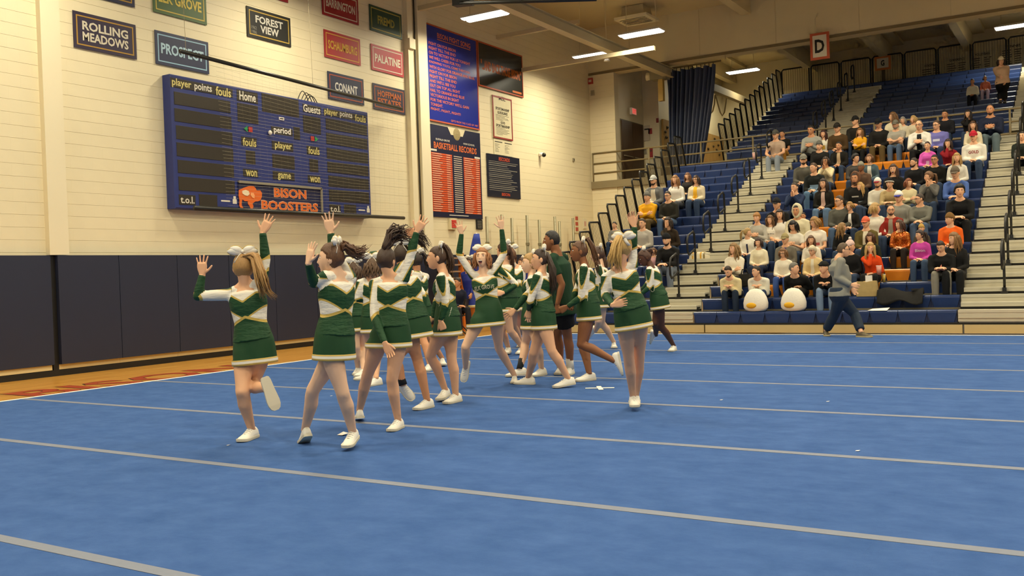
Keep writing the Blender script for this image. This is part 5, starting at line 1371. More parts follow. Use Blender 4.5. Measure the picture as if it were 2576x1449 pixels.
ch(label='cheerleader in profile with curled dark ponytail and white gold bow, stepping with both feet close', foot=(1140, 1014), yaw=98, hyaw=92, neck=(1116, 690), pel=(1126, 802), head=(1100, 648), hair='4a3220', skin='fair', seed=11, hairthick=.008,
   armL=((1121, 762), (1108, 806), 'm', 'm', (1116, 830), 'relaxed', 'in'), armR=((1098, 760), (1090, 800), 'f', 'm', (1078, 806), 'relaxed', 'in'),
   legL=((1083, 894), (1119, 978), 'g', (1092, 1010), .03), legR=((1136, 902), (1146, 990), 'g', (1120, 1012)),
   tail=[(1115, 612, 0), (1128, 632, .02), (1136, 660, .02), (1133, 690, .02)], tail_w=.045, tail_n=44, tail_base=(0, -.055, .09))
ch(label='laughing cheerleader facing the camera with both arms raised and lettered top', foot=(1288, 977), yaw=4, hyaw=12, hpitch=8, neck=(1216, 690), pel=(1229, 784), head=(1213, 648), hair='9a6438', skin='pale', seed=13, laugh=True, lettering='ELK GROVE',
   armR=((1155, 640), (1161, 588), 'm', 'm', (1155, 566), 'open', 'cam'), armL=((1268, 636), (1262, 576), 'm', 'm', (1259, 552), 'open', 'cam'),
   legL=((1255, 876), (1294, 944), 'g', (1286, 978)), legR=((1171, 872), (1171, 922), 'nfm', (1164, 955)), loose=.14, bow_at=(0, 0.0, .118), bow_yaw=4)
ch(label='cheerleader behind the laughing one, back turned, ponytail hanging, elbow bent', foot=(1300, 895), yaw=140, hyaw=130, neck=(1268, 660), pel=(1276, 754), head=(1266, 632), hair='4a2c18', skin='fair', seed=15,
   armL=((1300, 716), (1268, 736), 'm', 'n', (1258, 738), 'relaxed', 'in'), armR=((1250, 700), (1246, 735), 'f', 'm', None, 'relaxed', 'in'),
   legL=((1284, 832), (1312, 872), 'g', (1292, 893), .02), legR=((1262, 832), (1278, 872), 'g', (1258, 896), .02), tail=[(1280, 618, 0), (1288, 650, .02), (1290, 685, .02)], tail_w=.05, lod=1)
ch(label='cheerleader farther back beyond the laughing one, one white sleeve swung out', foot=(1312, 880), yaw=160, hyaw=150, neck=(1292, 672), pel=(1300, 752), head=(1284, 642), hair='6b4526', skin='fair', seed=16,
   armL=((1308, 712), (1296, 738), 'm', 'm', None, 'relaxed', 'in'), armR=((1314, 712), (1318, 742), 'm', 'm', None, 'relaxed', 'in'),
   legL=((1292, 818), (1310, 858), 'g', (1300, 874)), legR=((1306, 818), (1322, 850), 'g', (1310, 872)), tail=[(1292, 630, 0), (1298, 660, .02)], tail_w=.04, lod=1)
ch(label='cheerleader in profile with very long brown ponytail, arm stretched forward low', foot=(1420, 973), yaw=112, hyaw=96, neck=(1362, 688), pel=(1368, 790), head=(1360, 652), hair='38261a', skin='fair', seed=18, hairthick=.008,
   armL=((1334, 758), (1330, 778), 'm', 'f', (1330, 790), 'relaxed', 'in'), armR=((1322, 745), (1296, 778), 'f', 'm', (1284, 788), 'open', 'in'),
   legL=((1388, 882), (1428, 950), 'g', (1394, 972), .02), legR=((1342, 888), (1329, 948), 'g', (1310, 962)),
   tail=[(1378, 640, -.02), (1390, 680, -.05), (1392, 720, -.05), (1390, 745, -.05)], tail_w=.055, tail_n=60)
ch(label='blonde cheerleader looking sideways behind the long ponytail, wearing a black ankle brace', foot=(1300, 948), yaw=95, hyaw=85, neck=(1338, 696), pel=(1340, 792), head=(1334, 662), hair='b08a52', skin='pale', seed=19,
   armL=((1342, 745), (1336, 790), 'm', 'm', None, 'relaxed', 'in'), armR=((1336, 745), (1330, 790), 'f', 'm', None, 'relaxed', 'in'),
   legL=((1322, 862), (1308, 926), 'g', (1276, 944), .02), legR=((1350, 868), (1362, 926), 'g', (1335, 945)), sock={'L': 1}, tail=[(1348, 640, 0), (1352, 665, 0)], tail_w=.04, lod=1)
ch(label='cheerleader with long brown braids facing sideways, one foot kicked back', foot=(1470, 957), yaw=98, hyaw=92, neck=(1470, 668), pel=(1481, 768), head=(1458, 632), hair='5e3c22', skin='brown', seed=21, hairthick=.009,
   armL=((1462, 748), (1428, 771), 'm', 'm', (1416, 778), 'fist', 'in'), armR=((1448, 735), (1440, 760), 'f', 'm', None, 'fist', 'in'),
   legL=((1462, 866), (1542, 906), 'mmm', (1551, 950)), legR=((1466, 872), (1482, 938), 'g', (1450, 956)),
   tail=[(1478, 598, 0), (1492, 625, 0), (1500, 655, 0), (1508, 690, 0)], tail_w=.055, tail_n=46, tail_r=.008, tail_base=(0, -.04, .11))
ch(label='blonde cheerleader seen from behind, hand waving high and other hand on hip', foot=(1606, 1048), yaw=172, hyaw=205, neck=(1560, 678), pel=(1588, 782), head=(1568, 622), hair='c09a58', skin='fair', seed=23,
   armR=((1592, 625), (1596, 570), 'm', 'm', (1590, 552), 'relaxed', 'cam'), armL=((1522, 742), (1540, 768), 'm', 'n', (1556, 764), 'relaxed', 'back'),
   legL=((1582, 902), (1592, 994), 'g', (1614, 1048), .05), legR=((1608, 900), (1600, 992), 'g', (1596, 1022), .02),
   tail=[(1562, 590, -.05), (1550, 620, -.09), (1545, 655, -.1), (1548, 685, -.09)], tail_w=.075, tail_n=70, tail_base=(0, -.06, .095), bow_at=(.03, -.07, .10))
ch(label='dark skinned cheerleader bending forward beside the waving blonde, bow in her hair', foot=(1690, 888), yaw=115, hyaw=88, hpitch=-25, neck=(1638, 672), pel=(1658, 748), head=(1622, 648), hair='4a2a18', skin='dark', seed=25, s=1.0,
   armL=((1634, 722), (1612, 740), 'm', 'm', None, 'fist', 'in'), armR=((1628, 715), (1614, 730), 'f', 'm', None, 'fist', 'in'),
   legL=((1664, 822), (1694, 868), 'g', (1670, 886)), legR=((1648, 812), (1650, 842), 'mff', (1648, 864)), tail=[(1636, 628, 0), (1644, 640, 0)], tail_w=.03, tail_n=24, tail_base=(0, -.05, .09), lod=1)
ch(label='cheerleader mostly hidden behind the braided one, running with a knee forward', foot=(1548, 880), yaw=110, hyaw=100, neck=(1512, 668), pel=(1514, 745), head=(1504, 640), hair='4a3020', skin='pale', seed=27,
   armL=((1520, 712), (1516, 742), 'm', 'm', None, 'relaxed', 'in'), armR=((1506, 712), (1500, 742), 'f', 'm', None, 'relaxed', 'in'),
   legL=((1514, 812), (1544, 860), 'g', (1548, 880)), legR=((1506, 806), (1498, 832), 'mff', (1494, 852)), tail=[(1514, 625, 0), (1522, 660, 0), (1526, 690, 0)], tail_w=.04, lod=1)
ch(label='cheerleader farther back with loose dark hair and white bow, beyond the striding one', foot=(904, 944), yaw=165, hyaw=175, neck=(890, 712), pel=(898, 800), head=(890, 680), hair='4e3622', skin='pale', seed=29,
   armL=((886, 760), (890, 800), 'm', 'm', None, 'relaxed', 'in'), armR=((912, 756), (918, 795), 'm', 'm', None, 'relaxed', 'in'),
   legL=((896, 872), (900, 924), 'g', (890, 942)), legR=((912, 874), (914, 928), 'g', (900, 944)), loose=.16, lod=1)
ch(label='cheerleader behind the flying hair, one white sleeve bent over her head', foot=(946, 966), yaw=170, hyaw=180, neck=(938, 702), pel=(944, 800), head=(938, 672), hair='5a4028', skin='fair', seed=31,
   armL=((900, 752), (921, 756), 'm', 'f', None, 'relaxed', 'in'), armR=((927, 642), (950, 636), 'f', 'm', None, 'relaxed', 'in'),
   legL=((930, 880), (926, 938), 'g', (912, 952)), legR=((948, 884), (946, 950), 'g', (938, 966)), loose=.13, lod=1)
ch(label='cheerleader between the brace wearer and the curled ponytail, hand hanging at her skirt', foot=(1120, 926), yaw=130, hyaw=140, neck=(1050, 690), pel=(1058, 776), head=(1046, 655), hair='2e2014', skin='tan', seed=33,
   armL=((1066, 740), (1068, 782), 'm', 'm', (1066, 800), 'relaxed', 'in'), armR=((1044, 740), (1046, 776), 'f', 'm', None, 'relaxed', 'in'),
   legL=((1074, 846), (1112, 900), 'g', (1122, 924), .02), legR=((1064, 850), (1080, 915), 'g', (1066, 932)), tail=[(1062, 635, 0), (1072, 650, .02), (1076, 680, .02)], tail_w=.04, lod=1)
for sp in GREEN_SQUAD: cheerleader(sp)
# two cheerleaders of another squad in blue, white and yellow waiting by the wall
BLUEU = mat('uniform_blue', '1d2c86', rough=0.6, noise=0.1); YELU = mat('uniform_yellow', 'd9b53a', rough=0.6)
for lab, foot, sp in (('waiting cheerleader in blue uniform beside the flag pole', (1180, 838), dict(yaw=30, hyaw=25, neck=(1180, 684), pel=(1184, 752), head=(1180, 662), armL=((1192, 712), (1186, 738), 'm', 'n', None, 'relaxed', 'in'), armR=((1168, 712), (1172, 738), 'm', 'n', None, 'relaxed', 'in'), legL=((1190, 786), (1190, 823), 'g', (1188, 838)), legR=((1178, 786), (1178, 823), 'g', (1176, 838)), hair='3a2618', skin='tan')),
                      ('waiting cheerleader in blue uniform behind the outstretched hand', (1335, 826), dict(yaw=50, hyaw=60, neck=(1318, 686), pel=(1322, 752), head=(1314, 662), armL=((1328, 714), (1320, 740), 'm', 'n', None, 'relaxed', 'in'), armR=((1306, 714), (1312, 740), 'm', 'n', None, 'relaxed', 'in'), legL=((1328, 788), (1330, 816), 'g', (1326, 828)), legR=((1316, 788), (1318, 816), 'g', (1314, 828)), hair='4a2e1a', skin='fair'))):
    cheerleader(dict(sp, label=lab, foot=foot, z=0.0, lod=1, seed=41, top_mat=BLUEU, skirt=dict(green=BLUEU, hem=YELU, trim=UWHITE), loose=.12, group='waiting squad in blue'))
# ------------------------------------------------------------------ spectators and other people
DENIM = '33425a'; JEANS = '4f6480'; BLK = '191817'
def sequin_material():
    if 'sequins' in MATS: return MATS['sequins']
    m = bpy.data.materials.new('orange_sequins'); m.use_nodes = True; N = m.node_tree.nodes; L = m.node_tree.links; b = N['Principled BSDF']
    tc = N.new('ShaderNodeTexCoord'); vo = N.new('ShaderNodeTexVoronoi'); vo.inputs['Scale'].default_value = 70; L.new(tc.outputs['Object'], vo.inputs['Vector'])
    rp = N.new('ShaderNodeValToRGB'); rp.color_ramp.elements[0].color = (*rgb('a8440c'), 1); rp.color_ramp.elements[1].color = (*rgb('f0a040'), 1); rp.color_ramp.elements[0].position = 0.45; rp.color_ramp.elements[1].position = 0.95
    L.new(vo.outputs['Color'], rp.inputs['Fac']); L.new(rp.outputs['Color'], b.inputs['Base Color'])
    bp = N.new('ShaderNodeBump'); bp.inputs['Strength'].default_value = 1.0; bp.inputs['Distance'].default_value = 0.02; L.new(vo.outputs['Color'], bp.inputs['Height']); L.new(bp.outputs['Normal'], b.inputs['Normal'])
    b.inputs['Metallic'].default_value = 0.55; b.inputs['Roughness'].default_value = 0.25; MATS['sequins'] = m; return m
def ik2(S, W, L1, L2, pole):
    d = W-S; n = np.linalg.norm(d); u = d/(n+1e-9); n2 = min(n, (L1+L2)*0.995)
    a = (L1*L1-L2*L2+n2*n2)/(2*n2); h = math.sqrt(max(0, L1*L1-a*a)); p = unit(pole-u*(pole @ u))
    return S+u*a+p*h, S+u*n2
def casual(o, J, sp, lod=1):
    s = J['s']; fem = sp.get('sex', 'f') == 'f'; fat = sp.get('fat', 1.0)
    skin = SKIN[sp.get('skin', 'fair')]; hm = hairmat(sp.get('hair', '3a2a1c')); style = sp.get('style', 'short')
    short = sp.get('short', False); prof = FEM if fem else MAL; A = FARM if fem else MARM; Lg = FLEG if fem else MLEG
    vx = sp.get('vx', 0.02)
    mb = body_volume(J, fem, lod, thin=0.016, bare_arms=short)
    def body_done(V, F):
        m = MB(); m.add(V, F, 0); add_head(m, J['head'], J['hf'], fem, lod, s*(1.0 if fem else 1.04), laugh=sp.get('laugh', False))
        for sd in 'RL':
            add_hand(m, J['wr'+sd]+J['hd'+sd]*0.01, J['hd'+sd], J['hn'+sd], sd == 'R', sp.get('hand', 'relaxed'), lod, s*(0.98 if fem else 1.06))
        set_body(o, m, skin, hm, F)
    union_job(mb, vx*1.4, 1, body_done)
    tm = sequin_material() if sp.get('sequin') else cloth(sp['top']); tb = MB()
    g = sp.get('loose_fit', 0.018)
    pr = [(sp.get('hem', -.02), .165*fat+g+.004, .125*fat+g+.004, -.004)]+[(t, a*fat+g, b*fat+g, sh+(0.02*(fat-1)*8 if .05 < t < .3 else 0)) for t, a, b, sh in prof if .02 < t < .46]+[(.475, .125*fat, .085, 0), (.50, .078, .068, 0), (.515, .062, .062, .004)]
    tb.rings(torso_rings(J, pr, n=20))
    for sd in 'RL':
        e, w = J['el'+sd], J['wr'+sd]
        tb.tube([J['neck']-J['U']*0.005*s+(J['sh'+sd]-J['neck'])*0.25, J['neck']*0.4+J['sh'+sd]*0.6+J['U']*0.012*s, J['sh'+sd]], [.044*s, .055*s, .058*s], n=10)
        rr = [q*min(fat, 1.2)+0.012 for q in A]; rr[0] -= 0.004
        if short:
            S_ = J['sh'+sd]; q = S_+(e-S_)*0.62; tb.tube([S_+(S_-e)*0.05, S_, q], [rr[0], rr[0], rr[1]], n=12); tb.ball(S_, rr[0], nu=12)
        else: limb(tb, J['sh'+sd], e, w, rr, s, n=12)
    if sp.get('hood'):
        c = J['neck']+J['U']*0.005*s; f, r = J['Fs'], J['Rs']
        tb.tube([c+s*(r*0.082*math.sin(a)-f*(0.070*math.cos(a)+0.02)-J['U']*(0.045 if math.cos(a) < 0 else 0.0)*abs(math.cos(a))) for a in np.linspace(0, 2*math.pi, 14)], 0.03*s, n=8)
    def top_done(V, F):
        t = finish(sp.get('topname', 'sweater'), V, F, tm, o)
        if sp.get('inner'): chest_patch(t, V, F, J, *sp['inner'])
        if sp.get('print'): chest_text(t, V, F, J, sp['print'][0], cloth(sp['print'][1]), w=sp['print'][2], h=sp['print'][3], t=0.33, name='chest_print')
        if sp.get('patch'): chest_patch(t, V, F, J, *sp['patch'], name='chest_print')
    union_job(tb, vx, 3, top_done)
    pb = MB(); pb.rings(torso_rings(J, [(t, a*fat+.012, b*fat+.012, sh) for t, a, b, sh in prof if t < .12]))
    ll = [q*min(fat, 1.25)+(.012 if i < 3 else .016) for i, q in enumerate(Lg)]; ll[4] += .012
    for sd in 'RL': limb(pb, J['hip'+sd], J['kn'+sd], J['an'+sd]+(J['kn'+sd]-J['an'+sd])*0.10, ll, s, n=12)
    pm = cloth(sp.get('bottom', DENIM))
    if sp.get('shorts'):
        pb = MB(); pb.rings(torso_rings(J, [(t, a*fat+.016, b*fat+.016, sh) for t, a, b, sh in prof if t < .12]))
        for sd in 'RL': q = J['hip'+sd]+(J['kn'+sd]-J['hip'+sd])*0.62; pb.tube([J['hip'+sd], q], [(Lg[0]+.03)*s, (Lg[1]+.045)*s], n=14); pb.ball(J['hip'+sd], (Lg[0]+.03)*s)
    union_job(pb, vx*1.25, 2, lambda V, F: finish('shorts' if sp.get('shorts') else 'trousers', V, F, pm, o))
    sc = sp.get('shoe', '22201d')
    for sd in 'RL': add_shoe('shoe', J['an'+sd], J['td'+sd], J['tn'+sd], s*(1.0 if fem else 1.1), mat('shoe_'+sc, sc, rough=0.6), mat('sole_'+sp.get('sole', '5a5348'), sp.get('sole', '5a5348'), rough=0.8), o, None, 1)
    if sp.get('sock'):
        for sd in 'RL':
            ax = unit(J['kn'+sd]-J['an'+sd]); MB().tube([J['an'+sd]-ax*0.03, J['an'+sd]+ax*0.12], [.05*s, .047*s], n=12).build('sock', UWHITE, o, smooth=True)
    fr, pos = J['hf'], J['head']; hs = s*(1.0 if fem else 1.04); seed = sp.get('seed', 1)
    if style != 'bald':
        hb = MB(); add_cap(hb, pos, fr, fem, {'long': 'bob', 'pony': 'bob', 'bob': 'bob'}.get(style, style), {'short': .010, 'thin': .004, 'curly': .026}.get(style, .015), hs, lod, seed=seed)
        if style in ('long', 'bob'): long_hair(hb, pos, fr, sp.get('L', .30 if style == 'long' else .13), hs, seed, n=24, wave=sp.get('wave', .012), rad=.02)
        if style == 'pony': b_ = pos+hs*(np.array((0, -.09, .05)) @ fr); tail_hair(hb, [b_, b_-fr[1]*.06-fr[2]*.02, b_-fr[1]*.07-fr[2]*.16, b_-fr[1]*.05-fr[2]*.26], seed, n=18, width=.03, rad=.014)
        hb.build('hair', hm, o, smooth=True)
    if sp.get('beard'):
        nu, nv = 28, 22; _, F_, P_ = head_mesh(fem, 1); V_ = head_shape(P_, fem)
        S_ = np.clip((-0.064-0.2*np.maximum(0, P_[:, 1]-0.06)+0.55*np.maximum(0, 0.05-P_[:, 1])-V_[:, 2])/0.01, 0, 1)*np.clip((P_[:, 1]+0.01)/0.01, 0, 1); nn = P_/np.linalg.norm(P_, axis=1)[:, None]
        bm_ = MB(); bm_.add(pos+((V_+nn*(0.006*S_-0.008*(1-S_))[:, None])*hs) @ fr, F_); bm_.build('beard', hm, o, smooth=True)
    hat = sp.get('hat')
    if hat:
        kind, col = hat[:2]; c2 = hat[2] if len(hat) > 2 else col
        hb = MB(); hm_ = cloth(col)
        if kind in ('cap', 'cap_back'):
            add_cap(hb, pos, fr, fem, 'cap', .020, hs, lod, top=0.010); h = hb.build('cap', hm_, o, smooth=True)
            sg = 1 if kind == 'cap' else -1; v = MB(); R = []
            for t in np.linspace(0, 1, 6):
                w = 0.072*math.sqrt(max(0.02, 1-(t*0.95)**2)); y = sg*(0.085+0.075*t); z = 0.046-0.022*t
                R.append([pos+hs*(np.array((x * w, y-sg*0.018*abs(x)**2, z-0.012*x*x+dz)) @ fr) for x, dz in ((-1, 0), (-.5, .0), (0, .0), (.5, 0), (1, 0), (1, .006), (.5, .006), (0, .006), (-.5, .006), (-1, .006))])
            v.rings(R); v.build('visor', cloth(c2), h, smooth=True)
        elif kind == 'flat':
            add_cap(hb, pos, fr, fem, 'cap', .022, hs, lod, top=-0.008); hb.ball(pos+hs*(np.array((0, .075, .062)) @ fr), .07*hs, .045*hs, .014*hs, frame=fr); hb.build('flat_cap', hm_, o, smooth=True)
        elif kind == 'beanie':
            add_cap(hb, pos, fr, fem, 'beanie', .018, hs, lod, top=0.022); h = hb.build('beanie', hm_, o, smooth=True)
            if c2 != col: v = MB(); v.tube([pos+hs*(np.array((.094*math.sin(a), .112*math.cos(a)+.0, .038+.022*math.cos(a))) @ fr) for a in np.linspace(0, 2*math.pi, 20)], .013*hs, n=6); v.build('stripe', cloth(c2), h, smooth=True)
            if len(hat) > 3: v = MB(); v.ball(pos+hs*(np.array((0, -.01, .175)) @ fr), .035*hs); v.build('bobble', cloth(hat[3]), h, smooth=True)
        elif kind == 'hood':
            add_cap(hb, pos, fr, fem, 'hood', .03, hs, lod, top=.01); hb.build('raised_hood', hm_, o, smooth=True)
    if sp.get('glasses'):
        gm = MB()
        for sx in (-1, 1):
            gm.tube([pos+hs*(np.array((sx*.032+.021*math.cos(a), .096, .008+.016*math.sin(a))) @ fr) for a in np.linspace(0, 2*math.pi, 11)], .0032*hs, n=4)
            gm.tube([pos+hs*(np.array((sx*.053, .094, .012)) @ fr), pos+hs*(np.array((sx*.078, .0, .010)) @ fr)], .003*hs, n=4)
        gm.tube([pos+hs*(np.array((-.012, .099, .01)) @ fr), pos+hs*(np.array((.012, .099, .01)) @ fr)], .003*hs, n=4)
        gm.build('glasses', BLACKP, o)
def chest_patch(top, V, F, J, col, w, t0, t1, name='shirt_front'):
    bvh = BVHTree.FromPolygons([Vector(p) for p in V], F); s = J['s']; L = np.linalg.norm(J['neck']-J['pel'])/0.52; n, m = 6, 8; P_ = []
    for j in range(m+1):
        for i in range(n+1):
            p = J['pel']+J['U']*L*(t0+(t1-t0)*j/m)-J['Rs']*s*w*(i/n-0.5)*(1.0 if t1 < .46 else 0.7+0.3*(1-j/m))
            h = bvh.ray_cast(Vector(p+J['Fs']*0.6), Vector(-J['Fs'])); P_.append(np.array(h[0])+J['Fs']*0.005 if h[0] else p+J['Fs']*0.1)
    mm = MB(); mm.add(P_, [(j*(n+1)+i, j*(n+1)+i+1, (j+1)*(n+1)+i+1, (j+1)*(n+1)+i) for j in range(m) for i in range(n)]); mm.build(name, cloth(col), top, smooth=True)
def seated_skeleton(X, Yf, zs, sp, deck=0.43):
    s = sp['s']; ps = math.radians(sp.get('yaw', 0)); F = np.array((-math.sin(ps), -math.cos(ps), 0)); R = np.cross(F, UPZ)
    fem = sp.get('sex', 'f') == 'f'; fat = sp.get('fat', 1.0)
    arms = sp.get('arms', 'lap'); lean = math.radians(sp.get('lean', {'knees': 24, 'lap': 8, 'cross': 3, 'chin': 20, 'phone': 14, 'hold': 5}.get(arms, 6)))
    U = unit(UPZ*math.cos(lean)+F*math.sin(lean))
    J = dict(s=s, Rs=R, Rh=R, Fs=np.cross(U, R)*1.0, Fh=F, U=U)
    J['Fs'] = unit(np.cross(U, R)); J['Rs'] = R
    pel = np.array((X, Yf+0.17, zs+0.105*s*min(fat, 1.15))); neck = pel+U*0.52*s; J['pel'], J['neck'] = pel, neck
    J['bend'] = -0.02
    J['head'] = neck+unit(U*0.55+UPZ*0.75)*0.172*s+F*0.015*s; J['hf'] = head_frame(sp.get('hyaw', 40), sp.get('hpitch', -6), sp.get('hroll', 0))
    sw = (0.165 if fem else 0.19)*s*(1+(fat-1)*0.5)
    for sd, k in (('R', 1), ('L', -1)):
        S_ = J['sh'+sd] = neck-U*0.082*s+R*k*sw
        J['hip'+sd] = pel+R*k*0.088*s
        kn = J['kn'+sd] = pel+F*0.405*s+R*k*0.12*s*sp.get('knees', 1.0)+UPZ*0.035
        an = J['an'+sd] = np.array((kn[0]+R[0]*k*0.0, kn[1]+0.03, zs-deck+0.088*s))
        J['td'+sd] = unit(F+R*k*0.2); J['tn'+sd] = UPZ
        c = pel
        a = arms
        if a == 'chin': a = 'chinR' if k > 0 else 'lap'
        if a == 'lap': W = c+F*(0.27+0.02*k)*s+R*k*0.045*s+UPZ*(0.115+.01*k)*s
        elif a == 'knees': W = c+F*0.44*s+R*k*0.035*s+UPZ*0.15*s
        elif a == 'cross': W = neck-U*0.285*s+F*(0.20+.015*k)*s*fat-R*k*0.07*s
        elif a == 'chinR': W = J['head']+J['hf'][1]*0.10*s-UPZ*0.125*s
        elif a == 'phone': W = neck-U*0.27*s+F*0.27*s+R*k*0.045*s
        elif a == 'hands_up': W = neck-U*0.06*s+F*0.24*s+R*k*0.025*s
        else: W = c+F*0.36*s+R*k*0.12*s+UPZ*0.11*s
        pole = {'cross': -UPZ+R*k*0.5, 'chinR': -UPZ+F*0.3, 'hands_up': -UPZ+R*k*0.6}.get(a, -F*0.7+R*k*0.8-UPZ*0.4)
        J['el'+sd], J['wr'+sd] = ik2(S_, W, 0.285*s, 0.245*s, pole)
        hd = unit(J['wr'+sd]-J['el'+sd]); J['hd'+sd] = unit(hd-R*k*0.35) if a in ('lap', 'knees', 'phone') else (unit(UPZ+F*.1) if a in ('chinR', 'hands_up') else hd)
        J['hn'+sd] = -UPZ-F*0.4 if a in ('lap', 'knees') else (-R*k+UPZ*0.2)
    J['ground'] = np.array((X, Yf+0.15, zs))
    return J
def spec(px, py, label, top, **kw):
    """sit a spectator on the row whose seat puts the head where the photo shows it"""
    sp = dict(top=top, **kw); size = kw.get('size', 1.0); upper = kw.get('upper', False)
    base = (1.04 if sp.get('sex', 'f') == 'm' else 0.97)*size
    lean0 = sp.get('lean', {'knees': 22, 'chin': 16, 'phone': 12}.get(sp.get('arms', 'lap'), 6)); best = None
    for k in (range(N_UP if upper else N_LOW) if kw.get('k') is None else [kw['k']]):
        Yf, zs = (UP_Y+UP_D*k, UP_Z+UP_R*k) if upper else (ROW_Y+ROW_D*k, SEAT_Z+ROW_R*k)
        for ln in (0, 4, 8, 12, 16, 20, 25, 30, 36, 42, 48):
            l = math.radians(ln)
            for sc in (0.90, 0.93, 0.96, 1.0, 1.04, 1.08):
                s = base*sc; w = unit(np.array((math.sin(l)*0.55, math.cos(l)*0.55+0.75)))
                dy, dz = 0.52*math.sin(l)*s+w[0]*0.172*s+0.015, (0.105+0.52*math.cos(l))*s+w[1]*0.172*s
                p = on_plane(px, py, 1, Yf+0.17-dy); e = abs(p[2]-zs-dz)*3+abs(sc-1)*0.9+abs(ln-lean0)*0.008
                if best is None or e < best[0]: best = (e, p[0], Yf, zs, s, ln)
    _, X, Yf, zs, sp['s'], sp['lean'] = best
    sp.setdefault('seed', int(px) % 97)
    J = seated_skeleton(X, Yf, zs, sp)
    o = person(label, J['ground'], 'spectators on the bleachers'); casual(o, J, sp); return o, J
f, m_ = 'f', 'm'
W_, CR, GY = 'e4dfd2', 'e2d6b6', '8f8c82'
T = spec
# corner bank
T(1644, 453, 'bearded man in pale grey cap and grey jacket in the corner bank', '6a6a68', sex='m', style='short', beard=1, hair='2a1d12', hat=('cap', 'a9a9a4'), inner=('d8cfb8', .16, .05, .47), arms='lap', topname='jacket')
T(1699, 451, 'long haired girl in white top sitting in the corner bank', W_, style='long', hair='8a6238', bottom='4a4c50')
T(1730, 446, 'girl with brown hair half hidden behind the yellow shirted woman', '2a2624', style='long', hair='6a4428')
T(1751, 453, 'heavy woman in cream cardigan over a yellow shirt', 'cfc0a0', style='long', hair='3a2418', fat=1.2, glasses=1, inner=('e0aa2a', .14, .05, .49), topname='cardigan', L=.2)
T(1628, 497, 'person in bright yellow hoodie and grey beanie in the corner bank', 'e2a41c', sex='m', style='short', hat=('beanie', '6d6a62'), hood=1, bottom='5a4a2c', arms='cross', fat=1.1, topname='hoodie')
T(1680, 493, 'man in dark olive sweater and glasses in the corner bank', '2c2a22', sex='m', style='short', hair='3a2c1e', glasses=1, bottom=JEANS)
T(1680, 554, 'dark haired woman in brown sweater resting her chin on her hand', '33281c', style='long', hair='2a1a10', arms='chin', L=.22)
T(1677, 604, 'man in black hoodie and backward black cap, hands clasped', BLK, sex='m', style='short', beard=1, hair='2e2014', hat=('cap_back', '17171a'), hood=1, bottom='6c7480', arms='knees', hpitch=-14, topname='hoodie')
T(1644, 631, 'small child in pale pink beside the man in the backward cap', 'c99a98', size=.72, style='long', hair='6a4a2c', L=.14)
T(1616, 562, 'person in pale grey hoodie beside the waving hand', 'b9b2a4', style='short', sex='m', hair='3a2a1c', hood=1, topname='hoodie')
T(1546, 566, 'boy in grey shirt near the end guards', '8c8a80', size=.8, sex='m', style='short', hair='2e2218')
# crowded lower bank, top rows
T(2491, 277, 'bald bearded man in navy hoodie with white print on the highest lower row', '1d2338', sex='m', style='thin', beard=1, hair='3a2c20', skin='tan', bottom='5d6b70', arms='phone', fat=1.15, patch=('c9ccd0', .18, .27, .33), topname='hoodie', hood=1)
T(2435, 287, 'woman with long dark hair in black, hand near her mouth', BLK, style='long', hair='241811', arms='chin')
T(2377, 287, 'young man with black hair in black sweater under the railing', '1b1b20', sex='m', style='short', hair='15110d', skin='tan', hpitch=-15)
T(2246, 274, 'woman with very long brown hair in a cream top, turned aside', CR, style='long', hair='6e4b28', hyaw=100, L=.36)
T(2447, 317, 'woman in cream vest with long brown hair behind the red capped man', 'd2c4a4', style='long', hair='4e3320', hyaw=20)
T(2040, 325, 'man in light grey sweater looking down at his hands', '9b9a90', sex='m', style='short', hair='1d1610', skin='tan', arms='phone', hpitch=-18, bottom=BLK)
T(2071, 338, 'woman with dark red hair in a white printed shirt', 'ddd8c4', style='long', hair='3c1a14', short=1, patch=('c8a040', .12, .22, .34))
T(2106, 322, 'man in dark cap and brown jacket near the pale stairs', '4a361c', sex='m', style='short', hair='2e2218', hat=('cap', '25201a'), topname='jacket')
T(2152, 305, 'man in black cap and dark coat above the yellow hoodie woman', '26221c', sex='m', style='short', hair='33261a', hat=('cap', '1c1a18'), hyaw=75, topname='coat')
T(2163, 332, 'woman in golden yellow hoodie with long hair and folded arms', 'e0a01e', style='long', hair='7a5228', arms='cross', hood=1, bottom=BLK, topname='hoodie')
T(2210, 311, 'man in black cap and black jacket looking down', '1a1815', sex='m', style='short', hair='3a2e22', hat=('cap', '16181c'), hpitch=-16, bottom='5a4a2a', topname='jacket')
T(2253, 315, 'grey bearded man in a grey t-shirt and cap with bare forearms', '9c978a', sex='m', style='short', hair='8a8378', beard=1, hat=('cap', '6e6a5c'), short=1, skin='fair', bottom=JEANS, arms='cross', fat=1.1, topname='t_shirt')
T(2271, 304, 'grey haired person in cream sweater behind the grey t-shirt man', 'd0c6ae', style='bob', hair='8c8880')
T(2298, 300, 'blonde woman with hair up behind the white hoodie man', 'cfc3a6', style='bob', hair='b5935c', hyaw=70)
T(2312, 315, 'bald man with glasses in open white hoodie over black shirt', W_, sex='m', style='thin', hair='6a5a48', glasses=1, inner=('1c1e22', .13, .12, .49), hood=1, bottom=BLK, arms='phone', topname='hoodie')
T(2356, 318, 'heavy man in lavender sweatshirt and glasses', '6a68a8', sex='m', style='short', hair='4a3424', glasses=1, fat=1.25, bottom='2a3350', patch=('b8b8cc', .16, .28, .34), topname='sweatshirt', hyaw=60)
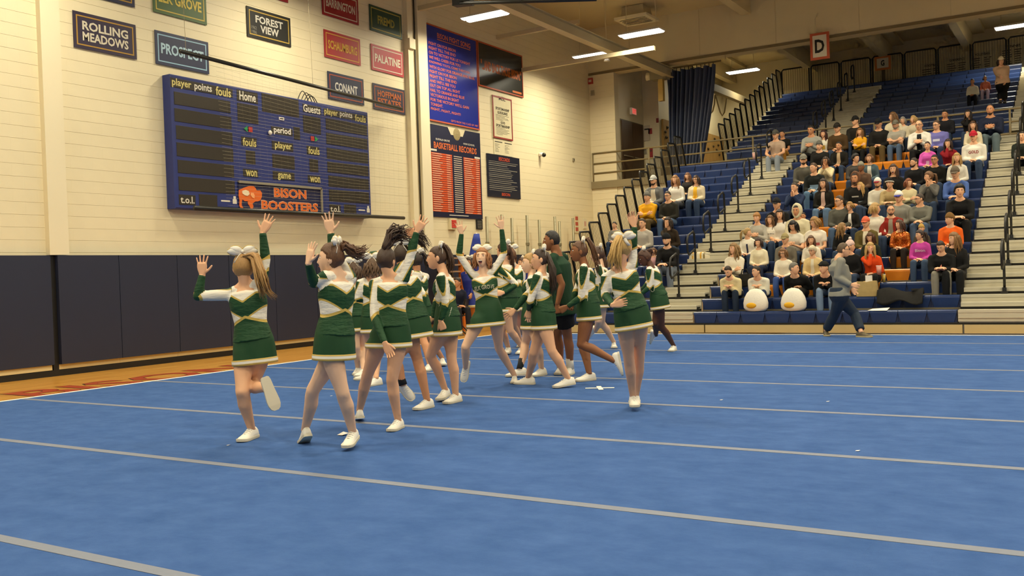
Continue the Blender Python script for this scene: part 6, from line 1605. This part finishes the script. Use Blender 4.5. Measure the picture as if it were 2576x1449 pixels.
T(2449, 343, 'man in red cap and white sweatshirt with red letters', 'e6e0d0', sex='m', style='short', hair='b8a890', hat=('cap', 'b02032'), print=('GOLD', '9a2434', .22, .07), fat=1.12, bottom=DENIM, topname='sweatshirt')
T(2333, 365, 'girl in bright pink hoodie with dark hair', 'd65bb4', style='short', hair='3a2620', hood=1, patch=('e8c8dc', .08, .18, .28), topname='hoodie', size=.9)
T(2385, 362, 'woman in dark red sweater with long dark hair and hand at mouth', '8a1620', style='long', hair='33201a', arms='chin', L=.22)
T(2061, 367, 'man in grey beanie and black hoodie', '1a1916', sex='m', style='short', hat=('beanie', '5d5b54'), hair='2e2218', hood=1, topname='hoodie')
T(2110, 368, 'man in black jacket over a beige hoodie', '17140f', sex='m', style='short', hair='1e160f', skin='tan', inner=('b59a78', .12, .05, .49), hood=1, topname='jacket')
T(2021, 402, 'man in grey cap and grey jacket with glasses by the stairs', '57544a', sex='m', style='short', hat=('cap', '7d7a6e'), hair='33281c', glasses=1, beard=1, hyaw=20, topname='jacket')
T(2047, 420, 'young man in black shirt with pale blue print and jeans', '1c1f1c', sex='m', style='short', hair='4a3422', patch=('7d95a8', .2, .16, .28), bottom='5b7894', arms='lap', hyaw=65)
T(2077, 404, 'woman in cream fleece jacket with glasses, hands raised', 'd8c89e', style='bob', hair='33241a', glasses=1, arms='hands_up', skin='tan', topname='fleece')
T(2152, 400, 'person in dark grey sweatshirt leaning with dark curly hair', '46423e', style='curly', hair='1e1612', sex='m', hyaw=-30)
T(2187, 398, 'woman with brown bob in a white top and blue grey overshirt', '4d5f66', style='bob', hair='6a4424', inner=('ddd8c8', .13, .05, .49), topname='overshirt')
T(2166, 420, 'man in grey hooded cap and brown camouflage jacket', '5d4534', sex='m', style='short', hat=('beanie', '8c8878'), skin='brown', topname='jacket')
T(2152, 448, 'man in raised brown hood over a black sweatshirt', '1b1a18', sex='m', style='short', hat=('hood', '6a4a36'), hair='2a1e16', skin='tan', beard=1, patch=('b8b4a8', .14, .29, .32), topname='sweatshirt')
T(2247, 425, 'laughing woman in black with long brown hair', BLK, style='long', hair='4a3020', laugh=1, hyaw=30)
T(2300, 408, 'bearded man in black jacket looking sideways', '18181a', sex='m', style='short', hair='33241a', beard=1, hyaw=85, topname='jacket')
T(2351, 403, 'man with glasses in black puffer jacket', '14130f', sex='m', style='short', hair='1c1510', glasses=1, skin='tan', topname='jacket')
T(2407, 395, 'blonde woman in white vest behind the blue sweater man', 'd9d3c4', style='long', hair='a8844c', hyaw=25)
T(2403, 434, 'man in brown cap and blue sweater leaning forward', '4c66a4', sex='m', style='short', hair='4a3a2a', hat=('cap', '6a5f50'), arms='knees', hpitch=-15, bottom=DENIM)
T(2337, 444, 'woman in grey sweatshirt looking sideways with hands clasped up', '66635c', style='pony', hair='6e4a2a', hyaw=95, arms='hands_up', topname='sweatshirt')
T(2285, 460, 'auburn haired woman in cream hoodie with folded arms', 'e2d4a8', style='bob', hair='7a3f1c', arms='cross', hood=1, topname='hoodie', hyaw=-20)
T(2238, 463, 'man in black striped beanie and tan jacket', 'bda676', sex='m', style='short', hat=('beanie', '15151a', 'd8d4c8'), hair='2e2218', arms='knees', topname='jacket')
T(2208, 461, 'man in white and red cap with a white hoodie', 'dcd6c4', sex='m', style='short', hat=('cap', 'e2ded4', '9a2030'), hair='3a2a1c', beard=1, hood=1, topname='hoodie')
T(2164, 471, 'blonde woman in black sweatshirt with pale print', BLK, style='long', hair='c0985a', patch=('a9b4be', .16, .2, .3), hyaw=60, topname='sweatshirt')
T(2071, 458, 'woman with long dark hair in dark jacket over a pink beige top', '1f1c16', style='long', hair='2c1c14', inner=('c9a898', .11, .03, .49), bottom='5d7896', topname='jacket', L=.36)
T(1999, 472, 'man in dark blue jacket with clasped hands at his mouth', '22304e', sex='m', style='short', hair='3a2e22', arms='hands_up', bottom='2a3040', topname='jacket', hyaw=55)
T(2414, 480, 'young man with black curly hair in black hoodie', '161616', sex='m', style='curly', hair='14100c', arms='knees', hood=1, bottom='1a1a1a', topname='hoodie', hyaw=20)
T(2261, 498, 'man in white cap with blue visor and grey hoodie', '8e8c80', sex='m', style='short', hair='5a4028', hat=('cap', 'e8e4dc', '3c3e9a'), hood=1, topname='hoodie')
T(2314, 503, 'large man in grey quarter zip sweater and jeans looking sideways', '6e6d62', sex='m', style='short', hair='3e3024', glasses=1, hyaw=95, fat=1.15, bottom=JEANS, arms='knees', lean=10)
T(2112, 504, 'man with glasses in charcoal sweater looking sideways', '56554c', sex='m', style='short', hair='4a3626', glasses=1, hyaw=80, bottom=JEANS)
# middle rows
T(1954, 514, 'man in black cap and black shirt next to the stairs', '1c1a18', sex='m', style='short', hat=('cap', '1a1a1c'), hair='3a2e22')
T(2005, 526, 'young person with a raised cream hood', 'd6cba8', sex='m', style='short', hat=('hood', 'd6cba8'), hair='1e160f', skin='tan', topname='hoodie')
T(1904, 545, 'woman with blond fringe in grey top beside the handrail', 'b5b0a2', style='bangs', hair='a06f34', arms='phone', bottom='2a2a30')
T(1938, 555, 'woman with curly brown hair in white lettered sweatshirt', 'e6decb', style='long', hair='6a4826', wave=.03, bottom=JEANS, print=('OHIO', '6a675e', .2, .03), topname='sweatshirt', fat=1.08)
T(1961, 536, 'woman with long straight dark hair in white t-shirt', 'ded7c6', style='long', hair='2e1c12', L=.36, short=1, hyaw=20, topname='t_shirt')
T(1995, 567, 'black haired woman in white t-shirt looking down at a cup', 'ddd7c6', style='long', hair='17110e', short=1, arms='phone', hpitch=-28, topname='t_shirt', L=.2)
T(2021, 545, 'small boy in dark jacket between the white shirted women', '26262a', size=.72, sex='m', style='short', hair='1c140e', skin='tan', topname='jacket')
T(2050, 555, 'blonde woman in white t-shirt with red print, turned aside', 'e2d8c6', style='bob', hair='9a7440', short=1, hyaw=75, hpitch=-15, patch=('b8605a', .2, .2, .26), topname='t_shirt', fat=1.08)
T(2138, 522, 'woman with short blonde hair in black jacket with white collar', '1d1c1a', style='bob', hair='9c7640', inner=('e4e0d6', .10, .1, .5), hyaw=60, topname='jacket', L=.07)
T(2118, 575, 'woman in black with wavy blonde hair looking away', '171716', style='long', hair='8c6a3c', hyaw=-70, wave=.02)
T(2201, 522, 'blonde woman in white sweater looking away from the mat', 'e2dac6', style='bob', hair='b08c52', hyaw=-70)
T(2241, 529, 'bald man with glasses and beard in red plaid jacket', '8a2418', sex='m', style='thin', hair='4a3626', beard=1, glasses=1, inner=('8c8270', .12, .05, .49), hyaw=20, topname='jacket', fat=1.08)
T(2178, 560, 'person in salmon cap and olive camouflage jacket', '5f5228', sex='m', style='short', hat=('cap', 'd8684a'), hair='7a5a34', inner=('ddd2b6', .14, .2, .5), topname='jacket')
T(2263, 565, 'woman in sparkling orange sequin top with dark hair', 'c65a12', style='long', hair='4a2e20', hyaw=75, L=.18, arms='lap', bottom='2a241e', topname='sequin_top', sequin=1)
T(2390, 556, 'young person in bright orange hoodie and brown knit cap', 'e8641c', sex='m', style='short', hat=('beanie', '7a5a30'), hair='5a3a1e', hood=1, hyaw=85, topname='hoodie')
T(2318, 577, 'child in tan knit cap behind the pink sweatshirt woman', '4a4438', size=.75, style='short', hat=('beanie', 'b5934e'), hair='4a3320')
T(2189, 597, 'woman with reddish brown hair looking down in dark green', '23281c', style='long', hair='4e301c', hpitch=-22, L=.2)
T(1880, 587, 'woman with blonde ponytail in white hoodie with navy stripe', 'e4ddca', style='pony', hair='a4854e', hyaw=-60, hood=1, patch=('2a2c48', .045, .02, .4), topname='hoodie')
T(1846, 624, 'woman with long wavy fair hair in white sweatshirt at the row end', 'e4dac2', style='long', hair='8c6c40', wave=.025, hyaw=60, bottom='1c1b1a', topname='sweatshirt', arms='cross')
T(1908, 615, 'woman with dark bob in cream v neck sweater', 'e8ddbc', style='bob', hair='33201a', bottom='2a3248')
T(1975, 602, 'man in khaki cap and grey jacket behind the white topped woman', '6d675a', sex='m', style='short', hat=('cap', '9a8c60'), hair='8a8274', inner=('4a3a78', .08, .3, .5), topname='jacket')
T(2040, 608, 'woman with brown hair in white sweater behind the tan jacket', 'e2d9c4', style='long', hair='5e3f28', hyaw=20, L=.2)
T(1970, 642, 'woman with glasses and brown hair in white quarter zip top', 'e6dcc4', style='bob', hair='7a5530', glasses=1, hpitch=-14, bottom='3a5490')
T(2044, 632, 'older woman with short white hair in pale tan jacket', 'd8bc84', style='bangs', hair='cfc2a0', glasses=1, hyaw=55, topname='jacket', inner=('e0d6bc', .09, .1, .5))
T(2138, 622, 'woman in white bobble hat and black coat in profile', '161616', style='short', hair='2a1e16', hat=('beanie', 'd8b8ac', 'd8b8ac', 'e4d6c8'), hyaw=-80, topname='coat')
T(2189, 625, 'blonde woman in bright orange sweatshirt covering her mouth', 'e24a14', style='long', hair='b89456', arms='chin', bottom='1d1c1a', hyaw=15, topname='sweatshirt')
T(2314, 597, 'woman in magenta sweatshirt with white script and dark ponytail', 'c2449c', style='pony', hair='33211a', hyaw=80, print=('Bison', 'e8d4dc', .22, .07), bottom='3f5068', topname='sweatshirt')
T(2400, 597, 'smiling woman with long light brown hair in black with orange badge', '1a1918', style='long', hair='7e5a30', hyaw=80, patch=('d8582a', .06, .3, .37), bottom='161616', shoe='cfc0a0')
T(2367, 622, 'young man in black printed hoodie and grey sweatpants looking down', '171716', sex='m', style='short', hair='2e2016', hood=1, hpitch=-35, hyaw=45, arms='knees', bottom='8c8676', patch=('c98a78', .17, .26, .36), fat=1.12, topname='hoodie', shoe='2a2a2a')
# front row
T(1832, 682, 'man in cream hoodie bending toward his phone in the front row', 'e0cf9c', sex='m', style='short', hair='2a1c12', beard=1, hood=1, arms='knees', hpitch=-30, hyaw=40, bottom='26303f', topname='hoodie', shoe='6a3c1c', k=1)
T(1903, 682, 'man in white quarter zip with clasped hands in the front row', 'e4dec8', sex='m', style='short', hair='241a12', arms='knees', hyaw=75, bottom='2c3a56', topname='pullover', patch=('4a4840', .07, .26, .31), k=1)
T(1997, 676, 'grey haired man in black hoodie with grey drawstrings in the front row', '1b1a17', sex='m', style='short', hair='6c675c', hood=1, arms='lap', hyaw=-55, bottom='23201c', topname='hoodie', k=1)
T(2073, 673, 'man in black flat cap and black jacket with pale jeans in the front row', '191816', sex='m', style='short', hair='4a4238', hat=('flat', '1d1c1a'), arms='knees', hyaw=70, bottom='7c90a8', topname='jacket', k=1)
# upper tier
T(1508, 656, 'bald man in profile low beside the corner bank rail', '2a2c30', sex='m', style='thin', hair='4a3a2c', hyaw=-60)
T(1523, 690, 'small child low in front of the bald man', '3a3c40', size=.7, style='short', hair='3a2618')
T(2446, 205, 'small girl in white top sitting high in the upper tier', 'd9d2bc', size=.72, style='short', hair='241811', skin='tan', bottom='17161a', upper=True)
T(2478, 197, 'small child in coral top and lavender leggings in the upper tier', 'c97058', size=.74, style='short', hair='3a2418', skin='tan', bottom='b9a4b8', upper=True)
T(1951, 340, 'adult in grey cap holding a boy at the foot of the upper railing', 'b39a84', sex='m', style='short', hat=('cap', '55534c'), hair='33281c', bottom='8a929a', arms='hold', short=1)
T(1968, 336, 'boy in black shirt and tan trousers on the lap of the capped adult', '1a1916', size=.82, sex='m', style='short', hair='17110d', skin='tan', bottom='a8762c', short=1, patch=('c9b890', .13, .2, .3))

T(2571, 343, 'person in dark green at the edge of the photo beside the upper handrail', '20261f', sex='m', style='short', hair='2a2018', bottom='1c1e22')
# ---- standing and walking figures
def walker(sp):
    J = px_skeleton(dict(sp, male=sp.get('sex') == 'm'))
    for sd in 'RL': J['hn'+sd] = hand_normal(J, sd, 'in')
    o = person(sp['label'], J['ground'], sp.get('group')); casual(o, J, dict(sp, vx=sp.get('vx', 0.015)), lod=1); return o, J
wm, wJ = walker(dict(label='man in grey sweatshirt and jeans walking past the front row', foot=(2078, 849), z=ZM, dz=-.05, sex='m', yaw=-88, hyaw=-82, neck=(2108, 652), pel=(2112, 742), head=(2121, 629), lean=0, s=1.06, top='8c8a7e', bottom='2c3746', hair='5a4630', style='short', glasses=1, shoe='5a5038', sole='b8a87c', topname='sweatshirt', fat=1.3, vx=.014,
   armR=((2106, 698), (2140, 716), 'n', 'n', (2158, 720), 'hold', 'in'), armL=((2124, 698), (2142, 724), 'f', 'm', None, 'hold', 'in'),
   legR=((2100, 790), (2078, 831), 'g', (2092, 849)), legL=((2150, 790), (2166, 834), 'g', (2196, 846))))
walker(dict(label='tall man in green baseball jersey and black shorts among the cheerleaders', foot=(1432, 945), sex='m', yaw=118, hyaw=98, neck=(1402, 642), pel=(1420, 768), head=(1388, 606), s=1.08, top='1c3a26', bottom='121212', shorts=1, short=1, skin='brown', hair='15100c', style='short', shoe='e6e0d0', sole='cfc7b0', sock=1, topname='jersey', hem=-.10, loose_fit=.03, vx=.012, hand='fist',
   armL=((1414, 716), (1402, 766), 'm', 'm', (1404, 784), 'fist', 'in'), armR=((1398, 706), (1388, 760), 'f', 'm', None, 'fist', 'in'),
   legL=((1428, 846), (1434, 922), 'g', (1416, 944)), legR=((1402, 842), (1410, 920), 'g', (1386, 948))))
su, sJ = walker(dict(label='woman in pink beige coat and white cap standing in the upper tier', foot=(2522, 255), z=UP_Z+UP_R*5-0.43+0.0, sex='f', yaw=15, hyaw=20, neck=(2518, 168), pel=(2522, 207), head=(2518, 155), s=1.0, top='c9a684', bottom='151310', hair='2a1a12', style='bob', hat=('beanie', 'e2d6b4'), topname='coat', hem=-.06, fat=1.12, vx=.02,
   armR=((2506, 185), (2514, 192), 'm', 'n', None, 'relaxed', 'in'), armL=((2534, 188), (2530, 204), 'm', 'n', None, 'relaxed', 'in'),
   legR=((2516, 230), (2517, 252), 'g', (2515, 256)), legL=((2527, 230), (2528, 252), 'g', (2526, 256))))
# ------------------------------------------------------------------ small things around the hall
def seat_top(px, k, dy=0.12, upper=False):
    Yf, zs = (UP_Y+UP_D*k, UP_Z+UP_R*k) if upper else (ROW_Y+ROW_D*k, SEAT_Z+ROW_R*k)
    d = None
    for y in [Yf+dy]:
        r = ray(px, 700); # x on that row's line at seat height
        lo, hi = -14.0, 3.0
        for _ in range(40):
            mid = (lo+hi)/2; q = np.array((mid, y, zs))-CAM_O; sx = IMG_W/2+FPX*(q @ CAM_R)/(q @ CAM_F)
            if sx < px: lo = mid
            else: hi = mid
    return np.array((lo, Yf+dy, zs))
PLUSH = mat('plush_white', 'e9e2d0', rough=0.95, noise=0.06, scale=40, bump=0.5); PLUSHY = mat('plush_yellow', 'd9a420', rough=0.9)
for px, lab in ((1902, 'yellow patched white plush stand-in for a mascot head, between the cream hoodie and white pullover'), (1997, 'yellow patched white plush stand-in for a mascot head, before the black hoodie man')):
    c = seat_top(px, 0, 0.13)  # plain plush form standing in for a white mascot head
    mb = MB(); R = []
    for z, r in ((0.0, .14), (0.02, .21), (0.08, .255), (0.18, .262), (0.29, .235), (0.39, .18), (0.455, .11), (0.475, .03)):
        R.append([c+np.array((r*math.cos(a), 0.62*r*math.sin(a), z)) for a in np.linspace(0, 2*math.pi, 24, endpoint=False)])
    mb.rings(R); o = tag(mb.build('plush_mascot_standin', PLUSH, smooth=True, loc=tuple(c)), lab, 'cushion', 'white plush mascot stand-ins in the front row')
    MB().ball(c+np.array((-0.05, -0.15, 0.13)), .11, .05, .06).build('yellow_patch', PLUSHY, o, smooth=True)
# brown paper bag on the front bench
c = seat_top(2182, 1, 0.10)
mb = MB(); n = 16
R = []
for z, w in ((0, 1.0), (.1, 1.04), (.22, 1.0), (.30, .96)):
    R.append([c+np.array((0.19*w*math.cos(a)*(1/max(abs(math.cos(a)), abs(math.sin(a)))), 0.09*w*math.sin(a)*(1/max(abs(math.cos(a)), abs(math.sin(a)))), z+0.012*math.sin(5*a)*(z > .2))) for a in np.linspace(0, 2*math.pi, n, endpoint=False)])
mb.rings(R); bag = tag(mb.build('paper_bag', mat('kraft_paper', 'b59a62', rough=0.85, noise=0.15, scale=12), loc=tuple(c)), 'crumpled brown paper bag on the bench beside the orange sweatshirt woman', 'bag')
MB().box(c[0]-0.02, c[0]+0.10, c[1]-0.05, c[1]+0.03, c[2]+0.28, c[2]+0.42).build('white_packet', WHITEP, bag)
def cup(c, label, col, h=0.17, r=0.05, lid=None):
    o = tag(MB().tube([c, c+np.array((0, 0, h))], [r*0.75, r], n=14).build('drink_cup', mat('cup_'+col, col, rough=0.5), smooth=True, loc=tuple(c)), label, 'cup')
    MB().tube([c+np.array((0, 0, h)), c+np.array((0, 0, h+0.012))], [r*1.06, r*1.0], n=14).build('rim', WHITEP, o)
cup(seat_top(1899, 16, .1), 'pale pink cup standing on the top row of the corner bank', 'd8a89a', h=.20, r=.075)
cup(seat_top(2212, 2, -.10)+np.array((0, 0, .16)), 'red and white drink cup held by the orange sweatshirt woman', 'cf8f80', h=.18, r=.055)
cup(seat_top(2224, 2, .12), 'small yellow bottle cup beside the red and white drink cup', 'c9a84a', h=.16, r=.035)
c = seat_top(2206, 0, .10)
tag(MB().add([c+np.array(q) for q in [(-.16, -.08, .004), (.2, -.1, .004), (.22, .1, .05), (-.1, .1, .03), (-.16, -.08, .0), (.2, -.1, .0), (.22, .1, .044), (-.1, .1, .024)]], [(0, 1, 2, 3), (7, 6, 5, 4), (0, 4, 5, 1), (1, 5, 6, 2), (2, 6, 7, 3), (3, 7, 4, 0)]).build('paper_sheet', WHITEP, loc=tuple(c)), 'loose white paper sheet on the lowest blue bench', 'paper')
# dark coat thrown over a bench
c = seat_top(2266, 1, .02)
mb = MB(); R = []
for t in np.linspace(0, 1, 9):
    x = -0.42+0.84*t; a = 0.10+0.05*math.sin(7*t); R.append([c+np.array((x, -0.06+0.22*math.cos(g)*0.7, 0.03+a*max(0, math.sin(g))-(0.16+.05*math.sin(9*t))*(math.cos(g) < -0.6))) for g in np.linspace(0, 2*math.pi, 14, endpoint=False)])
mb.rings(R); co = tag(mb.build('draped_coat', cloth('1d1b18'), smooth=True, loc=tuple(c)), 'black coat thrown over the second blue bench', 'coat'); MB().obox(c+np.array((.3, -.05, .12)), (.09, .02, 0), (0, .05, 0), (0, 0, .02)).build('sleeve_cuff', cloth('2a2824'), co)
# striped throw over the corner bank
c = seat_top(1738, 5, .05)
V = []; F = []; nx, ny = 24, 6
for side in (0, 1):
    for j in range(ny+1):
        for i in range(nx+1):
            x = -0.5+1.0*i/nx; g = j/ny
            y = -0.03-0.02*math.sin(6*x) if g > .35 else 0.2-0.65*g; z = 0.012+0.02*math.sin(9*x+2*g)+0.02*math.sin(4*x) if g <= .35 else 0.012-(g-.35)*0.24+0.02*math.sin(9*x)
            V.append(c+np.array((x, y-0.012*side if g > .35 else y, z-(0.012*side if g <= .35 else 0))))
n1 = (nx+1)*(ny+1)
F = [(j*(nx+1)+i, j*(nx+1)+i+1, (j+1)*(nx+1)+i+1, (j+1)*(nx+1)+i) for j in range(ny) for i in range(nx)]
mb = MB(); mb.add(V, [], 0)
for k_, fc in enumerate(F):
    i = k_ % nx; mi = 1 if i in (5, 6, 13, 18) else (2 if i in (9, 15, 20) else 0)
    mb.f.append(fc); mb.m.append(mi); mb.f.append(tuple(q+n1 for q in reversed(fc))); mb.m.append(mi)
tag(mb.build('striped_throw', [cloth('d9cfb4'), cloth('c99a3a'), cloth('7a6a44')], smooth=True, loc=tuple(c)), 'cream and gold striped throw laid over the corner bank seats', 'blanket')
# dark handbag beside the white pullover man
c = seat_top(1874, 2, .02)
hb_ = tag(MB().rings([[c+np.array((.13*sx*w, .07*sy*w, z)) for sx, sy in ((-1, -1), (1, -1), (1, 1), (-1, 1))] for z, w in ((0, 1), (.12, 1.08), (.26, .85))]).build('handbag', cloth('23211b'), loc=tuple(c)), 'dark handbag on the bench behind the white pullover man', 'bag')
MB().tube([c+np.array((-.08, 0, .25)), c+np.array((-.05, 0, .36)), c+np.array((.05, 0, .36)), c+np.array((.08, 0, .25))], .012, n=6).build('strap', cloth('23211b'), hb_, smooth=True)
# things along the wall behind the cheerleaders
g = on_plane(1172, 836, 2, 0.0); D = depth_of(g)
r = thing('team_flag', 'furled blue flag on a white pole by the wall', 'flag', tuple(g))
top = at_depth(1199, 586, D)
MB().tube([g, g*0.25+top*0.75, top], [.022, .02, .016], n=8).build('pole', WHITEP, r, smooth=True)
BLF = mat('flag_blue', '2a3f9c', rough=0.7, noise=0.1)
R = []
for t in np.linspace(0, 1, 12):
    p = at_depth(1199-12*t, 588+165*t, D); w = 0.02+0.20*math.sin(math.pi*min(1, 0.12+0.75*t))*(0.6+0.5*t)
    R.append([p+HR*w*math.cos(a)*(1+.2*math.sin(3*a+4*t))+TOCAM*0.07*math.sin(a)*(0.4+t) for a in np.linspace(0, 2*math.pi, 16, endpoint=False)])
MB().rings(R).build('cloth', BLF, r, smooth=True)
r = thing('storage_rack', 'wooden slatted storage rack with an orange post by the wall', 'rack', (-13.75, 20.4, 0))
y0, y1 = on_plane(1128, 700, 0, -13.75)[1], on_plane(1163, 700, 0, -13.75)[1]
SL = mat('rack_slat', 'b08a68', rough=0.7, noise=0.15)
for k in range(11):
    MB().box(-14.1, -13.72, y0, y1-0.05, 0.15+0.17*k, 0.19+0.17*k).build('slat', SL, r)
MB().box(-13.8, -13.68, y1-0.09, y1, 0, 2.0).build('orange_post', mat('rack_orange', 'd8741f', rough=0.6), r); MB().box(-14.1, -14.02, y1-0.09, y1, 0, 2.0).box(-14.1, -14.02, y0, y0+0.06, 0, 2.0).build('back_post', HOLD, r)
MB().box(-13.8, -13.72, y0, y0+0.05, 0, 2.0).build('front_post', HOLD, r)
# folding chairs for the people waiting by the wall
def folding_chair(x, y, ang, label, col='1d1c1a'):
    r = thing('folding_chair', label, 'chair', (x, y, 0), group='chairs by the wall'); c, s_ = math.cos(ang), math.sin(ang)
    P_ = lambda a, b, z: np.array((x+a*c-b*s_, y+a*s_+b*c, z)); m = mat('chair_'+col, col, rough=0.5)
    mb = MB().rings([[P_(-.21, -.2, z), P_(.21, -.2, z), P_(.2, .2, z), P_(-.2, .2, z)] for z in (.44, .47)]); mb.build('seat', m, r)
    mb = MB().rings([[P_(-.2, .22+d, z), P_(.2, .22+d, z), P_(.2, .245+d, z), P_(-.2, .245+d, z)] for z, d in ((.62, .0), (.85, .05))]); mb.build('backrest', m, r)
    for sx in (-1, 1):
        MB().tube([P_(sx*.21, -.25, 0), P_(sx*.21, .15, .5), P_(sx*.21, .28, .86)], .014, n=6).build('leg', BLACK, r); MB().tube([P_(sx*.19, .28, 0), P_(sx*.19, -.15, .45)], .014, n=6).build('leg', BLACK, r)
folding_chair(-13.1, 18.6, -1.2, 'black folding chair by the wall holding a seated person in dark clothes')
J = seated_skeleton(-13.1, 18.6-0.17, 0.47, dict(s=1.0, yaw=-60, arms='lap', sex='m', hyaw=40, lean=10), deck=0.47)
o = person('seated person in dark clothes by the padded wall behind the cheerleaders', J['ground'], 'people waiting by the wall'); casual(o, J, dict(top='1d2030', bottom='22242c', sex='m', style='short', hair='2a1c12', skin='tan', topname='jacket', seed=4))
folding_chair(-12.35, 20.6, -1.0, 'orange backed folding chair beyond the braided cheerleader', 'd8761f')
run_jobs()
